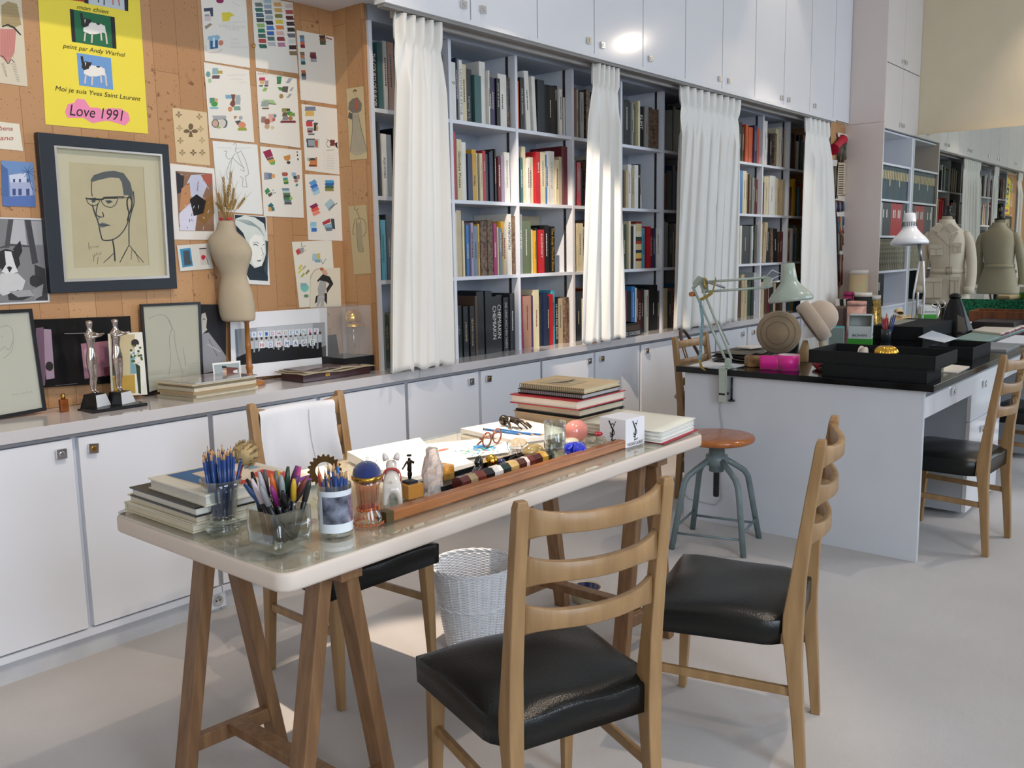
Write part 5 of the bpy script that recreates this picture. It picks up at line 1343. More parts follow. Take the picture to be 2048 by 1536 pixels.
bk = thing('waste_basket', 'white woven wicker waste basket on the floor under the table', 'basket', (2.18, 2.035, 0), 0.0, world=False)
def wicker(z0, z1, r0, r1, rows, ns, m, name):
    mb = MB()
    for k in range(rows):
        z = z0 + (z1 - z0) * (k + 0.5) / rows
        r = r0 + (r1 - r0) * (k + 0.5) / rows
        pts = []
        for i in range(ns * 2 + 1):
            a = PI * i / ns
            rr = r + 0.0032 * math.cos(i * PI + (k % 2) * PI)
            pts.append((rr * math.cos(a), rr * math.sin(a), z))
        mb.tube(pts, 0.0027, 5, cap=False)
    for i in range(ns):
        a = 2 * PI * (i + 0.5) / ns
        mb.tube([(r0 * math.cos(a), r0 * math.sin(a), z0), (r1 * math.cos(a), r1 * math.sin(a), z1)], 0.0034, 5, 0, False)
    return mb.build(name, m, bk)
M_WICK = mat('white_wicker', 'EAEAEC', 0.6, var=0.05, scale=30)
wicker(0.012, 0.285, 0.098, 0.142, 58, 26, M_WICK, 'woven_side')
mb = MB()
for q in range(3):
    mb.tube([((0.145 + 0.004 * math.sin(i * 0.9 + q * 2.1)) * math.cos(2 * PI * i / 60), (0.145 + 0.004 * math.sin(i * 0.9 + q * 2.1)) * math.sin(2 * PI * i / 60), 0.292 + 0.004 * math.cos(i * 0.9 + q * 2.1)) for i in range(61)], 0.003, 5, cap=False)
mb.build('braided_rim', M_WICK, bk)
mb = MB()
for q in range(2):
    mb.tube([((0.126 + 0.003 * math.sin(i * 1.1 + q * 3)) * math.cos(2 * PI * i / 60), (0.126 + 0.003 * math.sin(i * 1.1 + q * 3)) * math.sin(2 * PI * i / 60), 0.16 + 0.003 * math.cos(i * 1.1 + q * 3)) for i in range(61)], 0.003, 5, cap=False)
mb.build('middle_band', M_WICK, bk)
MB().cyl((0, 0, 0), (0, 0, 0.010), 0.098, 30).build('base', M_WICK, bk)
p = onz(1172, 1200, 0)
bw = thing('dog_bowl', 'round bowl with blue inside and cream rim on the floor under the table', 'bowl', (p.x, p.y, 0), world=False)
MB().lathe([(0.0, 0.0), (0.052, 0), (0.058, 0.004), (0.062, 0.045), (0.064, 0.055), (0.060, 0.057), (0.057, 0.052)], n=32, cap=False).build('shell', mat('bowl_cream', 'C9BC9C', 0.3), bw)
MB().lathe([(0.0, 0.012), (0.05, 0.014), (0.057, 0.052), (0.0585, 0.052)], n=32, cap=False).build('glaze', mat('bowl_blue', '1E2A5A', 0.15, coat=0.5), bw)

# ================================================================ WHITE DESK WITH BLACK TOP
DZ = 0.777
dk = thing('desk', 'long white desk with glossy black top and drawers, in front of the mirror', 'desk', (5.8, 1.65, 0))
MB().box((3.925, 1.040, 0.748), (7.70, 2.25, DZ)).build('desktop', mat('desk_black_top', '0C0D0E', 0.1, var=0.04, spec=0.35), dk, bevel=0.002)
M_DESK = mat('desk_white', 'CDD0D6', 0.4, var=0.02)
MB().box((3.95, 1.082, 0.0), (3.972, 2.212, 0.747)).build('end_panel', M_DESK, dk, bevel=0.001)
MB().box((3.972, 2.19, 0.62), (7.66, 2.21, 0.747)).build('rear_rail', M_DESK, dk)
for (a, b) in ((4.75, 5.385), (6.35, 7.0)):
    MB().box((a, 1.104, 0.03), (b, 2.18, 0.72)).build('pedestal', mat('desk_side_grey', 'A7ABB1', 0.4), dk)
    for z0, z1 in ((0.03, 0.255), (0.259, 0.485), (0.489, 0.715)):
        d = MB().box((a + 0.001, 1.084, z0), (b - 0.001, 1.103, z1)).build('drawer', M_WHITE, dk, bevel=0.001)
        OFF[d.name] = OFF[dk.name]; knob(d, (a + b) / 2 - 0.1, 1.084, z1 - 0.06)
for (a, b) in ((3.974, 4.749), (5.386, 6.349), (7.001, 7.66)):
    d = MB().box((a, 1.084, 0.625), (b, 1.104, 0.715)).build('drawer', M_WHITE, dk, bevel=0.001)
    OFF[d.name] = OFF[dk.name]; knob(d, (a + b) / 2 + 0.02, 1.084, 0.69)
    MB().box((a, 1.104, 0.63), (b, 2.18, 0.64)).build('drawer_bottom', M_DESK, dk)
MB().box((7.66, 1.082, 0.0), (7.682, 2.212, 0.747)).build('end_panel', M_DESK, dk)
MB().box((3.972, 1.10, 0.717), (7.66, 2.19, 0.747)).build('apron', M_ALU, dk)

# ================================================================ LAMPS
def shade(parent, base, axis, m, k=1.0, mi=None, vents=0):
    """bell shade: open mouth at base, neck along axis"""
    T = V((0, 0, 1)).rotation_difference(V(axis).normalized()).to_matrix()
    prof = [(0.098, 0.0), (0.102, 0.006), (0.102, 0.018), (0.086, 0.040), (0.062, 0.064), (0.043, 0.088), (0.038, 0.098), (0.034, 0.140), (0.031, 0.176), (0.027, 0.180), (0.025, 0.170)]
    inn = [(0.024, 0.165), (0.035, 0.096), (0.056, 0.060), (0.082, 0.036), (0.098, 0.014), (0.096, 0.0), (0.098, 0.0)]
    mb = MB().lathe([(r * k, z * k) for r, z in prof + inn], base, 36, T=T, cap=False)
    mb.build('lamp_shade', m, parent)
    if vents:
        mb = MB()
        for i in range(24):
            a = 2 * PI * i / 24
            p = [T @ V((r * k * math.cos(a), r * k * math.sin(a), z * k)) + V(base) for r, z in ((0.0385, 0.104), (0.0360, 0.130))]
            mb.tube(p, 0.0016 * k, 4)
        mb.build('vent_slots', M_BLACK, parent)
    MB().ball(V(base) + T @ V((0, 0, 0.045 * k)), 0.026 * k).build('bulb', mat('frosted_bulb', 'F2F0E8', 0.3), parent)
M_LG = mat('lamp_sage_grey', 'A9B5A8', 0.25, var=0.05, coat=0.4)
XL = 4.02
base = onx(1460, 735, 3.985); elbow = onx(1393, 570, XL); head = onx(1532, 565, XL + 0.12)
lp = thing('clamp_lamp', 'sage grey spring-arm lamp clamped to the desk edge with a hanging tape', 'lamp', (3.96, base.y, DZ))
b0 = V((3.965, base.y, DZ + 0.03))
MB().box((3.905, b0.y - 0.018, 0.62), (3.922, b0.y + 0.018, DZ + 0.012)).box((3.905, b0.y - 0.018, DZ + 0.001), (3.99, b0.y + 0.018, DZ + 0.012)).beam((3.965, b0.y, DZ + 0.01), (3.965, b0.y, DZ + 0.05), 0.026, 0.026).build('clamp', M_LG, lp, bevel=0.002)
MB().box((3.905, b0.y - 0.016, 0.655), (3.945, b0.y + 0.016, 0.665)).cyl((3.937, b0.y - 0.035, 0.63), (3.937, b0.y - 0.035, 0.74), 0.005).cyl((3.937, b0.y - 0.035, 0.625), (3.937, b0.y - 0.035, 0.632), 0.016).build('clamp_screw', M_BLACK, lp)
lo = V((3.965, b0.y, DZ + 0.05))
dv = V((0.02, -0.018, 0.004))
for s_ in (-1, 1):
    MB().tube([lo + V((0, 0.018 * s_, 0)), elbow + V((0, 0.020 * s_, -0.01 * s_))], 0.0065, 8).build('lower_arm', M_LG, lp)
    MB().tube([elbow + V((0, -0.03, 0.0)) + V((0, 0, 0.024 * s_ - 0.01)), head + V((0, 0, 0.024 * s_))], 0.006, 8).build('upper_arm', M_LG, lp)
sp1 = [lo + (elbow - lo) * 0.18 + V((0.01, -0.03, 0)), lo + (elbow - lo) * 0.5 + V((0.01, -0.022, 0))]
mb = MB().tube([sp1[0] + (sp1[1] - sp1[0]) * (i / 120) + V((0.005 * math.cos(i * 1.2), 0.005 * math.sin(i * 1.2), 0)) for i in range(121)], 0.0012, 4)
mb.build('spring', M_ALU, lp)
MB().tube([elbow + V((0, -0.04, 0.02)), elbow + (head - elbow) * 0.42 + V((0, 0, -0.018))], 0.006, 8).build('spring', M_ALU, lp)
MB().sheet([elbow + V((0.012, a, b)) for a, b in ((0.02, -0.02), (0.03, 0.01), (0.0, 0.045), (-0.05, 0.03), (-0.06, -0.03), (-0.03, -0.02), (-0.01, 0.005))], 0.006, (1, 0, 0)).build('joint_plate', M_LG, lp, bevel=0.001)
MB().sheet([head + V((0, a, b)) for a, b in ((0.015, 0.035), (-0.03, 0.02), (-0.035, -0.02), (0.015, -0.035))], 0.006, (1, 0, 0)).build('joint_plate', M_LG, lp, bevel=0.001)
MB().cyl(elbow + V((-0.02, 0.02, -0.045)), elbow + V((0.02, 0.02, -0.045)), 0.012, 14).build('wooden_knob', M_STOOL, lp)
hb = onx(1582, 603, XL + 0.16)
ax = V((0, 0.12, 1))
shade(lp, hb, ax, M_LG, 1.02)
MB().tube([head + V((0, -0.02, 0)), hb + V((0, 0.03, 0.10))], 0.006, 8).build('head_bracket', M_CHROME, lp)
cpts = [head + V((0, 0, 0.03)), head + V((0.0, -0.03, 0.06)), hb + V((0, 0.045, 0.13)), head + V((0, -0.035, 0.02)), head + V((0, 0.0, -0.03))]
MB().tube(cpts, 0.0025, 6).build('flex', M_SHELF, lp)
q = [(1452, 745), (1444, 775), (1440, 820), (1444, 845), (1449, 880), (1442, 930), (1440, 965), (1442, 998), (1430, 1010), (1400, 1003), (1377, 997), (1368, 985), (1366, 965)]
MB().tube([onx(a, b, 3.944) for a, b in q], 0.0022, 6).build('power_cord', mat('cord_grey', 'B4B2AE', 0.5), lp)

tp = [(1432, 556), (1425, 585), (1412, 594), (1400, 600), (1405, 640), (1402, 680), (1401, 705), (1399, 720), (1403, 735), (1410, 741)]
P = [onx(a, b, XL - 0.02 if b < 620 else 3.915) for a, b in tp]
mb = MB()
for i in range(len(P) - 1):
    w_ = V((0, 0.008, 0)) if i > 2 else V((0, 0.002, 0.008))
    mb.add([P[i] - w_, P[i] + w_, P[i + 1] + w_, P[i + 1] - w_], [(0, 1, 2, 3)], 0 if i < 3 or i > 6 else 1)
mb.tube([elbow + V((0.014 * math.cos(t), -0.05 + 0.004 * math.sin(t), 0.022 * math.sin(t) + 0.01)) for t in [i * 0.5 for i in range(14)]], 0.005, 6, 0)
o = mb.build('measuring_tape', [mat('tape_yellow', 'A08A48', 0.5, var=0.4, scale=80), mat('tape_blue', '7FA0A8', 0.5, var=0.4, scale=90)], solid=0.0008, recalc=False)
tag(o, 'yellow and pale blue measuring tape hanging from the clamp lamp elbow', 'measuring tape')

M_WL = mat('lamp_white', 'E6E8EE', 0.18, coat=0.5, var=0.01)
XW = 6.7
bl = onx(1834, 640, XW); el = onx(1843, 522, XW); hw_ = onx(1818, 490, XW - 0.05)
l2 = thing('desk_lamp', 'white spring-arm desk lamp with vented bell shade before the binder shelves', 'lamp', (XW, bl.y, DZ))
MB().lathe([(0.075, 0), (0.078, 0.008), (0.07, 0.022), (0.02, 0.028)], (XW, bl.y, DZ), 32).build('base', M_WL, l2)
for s_ in (-1, 1):
    a = V((XW, bl.y + 0.035 * s_, DZ + 0.02)); b = el + V((0, 0.012 * s_, 0))
    MB().tube([a, a.lerp(b, 0.5) + V((0, 0.012 * s_, 0)), b], 0.007, 8).build('lower_arm', M_WL, l2)
MB().tube([V((XW - 0.01, bl.y, DZ + 0.04)), V((XW - 0.01, bl.y, DZ + 0.25))], 0.009, 8).build('spring', M_ALU, l2)
MB().tube([el, onx(1838, 488, XW)], 0.012, 8).build('upper_arm', M_ALU, l2)
ms = onx(1819, 490, XW - 0.08)
shade(l2, ms, (0.05, 0.05, 1), M_WL, 1.22, vents=1)
# ================================================================ THINGS ON THE TRESTLE TABLE
def laid_book(label, corners, z0, t, cov, pages=None, name='book', cat='book', art=None, spine=None, group=None, back=True):
    """closed book lying flat: four top corners (x, y) counter-clockwise, spine edge first to second if any"""
    c = [V((x, y, 0)) for x, y in corners]
    m = sum(c, V()) / 4
    r = thing(name, label, cat, (m.x, m.y, z0), group=group)
    ct = min(0.0035, t * 0.18)
    up = V((0, 0, 1))
    lo = [p + up * z0 for p in c]
    MB().sheet(lo, ct, up).sheet([p + up * (z0 + t - ct) for p in c], ct, up).build('cover', cov, r)
    k = [p + (m - p) * 0.035 for p in c]
    MB().sheet([p + up * (z0 + ct) for p in k], t - 2 * ct, up).build('page_block', pages or M_PAGES, r)
    if spine is not None:
        a, b = c[spine], c[(spine + 1) % 4]
        n = (m - (a + b) / 2).normalized()
        MB().sheet([a + up * z0, b + up * z0, b + n * 0.003 + up * z0, a + n * 0.003 + up * z0], t, up).build('spine', cov, r)
    return r
def quad(px):
    return [(onz(x, y, z).x, onz(x, y, z).y) for x, y, z in px]
B = [((1.02, 1.755), (1.29, 1.755), (1.29, 2.06), (1.02, 2.06))]
def rect(x0, y0, x1, y1, rot=0):
    cx_, cy_ = (x0 + x1) / 2, (y0 + y1) / 2
    out = []
    for a, b in ((x0, y0), (x1, y0), (x1, y1), (x0, y1)):
        dx, dy = a - cx_, b - cy_
        out.append((cx_ + dx * math.cos(rot) - dy * math.sin(rot), cy_ + dx * math.sin(rot) + dy * math.cos(rot)))
    return out
M_CRB = mat('book_cream_cover', 'CFC7AE', 0.4, var=0.04, coat=0.2)
laid_book('thick cream book with dark picture strip, bottom of the left table stack', rect(1.0, 1.775, 1.27, 2.08, 0.0), TZ, 0.022, M_CRB, spine=2)
b = laid_book('cream book with a dark photo cover, second from bottom of left stack', rect(1.0, 1.762, 1.27, 2.06, 0.01), TZ + 0.0225, 0.022, M_CRB)
MB().box((1.015, 1.768, TZ + 0.0445), (1.20, 1.90, TZ + 0.0449)).build('cover_photo', mat('dark_photo', '3A3732', 0.3, var=0.5, scale=20, c2='6A6458'), b)
laid_book('black hardcover book, second from top of the left table stack', rect(0.99, 1.738, 1.27, 2.03, -0.01), TZ + 0.0455, 0.022, mat('cover_black', '1C1B1A', 0.3), mat('pages_white', 'D9D6CC', 0.8))
b = laid_book('white book with red and blue cover picture, top of the left table stack', rect(1.008, 1.722, 1.255, 1.975, -0.02), TZ + 0.068, 0.026, mat('cover_offwhite', 'E4DFD0', 0.35, coat=0.3), mat('pages_white', 'D9D6CC', 0.8))
BT = TZ + 0.0945
s = Sheet((1.2, 1.9, BT), (0, 0, 1), None, 'DCC9B4', t=0.0003, wpts=[V((x, y, BT)) for x, y in rect(1.045, 1.735, 1.24, 1.965, -0.02)])
def tq(c, pts):
    s.k += 1
    s.mb.add([V((1.045 + u * 0.195, 1.735 + v * 0.23, BT + 0.0001 + 0.00002 * s.k)) for u, v in pts], [tuple(range(len(pts)))], s.mi(c))
tq('3E6A9A', [(0.02, 0.85), (0.98, 0.85), (0.98, 0.99), (0.02, 0.99)]); tq('3E6A9A', [(0.02, 0.2), (0.2, 0.25), (0.25, 0.85), (0.02, 0.85)]); tq('C8402E', [(0.02, 0.02), (0.5, 0.04), (0.4, 0.3), (0.05, 0.25)]); tq('C8402E', [(0.6, 0.03), (0.95, 0.05), (0.9, 0.4), (0.65, 0.3)])
tq('E6D6C0', [(0.25, 0.35), (0.45, 0.2), (0.75, 0.35), (0.8, 0.7), (0.5, 0.8), (0.3, 0.7)]); tq('D88A6A', [(0.4, 0.4), (0.6, 0.38), (0.65, 0.55), (0.45, 0.6)]); tq('7A9AB0', [(0.8, 0.5), (0.95, 0.5), (0.95, 0.75), (0.85, 0.8)])
s.done('cover_picture', None, None, b)
z = TZ + 0.0005
s = Sheet((1.4, 1.9, z), (0, 0, 1), None, 'ECE6D6', t=0.002, wpts=[V((x, y, z + 0.0022)) for x, y in ((1.31, 1.90), (1.50, 1.90), (1.575, 2.05), (1.36, 2.075))])
for c, q_ in (('7A3A9A', [(1.37, 1.93), (1.47, 1.93), (1.50, 2.0), (1.40, 1.98)]), ('D8C060', [(1.33, 1.91), (1.37, 1.91), (1.38, 1.95), (1.34, 1.95)]), ('C8402E', [(1.38, 2.02), (1.44, 2.02), (1.45, 2.05), (1.40, 2.06)])):
    s.k += 1; s.mb.add([V((x, y, z + 0.0024 + 0.00002 * s.k)) for x, y in q_], [tuple(range(4))], s.mi(c))
s.done('drawing_sheet', 'drawing sheet with purple and yellow patches between books and white pad', 'sheet')

# flared glass with blue pencils
def glass_thing(name, label, x, y, prof, thick=0.003, n=36, cat='glass', sq=None, m=None, z=TZ, solidbase=0.008, part='vessel'):
    r = thing(name, label, cat, (x, y, z), world=False)
    inner = [(max(0.001, q[0] - thick), q[1]) for q in prof if q[1] > solidbase]
    pr = [(0.0, 0.0)] + prof + inner[::-1] + [(max(0.001, inner[0][0] - 0.001), solidbase), (0.0, solidbase)]
    MB().lathe(pr, n=n, sq=sq, cap=False).build(part, m or M_GLASS, r)
    return r
GX, GY = 1.053, 1.737
fl_prof = [(0.030, 0.0), (0.034, 0.004), (0.036, 0.012), (0.030, 0.018), (0.035, 0.024), (0.033, 0.030), (0.026, 0.036), (0.027, 0.05), (0.030, 0.08), (0.036, 0.12), (0.042, 0.150)]
fl_prof = [(r * 1.08, z_ * 0.80) for r, z_ in fl_prof]
glass_thing('flared_glass', 'flared clear glass full of blue pencils at the left end of the table', GX, GY, fl_prof, 0.002, solidbase=0.03)
pc = {}
def pencil(col, word, base, tip, label, group, r=0.0036, cut=True, name='pencil', cat='pencil', lead='2A2A2C'):
    b, t = V(base), V(tip)
    L = (t - b).length
    key = (col, round(L, 3), cut)
    if key not in pc:
        e = thing(name, label, cat, (0, 0, 0), world=False)
        MB().tube([(0, 0, 0.006), (0, 0, L - 0.016)], r, 6).build('barrel', mat('pencil_' + col, col, 0.35, coat=0.3), e)
        MB().tube([(0, 0, L - 0.016), (0, 0, L - 0.003)], [r, 0.0011], 6).build('sharpened_wood', mat('pencil_wood', 'C79A6E', 0.7), e)
        MB().tube([(0, 0, L - 0.003), (0, 0, L)], [0.0011, 0.0003], 6).build('lead', flat(lead), e)
        MB().tube([(0, 0, 0), (0, 0, 0.006)], r * 1.01, 6).build('end_cap', flat('1C1C1E'), e)
        MB().tube([(0, 0, 0.007), (0, 0, 0.0085)], r * 1.02, 6).build('white_ring', flat('D8D8D4'), e)
        pc[key] = e
    else:
        e = copy_tree(pc[key]); e['label'] = label
    e.location = b
    e.rotation_mode = 'QUATERNION'
    e.rotation_quaternion = V((0, 0, 1)).rotation_difference((t - b).normalized())
    e['group'] = group
    return e
r_ = random.Random(4)
for i in range(20):
    a = i * 2.4; q = 0.021 * math.sqrt((i + 0.5) / 20)
    bx, by = GX + q * math.cos(a), GY + q * math.sin(a)
    tx, ty = GX + (q * 1.75) * math.cos(a) - 0.006, GY + q * 1.75 * math.sin(a) - 0.004
    h = 0.018 + (0.155, 0.160, 0.151)[i % 3]
    pencil('1B3F80', 'blue', (bx, by, TZ + 0.029), (tx, ty, TZ + h + 0.012), 'blue drawing pencil standing tip up in the flared glass', 'blue pencils in the flared glass')
pencil('1B3F80', 'blue', (GX + 0.012, GY - 0.008, TZ + 0.029), (GX + 0.056, GY - 0.012, TZ + 0.188), 'blue drawing pencil leaning right in the flared glass', 'blue pencils in the flared glass')
br = thing('straw_brush', 'straw-coloured raffia ball brush leaning from the flared glass', 'brush', (GX, GY, TZ), world=False)
MB().tube([(0.012, -0.006, 0.03), (0.030, -0.01, 0.09), (0.055, -0.004, 0.145)], 0.003, 8).build('handle', mat('red_handle', '8A3028', 0.4), br)
mb = MB().ball((0.068, 0.000, 0.163), (0.028, 0.026, 0.026), fn=lambda p: 1 + 0.08 * math.sin(p.x * 900) * math.cos(p.z * 700))
for k in range(60):
    a, b = r_.uniform(0, 2 * PI), r_.uniform(0.2, 2.9)
    d = V((math.sin(b) * math.cos(a), math.sin(b) * math.sin(a), math.cos(b)))
    p = V((0.068, 0, 0.163)) + d * 0.026
    mb.tube([p, p + d * 0.004 + V((0.008 * math.sin(a * 3), 0.008 * math.cos(a * 2), 0.004)), p + V((-0.012, 0, -0.006))], 0.0012, 3)
mb.build('raffia_head', mat('raffia', 'B59A6C', 0.8, var=0.25, scale=60), br)

# square glass block vase with felt pens
SX, SY = 1.063, 1.540
sqf = lambda t, z_: min(1.32, 1 / max(abs(math.cos(t - 0.1)), abs(math.sin(t - 0.1)))) * (1 - 0.0)
glass_thing('square_glass', 'square clear glass vase crowded with black felt pens, front corner of the table', SX, SY, [(0.038, 0.0), (0.047, 0.006), (0.049, 0.02), (0.049, 0.088)], 0.0035, 48, sq=sqf, solidbase=0.012)
CAPS = ['6F6A66', 'C9622C', '23402F', '3A2A26', '8E9A98', 'C8455A', 'A9A8B0', '4A2C62', '5A5A5E', '83286E', 'B03A78', '16181B', 'C9A62A', 'C8BC2E', 'C7B6BC', '7A3A34', '16181B', '16181B', '5C2A6A', '2A4A7A', '2E2E30', '4A5A4A', '8A8A90', '2A2A2C']
CW = ['taupe', 'orange', 'dark green', 'dark brown', 'grey green', 'red', 'silver grey', 'violet', 'dark grey', 'purple', 'pink', 'black', 'mustard', 'yellow', 'pale pink', 'rust brown', 'black', 'black', 'plum', 'blue', 'sooty', 'moss green', 'pewter', 'ink black']
fp = {}
for i, (c, wn) in enumerate(zip(CAPS, CW)):
    a = i * 2.399 + 1.2; q = 0.036 * math.sqrt((i + 0.5) / 24)
    ab = a + (2.2 if i % 2 else 0.7)
    base = V((SX + 0.9 * q * math.cos(ab), SY + 0.9 * q * math.sin(ab), TZ + 0.016 + 0.002 * (i % 4)))
    spread = 1.5 + 0.5 * r_.random()
    L = 0.142 + 0.01 * r_.random()
    d = V((SX + q * math.cos(a) * spread, SY + q * math.sin(a) * spread, TZ + 0.125)) - base
    d.normalize()
    e = thing('felt_pen', 'black felt pen with %s cap in the square glass%s' % (wn, {11: ', leaning back', 16: ', short one in front', 17: ', upright'}.get(i, '')), 'pen', base, 0, 'felt pens in the square glass', world=False)
    e.rotation_mode = 'QUATERNION'; e.rotation_quaternion = V((0, 0, 1)).rotation_difference(d)
    MB().tube([(0, 0, 0), (0, 0, 0.004), (0, 0, 0.10)], [0.0038, 0.0054, 0.0054], 10).build('barrel', M_BLACK, e)
    MB().tube([(0, 0, 0.095), (0, 0, 0.128), (0, 0, L)], [0.0062, 0.0058, 0.0030], 10).build('cap', mat('cap_' + c, c, 0.35), e)
    if i % 3 == 0:
        MB().box((-0.0035, -0.0052, 0.086), (0.0035, -0.0046, 0.087)).box((-0.0006, -0.0052, 0.083), (0.0006, -0.0046, 0.090)).build('white_mark', flat('D8D8D8'), e)
# straight glass jar with photo wrap and pencils
JX, JY = 1.196, 1.525
jr = glass_thing('glass_jar', 'straight glass jar wrapped with a street photo and filled with blue pencils', JX, JY, [(0.035, 0.0), (0.037, 0.004), (0.037, 0.112)], 0.0025, 40, solidbase=0.008)
def band(name, m, z0, z1, r, a0, a1, par):
    MB().grid(lambda u, v: V((r * math.cos(a0 + (a1 - a0) * u), r * math.sin(a0 + (a1 - a0) * u), z0 + (z1 - z0) * v)), 24, 1).build(name, m, par, recalc=False)
band('photo_wrap', mat('wrap_white', 'DDE4EA', 0.3), 0.010, 0.102, 0.0376, -3.3, -0.2, jr)
band('street_photo', mat('wrap_photo', '2A2A3A', 0.3, var=0.8, scale=35, c2='8A90A4'), 0.030, 0.090, 0.0379, -3.0, -1.4, jr)
band('purple_photo', mat('wrap_purple', '4A3A5A', 0.3, var=0.5, scale=45, c2='B49AA8'), 0.030, 0.090, 0.0379, -1.4, -0.5, jr)
for i in range(16):
    a = i * 2.4; q = 0.022 * math.sqrt((i + 0.5) / 16)
    pencil('1B3F80', 'blue', (JX + q * math.cos(a) * 0.8, JY + q * math.sin(a) * 0.8, TZ + 0.01), (JX + q * 1.6 * math.cos(a), JY + q * 1.6 * math.sin(a), TZ + (0.125, 0.135, 0.14, 0.15)[i % 4]), 'blue pencil standing in the photo-wrapped jar', 'blue pencils in the glass jar')
for c, wn, dx, dy, h in (('C0392B', 'red', -0.02, 0.02, 0.15), ('16181B', 'black', 0.012, 0.012, 0.155), ('1F6FC0', 'bright blue', 0.022, 0.012, 0.158)):
    pencil(c, wn, (JX + dx * 0.8, JY + dy * 0.8, TZ + 0.01), (JX + dx * 1.1, JY + dy * 1.1, TZ + h), wn + ' pencil standing in the photo-wrapped jar', 'coloured pencils in the glass jar')
gw = thing('cog_wheel', 'rusty toothed cog wheel propped behind the photo-wrapped jar', 'cog', (1.262, 1.640, TZ), 0.0, world=False)
pl = []
for i in range(80):
    a = 2 * PI * i / 80; rr = 0.034 + (0.005 if i % 4 < 2 else 0)
    pl.append((rr * math.cos(a), rr * math.sin(a)))
T = Matrix.Translation((0, 0, 0.110)) @ Matrix.Rotation(-0.7, 4, 'Z') @ Matrix.Rotation(PI / 2, 4, 'X')
mb = MB()
inn = [(0.021 * math.cos(2 * PI * i / 80), 0.021 * math.sin(2 * PI * i / 80)) for i in range(80)]
vs = [T @ V((x, y, z_)) for z_ in (-0.002, 0.002) for ring_ in (pl, inn) for x, y in ring_]
fs = []
for i in range(80):
    j = (i + 1) % 80
    fs += [(i, j, 80 + j, 80 + i), (160 + i, 240 + i, 240 + j, 160 + j), (i, 160 + i, 160 + j, j), (80 + i, 80 + j, 240 + j, 240 + i)]
mb.add(vs, fs); mb.build('toothed_ring', mat('rust_brass', '6A4E2A', 0.4, metal=0.7, var=0.3, scale=30), gw)
MB().tube([(0, 0, 0), (0, 0, 0.078)], 0.003, 8).cyl((0, 0, 0), (0, 0, 0.006), 0.02, 20).build('stem', M_DARK, gw)

# pincushion glass
PX, PY = 1.283, 1.517
pg = glass_thing('pincushion_glass', 'pink-tinted glass with a blue velvet pincushion dome on a brass rim', PX, PY, [(0.030, 0.0), (0.033, 0.006), (0.033, 0.022), (0.024, 0.034), (0.024, 0.05), (0.028, 0.09), (0.031, 0.105)], 0.002, 36, m=thin_glass('rose_glass', 'F5E2D4', 0.46), solidbase=0.03)
MB().lathe([(0.0315, 0.104), (0.0345, 0.106), (0.0345, 0.113), (0.030, 0.114)], n=36).build('brass_rim', M_BRASS, pg)
MB().ball((0, 0, 0.118), (0.032, 0.032, 0.028)).build('velvet_dome', mat('blue_velvet', '1B2B66', 0.9, sheen=0.6, var=0.2, scale=60), pg)
mb = MB()
for i in range(26):
    a, b = r_.uniform(0, 2 * PI), r_.uniform(0.0, 1.1)
    d = V((math.sin(b) * math.cos(a), math.sin(b) * math.sin(a), math.cos(b)))
    p = V((0, 0, 0.118)) + V((d.x * 0.032, d.y * 0.032, d.z * 0.028))
    mb.tube([p, p + d * 0.008], 0.0003, 3); mb.ball(p + d * 0.008, 0.0009, n=6)
mb.build('pin', M_CHROME, pg)
mb = MB()
for i in range(70):
    a, q = r_.uniform(0, 2 * PI), 0.027 * math.sqrt(r_.random())
    mb.ball((q * math.cos(a), q * math.sin(a), 0.0365 + r_.uniform(0, 0.004)), 0.0035, n=6)
for i in range(26):
    a = 2 * PI * i / 26; z_ = 0.005
    mb.ball((0.0325 * math.cos(a), 0.0325 * math.sin(a), z_), 0.003, n=6)
o = mb.build('amber_beads', mat('amber_bead', 'C0561E', 0.12, metal=0.3, coat=0.6), pg); o['kind'] = 'stuff'

# bulldog figurine seen from behind
dg_ = thing('bulldog_figurine', 'white porcelain bulldog figurine in a red harness, seen from behind', 'figurine', (1.422, 1.590, TZ), math.radians(-42), world=False)
def skin(parent, name, m, nodes, edges, sub=2):
    me = bpy.data.meshes.new(name)
    me.from_pydata([n[0] for n in nodes], edges, [])
    me.materials.append(m)
    o = bpy.data.objects.new(name, me); COL.objects.link(o); o.parent = parent
    md = o.modifiers.new('skin', 'SKIN'); md.use_smooth_shade = True
    for i, n in enumerate(nodes):
        q = n[1] if isinstance(n[1], tuple) else (n[1], n[1])
        me.skin_vertices[0].data[i].radius = q
    me.skin_vertices[0].data[0].use_root = True
    md = o.modifiers.new('sub', 'SUBSURF'); md.levels = sub; md.render_levels = sub
    return o
M_PORC = mat('porcelain', 'DDD6CE', 0.2, coat=0.5, var=0.05, scale=30)
nd = [((0, 0, 0.055), (0.022, 0.020)), ((0, 0.030, 0.060), (0.021, 0.021)), ((0, 0.048, 0.076), 0.013), ((0, 0.056, 0.092), (0.016, 0.014)), ((0, 0.070, 0.086), 0.010),
      ((-0.014, -0.006, 0.036), 0.011), ((-0.018, -0.012, 0.016), 0.006), ((-0.018, -0.008, 0.003), 0.007), ((0.014, -0.006, 0.036), 0.011), ((0.018, -0.012, 0.016), 0.006), ((0.018, -0.008, 0.003), 0.007),
      ((-0.014, 0.034, 0.040), 0.008), ((-0.016, 0.036, 0.004), 0.006), ((0.014, 0.034, 0.040), 0.008), ((0.016, 0.036, 0.004), 0.006)]
ed = [(0, 1), (1, 2), (2, 3), (3, 4), (0, 5), (5, 6), (6, 7), (0, 8), (8, 9), (9, 10), (1, 11), (11, 12), (1, 13), (13, 14)]
skin(dg_, 'body', M_PORC, nd, ed)
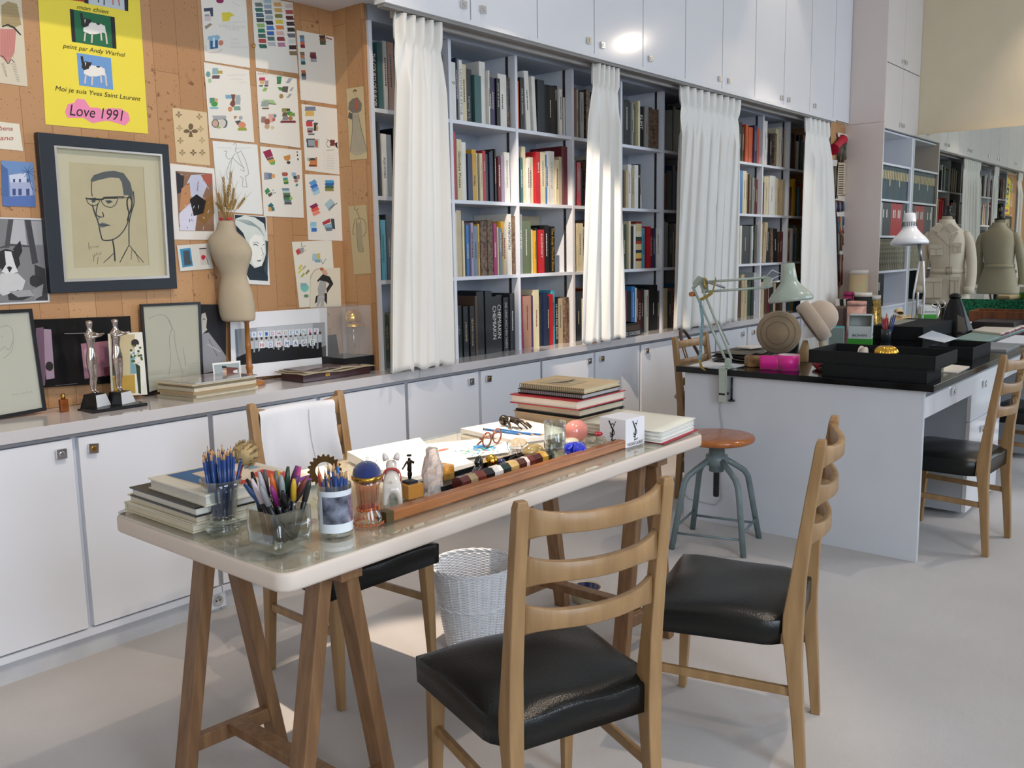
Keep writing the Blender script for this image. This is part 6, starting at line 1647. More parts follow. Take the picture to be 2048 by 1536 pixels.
for sx in (-1, 1):
    MB().lathe([(0.008, 0), (0.0075, 0.008), (0.0045, 0.016), (0.0, 0.020)], (0.012 * sx, 0.052, 0.100), 12, T=Matrix.Rotation(0.3 * sx, 3, 'Y')).build('ear', M_PORC, dg_)
MB().grid(lambda u, v: V((0.0225 * math.cos(PI * (-0.15 + 1.3 * u)), 0.020 + 0.022 * v, 0.0605 + 0.0235 * math.sin(PI * (-0.15 + 1.3 * u)))), 16, 4).build('harness', mat('red_harness', 'B5382E', 0.5), dg_, solid=0.002, recalc=False)
MB().ball((0, -0.018, 0.062), (0.004, 0.004, 0.004), n=8).build('tail', M_PORC, dg_)

# bronze figure on a wooden cube
cb = thing('bronze_figure', 'tiny bronze standing figure with arm out on a honey wood cube', 'figurine', (1.500, 1.610, TZ), -0.1, world=False)
MB().box((-0.024, -0.024, 0), (0.024, 0.024, 0.036)).build('wood_cube', mat('honey_wood', 'B77F38', 0.35, var=0.15, coat=0.3), cb, bevel=0.002)
MB().box((-0.014, -0.014, 0.036), (0.014, 0.014, 0.042)).build('plinth', M_DARK, cb)
M_BRZ = mat('dark_bronze', '2A241E', 0.3, metal=0.8, var=0.2, scale=40)
skin(cb, 'figure', M_BRZ, [((0, 0, 0.072), 0.0055), ((0, 0, 0.086), 0.0052), ((0, 0, 0.094), 0.003), ((0, 0, 0.101), 0.005), ((-0.008, 0, 0.091), 0.003), ((-0.017, 0.0, 0.080), 0.002), ((-0.023, 0, 0.074), 0.0018), ((0.007, 0, 0.091), 0.003), ((0.013, 0, 0.083), 0.002), ((0.010, -0.005, 0.090), 0.0018),
      ((-0.003, 0, 0.058), 0.004), ((-0.002, 0, 0.044), 0.0024), ((0.004, 0, 0.058), 0.004), ((0.003, 0.004, 0.044), 0.0024)], [(0, 1), (1, 2), (2, 3), (1, 4), (4, 5), (5, 6), (1, 7), (7, 8), (8, 9), (0, 10), (10, 11), (0, 12), (12, 13)])
MB().cyl((0, 0, 0.104), (0, 0, 0.108), 0.006, 12).build('hat', M_BRZ, cb)

def rock(name, label, x, y, m, h, r, seed, z=TZ, cat='crystal', nz=9, na=14, taper=0.6, rot=0.0):
    rr = random.Random(seed)
    rad = [[1 + rr.uniform(-0.13, 0.13) for _ in range(na)] for _ in range(nz + 1)]
    vs = []; fs = []
    for i in range(nz + 1):
        t = i / nz
        k = (1 - t) + taper * t + 0.12 * math.sin(t * 9 + seed)
        for j in range(na):
            a = 2 * PI * j / na + rot
            vs.append(V((x + r * k * rad[i][j] * math.cos(a), y + r * 0.7 * k * rad[i][j] * math.sin(a), z + h * t + (rr.uniform(-0.004, 0.004) if 0 < i else 0))))
    for i in range(nz):
        for j in range(na):
            a, b = i * na + j, i * na + (j + 1) % na
            fs.append((a, b, b + na, a + na))
    fs += [tuple(range(na))[::-1], tuple(range(nz * na, nz * na + na))]
    o = MB().add(vs, fs).build(name, m)
    return tag(o, label, cat)
M_FROST = mat('frosted_crystal', 'F8E8E0', 0.22, var=0.03, trans=0.6, sss=0.3, bump=0.5, bscale=60)
rock('rock_crystal', 'tall rough frosted rose crystal standing beside the bronze figure', 1.556, 1.586, M_FROST, 0.118, 0.034, 3)
o = MB().box((1.650, 1.640, TZ), (1.692, 1.682, TZ + 0.042)).build('amber_cube', mat('amber_resin', 'E0A850', 0.1, var=0.3, scale=60, trans=0.6, bump=0.3, bscale=80), bevel=0.003)
tag(o, 'small amber-coloured resin cube behind the frosted crystal', 'cube')

# wooden rule
p, q = onz(775, 1048, TZ), onz(1258, 900, TZ)
a_, b_ = V((1.312, 1.502, TZ)), V((2.315, 1.497, TZ))
rl_ = thing('wooden_rule', 'long square-section brown wooden rule with brass end caps along the table edge', 'ruler', ((a_ + b_) / 2))
MB().beam(a_ + V((0, 0, 0.0125)), b_ + V((0, 0, 0.0125)), 0.030, 0.025).build('stick', M_WOOD3, rl_, bevel=0.003)
for p_ in (a_, b_):
    s_ = 1 if p_ is a_ else -1
    MB().box((p_.x - 0.003 if s_ > 0 else p_.x - 0.02, p_.y - 0.0158, TZ), (p_.x + 0.02 if s_ > 0 else p_.x + 0.003, p_.y + 0.0158, TZ + 0.0258)).build('end_cap', mat('dull_brass', '5E5036', 0.4, metal=0.7), rl_, bevel=0.001)

# black tray with stones
ty = thing('black_tray', 'long shallow black wooden tray holding stones and small sculptures', 'tray', (1.80, 1.60, TZ), 0.02, world=False)
MB().box((-0.235, -0.03, 0.0), (0.235, 0.055, 0.004)).build('bottom', M_BLACK, ty)
for q_ in (((-0.235, -0.03, 0), (0.235, -0.025, 0.018)), ((-0.235, 0.05, 0), (0.235, 0.055, 0.018)), ((-0.235, -0.025, 0), (-0.23, 0.05, 0.018)), ((0.23, -0.025, 0), (0.235, 0.05, 0.018))):
    MB().box(*q_).build('side', M_BLACK, ty)
M_BS = mat('black_stone', '1C201E', 0.12, var=0.3, scale=25, coat=0.6, bump=0.3, bscale=30)
sx_ = thing('dark_sculpture', 'shiny black-green carved reclining figure in the black tray', 'sculpture', (1.755, 1.61, TZ + 0.004), 0.1, world=False)
skin(sx_, 'figure', M_BS, [((-0.04, -0.005, 0.008), 0.006), ((-0.015, 0, 0.012), 0.010), ((0.008, 0.004, 0.022), 0.013), ((0.014, 0.006, 0.040), 0.014), ((0.010, 0.006, 0.054), 0.009), ((-0.008, 0.004, 0.030), 0.007)], [(0, 1), (1, 2), (2, 3), (3, 4), (3, 5)])
MB().ball((1.835, 1.635, TZ + 0.024), (0.019, 0.019, 0.020)).build('gold_egg', M_GOLD); tag(bpy.data.objects['gold_egg'], 'greenish gold metal egg in the black tray', 'egg')
MB().ball((1.805, 1.592, TZ + 0.014), (0.022, 0.014, 0.010)).build('red_stone', mat('red_stone', '8A1E1A', 0.1, coat=0.6, var=0.2)); tag(bpy.data.objects['red_stone'], 'flat oval red stone in the black tray', 'stone')
MB().ball((1.868, 1.625, TZ + 0.015), (0.013, 0.013, 0.011)).build('blue_stone', mat('blue_stone', '1E2452', 0.12, coat=0.6, var=0.3, scale=60)); tag(bpy.data.objects['blue_stone'], 'round dark blue stone beside the gold egg', 'stone')
s3 = thing('bronze_animal', 'small dark bronze tangled figure lying at the back of the tray', 'sculpture', (1.94, 1.63, TZ + 0.004), 0.2, world=False)
skin(s3, 'figure', M_BRZ, [((-0.045, 0, 0.008), 0.005), ((-0.02, 0.006, 0.014), 0.007), ((0.0, 0, 0.010), 0.005), ((0.02, 0.006, 0.016), 0.007), ((0.04, -0.004, 0.010), 0.004), ((0.0, -0.012, 0.016), 0.004), ((0.02, -0.01, 0.02), 0.003)], [(0, 1), (1, 2), (2, 3), (3, 4), (1, 5), (5, 6)])
# octagonal column of stone samples
oc = thing('stone_column', 'octagonal rod of banded coloured stone samples lying along the tray', 'stone rod', (1.605, 1.548, TZ), math.radians(2), world=False)
cols = ['5A2A26', 'A08C6A', '6E3226', '15181A', 'DAD6D2', '1E2E2A', 'B89A62', '43201C', 'D8C8C4', '5A2420', '3E1A18', 'B08A3A', '2A2C28']
wd = [0.034, 0.028, 0.034, 0.034, 0.036, 0.034, 0.036, 0.034, 0.014, 0.026, 0.034, 0.028, 0.030]
x = 0
for c, w_ in zip(cols, wd):
    MB().tube([(x + 0.0004, 0, 0.0185), (x + w_ - 0.0004, 0, 0.0185)], 0.020, 8, up=(0, math.sin(PI / 8), math.cos(PI / 8))).build('stone_band', mat('stone_' + c, c, 0.18, var=0.25, scale=50, coat=0.4), oc)
    x += w_
for o in oc.children:
    o.data.polygons.foreach_set('use_smooth', [False] * len(o.data.polygons))

# spheres, eggs, tumbler, hearts
def ballthing(name, label, px, py, r, m, cat, z=TZ, **k):
    p = onz(px, py, z)
    o = MB().ball((p.x, p.y, z + (r[2] if isinstance(r, tuple) else r)), r, n=28, **k).build(name, m)
    return tag(o, label, cat)
ballthing('crystal_ball', 'clear faceted crystal ball behind the agate egg', 1036, 910, (0.034, 0.03, 0.026), mat('crystal_warm', 'FFF6EC', 0.02, var=0, trans=1.0, bump=0.3, bscale=20), 'crystal')
ballthing('agate_egg', 'banded olive and tan agate egg beside the glass tumbler', 1066, 920, (0.040, 0.026, 0.024), mat('agate', '6E6034', 0.12, var=0.3, scale=22, c2='B8A06A', coat=0.6, stretch=(1, 1, 3)), 'egg')
def facet(t, z_):
    return 1 + 0.02 * abs(math.sin(t * 12)) * (z_ < 0.055)
glass_thing('tumbler', 'tall clear cut-glass tumbler standing near the right end of the rule', 2.02, 1.552, [(0.027, 0.0), (0.029, 0.003), (0.0295, 0.05), (0.032, 0.118)], 0.0022, 72, cat='glass', sq=facet, solidbase=0.012)
bx_ = thing('small_box', 'small dark engraved metal box behind the tumbler', 'box', (2.17, 1.67, TZ), 0.1, world=False)
MB().box((-0.03, -0.02, 0), (0.03, 0.02, 0.022)).build('case', mat('engraved_metal', '4A4A42', 0.3, metal=0.7, var=0.5, scale=60, c2='8A8A7C'), bx_, bevel=0.002)
M_PINK = mat('rose_quartz', 'E79A8E', 0.08, var=0.08, scale=10, trans=0.25, sss=0.3, coat=0.6)
ballthing('rose_quartz', 'big polished pink quartz egg before the right book stack', 1152, 884, (0.046, 0.036, 0.036), M_PINK, 'stone')
ballthing('grey_pebble', 'flat pale grey polished pebble below the pink quartz', 1142, 893, (0.030, 0.024, 0.014), mat('pale_pebble', 'B5B2A2', 0.15, coat=0.5), 'stone')
bg_ = thing('blue_heart', 'cobalt blue glass heart beside the tumbler', 'glass heart', tuple(onz(1153, 912, TZ)), world=False)
def heart(u, v, k=1.0):
    t = 2 * PI * u; ph = PI * v
    x = 16 * math.sin(t) ** 3; y = 13 * math.cos(t) - 5 * math.cos(2 * t) - 2 * math.cos(3 * t) - math.cos(4 * t)
    return V((y * 0.0022 * math.sin(ph) * k, x * 0.0020 * math.sin(ph) * k, (0.017 - 0.017 * math.cos(ph)) * k))
MB().grid(lambda u, v: heart(u, v, 1.25), 32, 12, closeu=True).build('heart', mat('cobalt_glass', '1C34D8', 0.04, var=0.05, trans=0.35, coat=0.8), bg_).rotation_euler = (0, 0, PI)
hh = thing('clear_heart', 'clear glass dish with a small red heart inside, left of the white cube', 'glass heart', tuple(onz(1196, 897, TZ)), world=False)
MB().grid(lambda u, v: heart(u, v, 1.15), 32, 12, closeu=True).build('clear_glass', mat('smoke_crystal', 'E8E6D8', 0.03, var=0, trans=0.95), hh).rotation_euler = (0, 0, PI)
MB().grid(lambda u, v: heart(u, v, 0.45) + V((0, 0, 0.039)), 24, 8, closeu=True).build('red_heart', mat('red_enamel', 'B0182C', 0.1, coat=0.6), hh)
ballthing('rose_pebble', 'small pink glass pebble in front of the clear heart', 1205, 906, (0.018, 0.014, 0.008), M_PINK, 'stone')

# white paper cube with the monogram
yc = thing('note_cube', 'white paper note cube with a black monogram on each side', 'note cube', (2.335, 1.528, TZ), math.radians(-3), world=False)
h_ = 0.088
mb = MB().box((-0.050, -0.050, 0), (0.050, 0.050, h_))
mb.build('paper_block', mat('note_paper', 'E9E9EF', 0.6, var=0.01), yc, bevel=0.001)
def mono(o, u, n, c):
    """interlaced Y S L monogram drawn as strokes in the plane (u, z)"""
    mb = MB()
    u, n, c = V(u), V(n), V(c)
    def st(pts, w0, w1=None):
        w0 *= 1.5; w1 = (w1 * 1.5 if w1 else w0)
        out = []
        k = len(pts)
        for i in range(k - 1):
            (x0, z0), (x1, z1) = pts[i], pts[i + 1]
            l = math.hypot(x1 - x0, z1 - z0) or 1
            dx, dz = -(z1 - z0) / l, (x1 - x0) / l
            wa = w0 + (w1 - w0) * i / k; wb = w0 + (w1 - w0) * (i + 1) / k
            q = [(x0 + dx * wa, z0 + dz * wa), (x1 + dx * wb, z1 + dz * wb), (x1 - dx * wb, z1 - dz * wb), (x0 - dx * wa, z0 - dz * wa)]
            mb.add([c + u * x + V((0, 0, z + 0.004)) + n * 0.0005 for x, z in q], [(0, 1, 2, 3)])
    s_ = 0.00112
    st([(-12 * s_, 68 * s_), (-2 * s_, 48 * s_), (0, 44 * s_)], 0.0016, 0.0010); st([(11 * s_, 68 * s_), (2 * s_, 50 * s_), (-1 * s_, 40 * s_), (-3 * s_, 26 * s_)], 0.0007, 0.0010)
    S_ = [(7, 56), (3, 60), (-3, 59), (-6, 54), (-3, 48), (3, 43), (7, 37), (5, 30), (-1, 27), (-7, 30), (-8, 35)]
    st([(a * s_, b * s_) for a, b in S_], 0.0010)
    st([(3 * s_, 46 * s_), (0, 30 * s_), (-2 * s_, 14 * s_), (-4 * s_, 13 * s_)], 0.0012, 0.0014); st([(-5 * s_, 13 * s_), (4 * s_, 14 * s_), (12 * s_, 17 * s_)], 0.0010)
    st([(-9 * s_, 26 * s_), (-6 * s_, 22 * s_), (0, 24 * s_), (4 * s_, 30 * s_)], 0.0009)
    mb.build('monogram', flat('15161A'), o, recalc=False)
mono(yc, (1, 0, 0), (0, -1, 0), (0, -0.050, 0)); mono(yc, (0, -1, 0), (-1, 0, 0), (-0.050, 0, 0))
text(yc, 'YVESSAINTLAURENT', (-0.043, -0.0506, 0.0035), (0.043, -0.0506, 0.0035), (0, -1, 0), 0.0105, flat('15161A'))
text(yc, 'YVESSAINTLAURENT', (-0.0506, 0.043, 0.0035), (-0.0506, -0.043, 0.0035), (-1, 0, 0), 0.0105, flat('15161A'))

# album lying open-paged at the right end
al = thing('album', 'thick white album bulging with papers over a red folder, table right end', 'album', (2.52, 1.55, TZ))
Q = [(2.37, 1.60), (2.40, 1.425), (2.655, 1.45), (2.63, 1.70), (2.45, 1.74)]
MB().sheet([V((x, y, TZ)) for x, y in ((2.40, 1.415), (2.66, 1.44), (2.64, 1.72), (2.42, 1.75))], 0.003, (0, 0, 1)).build('red_folder', mat('red_folder', 'B02A36', 0.5), al)
mb = MB()
for k in range(9):
    o_ = 0.004 * math.sin(k * 1.7)
    z0 = TZ + 0.0035 + k * 0.0036
    def pg(u, v, z0=z0, o_=o_, k=k):
        x = 2.40 + o_ + (0.245 + o_) * u; y = 1.425 + o_ + 0.30 * v + 0.02 * u
        return V((x, y, z0 + 0.0028 * math.sin(u * 3.0 + k) * u * v + 0.004 * (u ** 3) * (k / 9)))
    mb.grid(pg, 8, 6)
mb.build('leaf', M_PAPER, al, solid=0.0028, recalc=False)
MB().grid(lambda u, v: V((2.395 + 0.25 * u, 1.42 + 0.31 * v + 0.02 * u, TZ + 0.0375 + 0.006 * u * u)), 8, 6).build('cover', mat('album_cover', 'E4E2D4', 0.5), al, solid=0.002, recalc=False)
# right-hand stack of books
z = TZ
stk = [(0.036, mat('cover_beige2', 'BFA684', 0.5), 'beige-paged black book at the bottom of the right table stack', 0.0, 0.29, 'C9AE8C'), (0.004, M_BLACK, 'thin black folder low in the right table stack', 0.006, 0.29, '2A2A2A'),
       (0.026, mat('cover_black', '1C1B1A', 0.3), 'grey-paged book below the red book in the right stack', 0.012, 0.28, 'C8BBA4'), (0.032, mat('cover_crimson', 'A8222E', 0.35, coat=0.2), 'red hardcover book jutting out of the right table stack', -0.012, 0.32, 'D9CFC0'),
       (0.018, mat('cover_black', '1C1B1A', 0.3), 'grey spiral-bound book, second from top of the right stack', 0.022, 0.25, 'B8B4B4'), (0.017, mat('cover_kraft', 'C9B088', 0.5, var=0.1, scale=10), 'spiral-bound book with a beige sketch cover, top of the right stack', 0.028, 0.25, 'CFC4A8')]
for i, (t, c, lb, off, w_, pg_) in enumerate(stk):
    b = laid_book(lb, rect(2.435 + off, 1.765 + 0.3 * abs(off) , 2.435 + off + w_ * 0.95, 2.06 - off * 0.3, -0.05 + 0.02 * i), z, t, c, mat('pages_' + pg_, pg_, 0.8, var=0.08, scale=90, stretch=(1, 1, 14)), group='books in the right table stack')
    if i >= 4:
        cs = rect(2.435 + off, 1.765 + 0.3 * off, 2.435 + off + w_ * 0.95, 2.06 - off * 0.3, -0.05 + 0.02 * i)
        mb = MB(); a, e = V((*cs[0], z)), V((*cs[3], z))
        for k in range(34):
            p_ = a.lerp(e, (k + 0.5) / 34)
            mb.tube([p_ + V((-0.002, 0, 0.001)), p_ + V((-0.005, 0, t * 0.5)), p_ + V((-0.001, 0, t + 0.001))], 0.001, 4)
        mb.build('spiral_binding', M_BLACK, b)
    z += t + 0.0006
s = Sheet((2.6, 1.9, z), (0, 0, 1), None, 'B8A888', t=0.0003, wpts=[V((x, y, z + 0.0006)) for x, y in rect(2.50, 1.86, 2.62, 2.00, 0.05)])
for k in range(8): s.mb.add([V((x, y, z + 0.0008)) for x, y in rect(2.52 + k * 0.011, 1.88 + 0.01 * (k % 3), 2.525 + k * 0.011, 1.96, 0.4 + k * 0.2)], [(0, 1, 2, 3)], s.mi('3A332A'))
s.done('cover_sketch', None, None, b)

# white pads and loose drawings
def pad(name, label, corners, z0, t, edge=True, cat='paper pad', m=None):
    r = MB().sheet([V((x, y, z0)) for x, y in corners], t, (0, 0, 1)).build(name, m or mat('pad_paper', 'ECEAE6', 0.55, var=0.01))
    return tag(r, label, cat)
padm = mat('pad_paper', 'ECEAE6', 0.55, var=0.01)
pad('drawing_pad', 'large blank white drawing pad in the brightest light behind the jars', [(1.575, 1.80), (1.78, 1.79), (1.94, 2.03), (1.67, 2.06)], TZ, 0.026)
pad('drawing_pad', 'white drawing sheets overlapping the big pad under the wax drawing', [(1.60, 1.72), (1.83, 1.70), (1.88, 1.80), (1.60, 1.80)], TZ, 0.012)
s = Sheet((1.95, 1.87, TZ + 0.001), (0, 0, 1), None, 'ECE7DC', t=0.001, wpts=[V((x, y, TZ + 0.0015)) for x, y in ((1.80, 1.83), (2.03, 1.735), (2.20, 1.90), (1.96, 2.03))])
def fl(c, x, y, rx, ry):
    s.k += 1
    s.mb.add([V((x + rx * math.cos(2 * PI * i / 10) * rnd.uniform(0.8, 1.15), y + ry * math.sin(2 * PI * i / 10) * rnd.uniform(0.8, 1.15), TZ + 0.0017 + 0.00001 * s.k)) for i in range(10)], [tuple(range(10))], s.mi(c))
fl('4FA3C8', 2.02, 1.83, 0.045, 0.035); fl('3A7FC4', 2.04, 1.86, 0.035, 0.022); fl('5EC07A', 1.90, 1.97, 0.045, 0.02); fl('D0685A', 1.93, 1.92, 0.03, 0.012)
for k in range(60): fl(rnd.choice(['3FA08A', '4FB06A', '58C0B4', 'E8E4DC', 'D0607A', '3A8FC4']), 1.99 + rnd.gauss(0, 0.03), 1.82 + rnd.gauss(0, 0.025), 0.005, 0.004)
s.done('wax_drawing', 'loose sheet with a blue and green crayon drawing beside the glasses', 'drawing')
pad('writing_pad', 'white letter pad with pencils and the bronze hand lying on it', [(2.125, 1.80), (2.36, 1.72), (2.425, 2.03), (2.17, 2.07)], TZ, 0.014)
for i, (a, b, w_) in enumerate((((967, 858), (1040, 868), 0), ((994, 858), (1066, 869), 0), ((1000, 862), (1048, 866), 1))):
    A_, B_ = onz(*a, TZ + 0.018), onz(*b, TZ + 0.018)
    L = (B_ - A_).length
    d = (B_ - A_).normalized() * 0.165
    pencil('2E6DA8', 'blue', A_, A_ + d, 'blue pencil lying on the letter pad, %s one' % ('left', 'right', 'front')[i], 'blue pencils on the letter pad')
# bronze hand, palm down, resting on the pad
hp = onz(1003, 852, TZ + 0.015)
hd = thing('bronze_hand', 'small dark bronze hand sculpture resting palm down on the letter pad', 'sculpture', (2.288, 1.965, TZ + 0.0145), math.radians(-95), world=False)
M_HB = mat('hand_bronze', '5A5248', 0.22, metal=0.85, var=0.15, scale=25)
nd = [((0.045, 0, 0.022), (0.016, 0.010)), ((0.015, 0, 0.030), (0.011, 0.010)), ((-0.012, 0, 0.020), (0.013, 0.012))]
ed = [(0, 1), (1, 2)]
for k, (dy, L, bz) in enumerate(((-0.016, 0.042, 0.0), (-0.006, 0.052, 0.004), (0.004, 0.050, 0.003), (0.014, 0.040, 0.0))):
    i = len(nd)
    nd += [((0.058, dy, 0.022 + bz), 0.0052), ((0.058 + L * 0.45, dy * 1.4, 0.018 + bz), 0.0042), ((0.058 + L * 0.8, dy * 1.6, 0.010 + bz * 0.5), 0.0036), ((0.058 + L, dy * 1.7, 0.004), 0.0028)]
    ed += [(0, i), (i, i + 1), (i + 1, i + 2), (i + 2, i + 3)]
i = len(nd)
nd += [((0.030, -0.020, 0.018), 0.0055), ((0.048, -0.030, 0.010), 0.0045), ((0.062, -0.032, 0.004), 0.0032)]
ed += [(1, i), (i, i + 1), (i + 1, i + 2)]
skin(hd, 'hand', M_HB, nd, ed)
MB().lathe([(0.0, -0.006), (0.014, -0.006), (0.018, 0.0), (0.015, 0.006), (0.017, 0.010), (0.0, 0.012)], (-0.018, 0, 0.019), 20, T=Matrix.Rotation(PI / 2, 3, 'Y')).build('ruffled_cuff', M_HB, hd)

# tortoiseshell glasses, folded on their side
gl = thing('eyeglasses', 'tortoiseshell eyeglasses standing folded on the drawing sheet', 'glasses', (2.065, 1.835, TZ + 0.003), math.radians(12), world=False)
M_TOR = mat('tortoiseshell', '5A1E0E', 0.12, var=0.5, scale=60, c2='A8501E', coat=0.8)
def rim(cx_):
    return [(cx_ + 0.024 * math.cos(t) * (1 + 0.12 * abs(math.cos(t))), 0, 0.024 + 0.020 * math.sin(t) * (1 + 0.1 * abs(math.sin(t)))) for t in [2 * PI * i / 28 for i in range(29)]]
for cx_ in (-0.032, 0.032):
    MB().tube(rim(cx_), 0.0028, 8, cap=False).build('rim', M_TOR, gl)
    MB().prism([(p_[0], p_[2]) for p_ in rim(cx_)[:-1]], -0.0006, 0.0006, T=Matrix.Rotation(PI / 2, 4, 'X')).build('lens', M_THIN, gl)
MB().tube([(-0.010, 0, 0.030), (0, 0, 0.034), (0.010, 0, 0.030)], 0.003, 8).build('bridge', M_TOR, gl)
for s_ in (-1, 1):
    MB().tube([(0.058 * s_, 0.0, 0.030), (0.056 * s_, 0.012, 0.030), (0.0, 0.022 + 0.004 * s_, 0.022), (-0.05 * s_, 0.020 + 0.004 * s_, 0.010)], 0.0028, 8).build('temple', M_TOR, gl)
# ================================================================ THINGS ON THE COUNTER
def trophy(name, label, near, right, left, head_px):
    a, b, c = onz(*near, ZC), onz(*right, ZC), onz(*left, ZC)
    ex = (b - a); ex.z = 0; L = 0.072; ex = ex.normalized() * L
    ey = V((-ex.y, ex.x, 0))
    m = a + (ex + ey) / 2
    r = thing(name, label, 'trophy', (m.x, m.y, ZC), math.atan2(ex.y, ex.x), 'silver mannequin trophies', world=False)
    MB().box((-0.042, -0.042, 0), (0.042, 0.042, 0.006)).build('plinth', M_BLACK, r)
    def fr(z0, z1, h0, h1, y_off=0.0):
        return [V((-h0, -h0, z0)), V((h0, -h0, z0)), V((h0, h0, z0)), V((-h0, h0, z0)), V((-h1, -h1, z1)), V((h1, -h1, z1)), V((h1, h1, z1)), V((-h1, h1, z1))]
    F = [(0, 3, 2, 1), (4, 5, 6, 7), (0, 1, 5, 4), (1, 2, 6, 5), (2, 3, 7, 6), (3, 0, 4, 7)]
    MB().add(fr(0.006, 0.055, 0.036, 0.025), F).build('pedestal', M_BLACK, r)
    q = fr(0.008, 0.053, 0.0362, 0.0256)
    MB().sheet([q[0], q[1], q[5], q[4]], 0.0006, (0, -1, 0)).build('silver_plate', mat('brushed_silver', 'D2D6DC', 0.35, metal=0.25), r)
    k = 0.27 / 0.30
    z0 = 0.055
    Z_ = lambda z: z0 + z * k
    nd = [((0, 0, Z_(0.150)), (0.021, 0.016)), ((0, 0.0, Z_(0.185)), (0.014, 0.011)), ((0, -0.002, Z_(0.218)), (0.019, 0.014)), ((0, 0, Z_(0.240)), (0.012, 0.010)), ((0, 0, Z_(0.258)), 0.0065), ((0, -0.002, Z_(0.278)), (0.0125, 0.014)), ((0, -0.001, Z_(0.292)), (0.011, 0.013)),
          ((-0.010, 0, Z_(0.125)), (0.0125, 0.013)), ((-0.009, -0.002, Z_(0.070)), 0.0085), ((-0.008, 0.003, Z_(0.040)), 0.0075), ((-0.007, 0.002, Z_(0.012)), 0.0042), ((-0.008, -0.012, Z_(0.003)), 0.004),
          ((0.010, 0, Z_(0.125)), (0.0125, 0.013)), ((0.009, -0.002, Z_(0.070)), 0.0085), ((0.008, 0.003, Z_(0.040)), 0.0075), ((0.007, 0.002, Z_(0.012)), 0.0042), ((0.008, -0.012, Z_(0.003)), 0.004),
          ((-0.022, 0, Z_(0.236)), 0.0065), ((-0.020, -0.016, Z_(0.226)), 0.005), ((0.006, -0.024, Z_(0.228)), 0.0045), ((0.034, -0.022, Z_(0.232)), (0.006, 0.003)),
          ((0.024, 0, Z_(0.236)), 0.0065), ((0.036, -0.006, Z_(0.232)), 0.005), ((0.050, -0.010, Z_(0.232)), 0.0045), ((0.060, -0.012, Z_(0.234)), (0.006, 0.003))]
    ed = [(0, 1), (1, 2), (2, 3), (3, 4), (4, 5), (5, 6), (0, 7), (7, 8), (8, 9), (9, 10), (10, 11), (0, 12), (12, 13), (13, 14), (14, 15), (15, 16), (3, 17), (17, 18), (18, 19), (19, 20), (3, 21), (21, 22), (22, 23), (23, 24)]
    skin(r, 'mannequin', M_SILVER, nd, ed)
trophy('silver_trophy', 'silver mannequin trophy with arms stretched out, left one of the pair', (195, 822), (235, 812), (164, 813), None)
trophy('silver_trophy', 'silver mannequin trophy on pale pedestal, right one of the pair', (245, 816), (286, 806), (225, 808), None)
k0, k1 = onz(112, 806, ZC + 0.016), onz(182, 790, ZC + 0.016)
mb = MB()
n_ = V((-(k1 - k0).y, (k1 - k0).x, 0)).normalized()
P_ = []
for i in range(9):
    t = i / 8
    w_ = 0.011 * math.sin(PI * min(1, t * 1.1 + 0.05)) ** 0.6
    P_.append((k0.lerp(k1, t), w_))
mb.sheet([p + n_ * w_ for p, w_ in P_] + [p - n_ * w_ for p, w_ in P_[::-1]], 0.004, (0, 0, 1))
kn = thing('paper_knife', 'long gold leaf-shaped paper knife on the black slab', 'paper knife', k0)
mb.build('blade', M_GOLD, kn, bevel=0.001)
MB().tube([k1, k1 + (k1 - k0) * 0.35], 0.005, 8).build('handle', M_GOLD, kn)
p = onz(99, 817, ZC)
bt_ = thing('amber_flask', 'small amber glass flask between the framed sketch and the black slab', 'bottle', (p.x, 3.22, ZC), world=False)
MB().box((-0.014, -0.009, 0), (0.014, 0.009, 0.045)).build('vessel', mat('amber_glass', 'A8602A', 0.05, trans=0.6, var=0.2, scale=50), bt_, bevel=0.003)
MB().cyl((0, 0, 0.045), (0, 0, 0.064), 0.007, 12).build('stopper', M_BRASS, bt_)

# magazines in a pile
A_, B_, C_ = V((1.70, 3.235, 0)), V((1.765, 3.02, 0)), V((2.03, 3.06, 0))
z = ZC
mg = [(0.014, 'B8AD94'), (0.013, 'C9BEA4'), (0.009, 'A48E6C'), (0.014, 'D0C6B0'), (0.010, '9A8A70'), (0.006, 'C4B89C'), (0.005, 'BCC0C0')]
for i, (t, c) in enumerate(mg):
    j = 0.008 * math.sin(i * 2.2); j2 = 0.008 * math.cos(i * 1.7)
    top = i == len(mg) - 1
    q_ = [V((1.745 + j, 3.018 + j2, z)), V((2.02 + j, 3.030 + j2, z)), V((1.99 + j, 3.235 + j2, z)), V((1.715 + j, 3.225 + j2, z))]
    m_ = thing('magazine', 'yellowed magazine, %s from the bottom of the pile under the dress form' % WORDN[i] if not top else 'glossy picture magazine on top of the pile beside the dress form', 'magazine', (1.88, 3.13, z), group='magazines on the counter')
    MB().sheet(q_, t - 0.001, (0, 0, 1)).build('pages', mat('pages_mag_' + c, c, 0.7, var=0.12, scale=60, stretch=(1, 1, 20)), m_)
    MB().sheet([p + V((0, 0, t - 0.0009)) for p in q_], 0.0005, (0, 0, 1)).build('cover', mat('mag_cover_top', '7A6E6C', 0.12, var=0.7, scale=9, c2='C9B4AC', coat=0.8) if top else mat('mag_cover_' + c, c, 0.5), m_)
    z += t

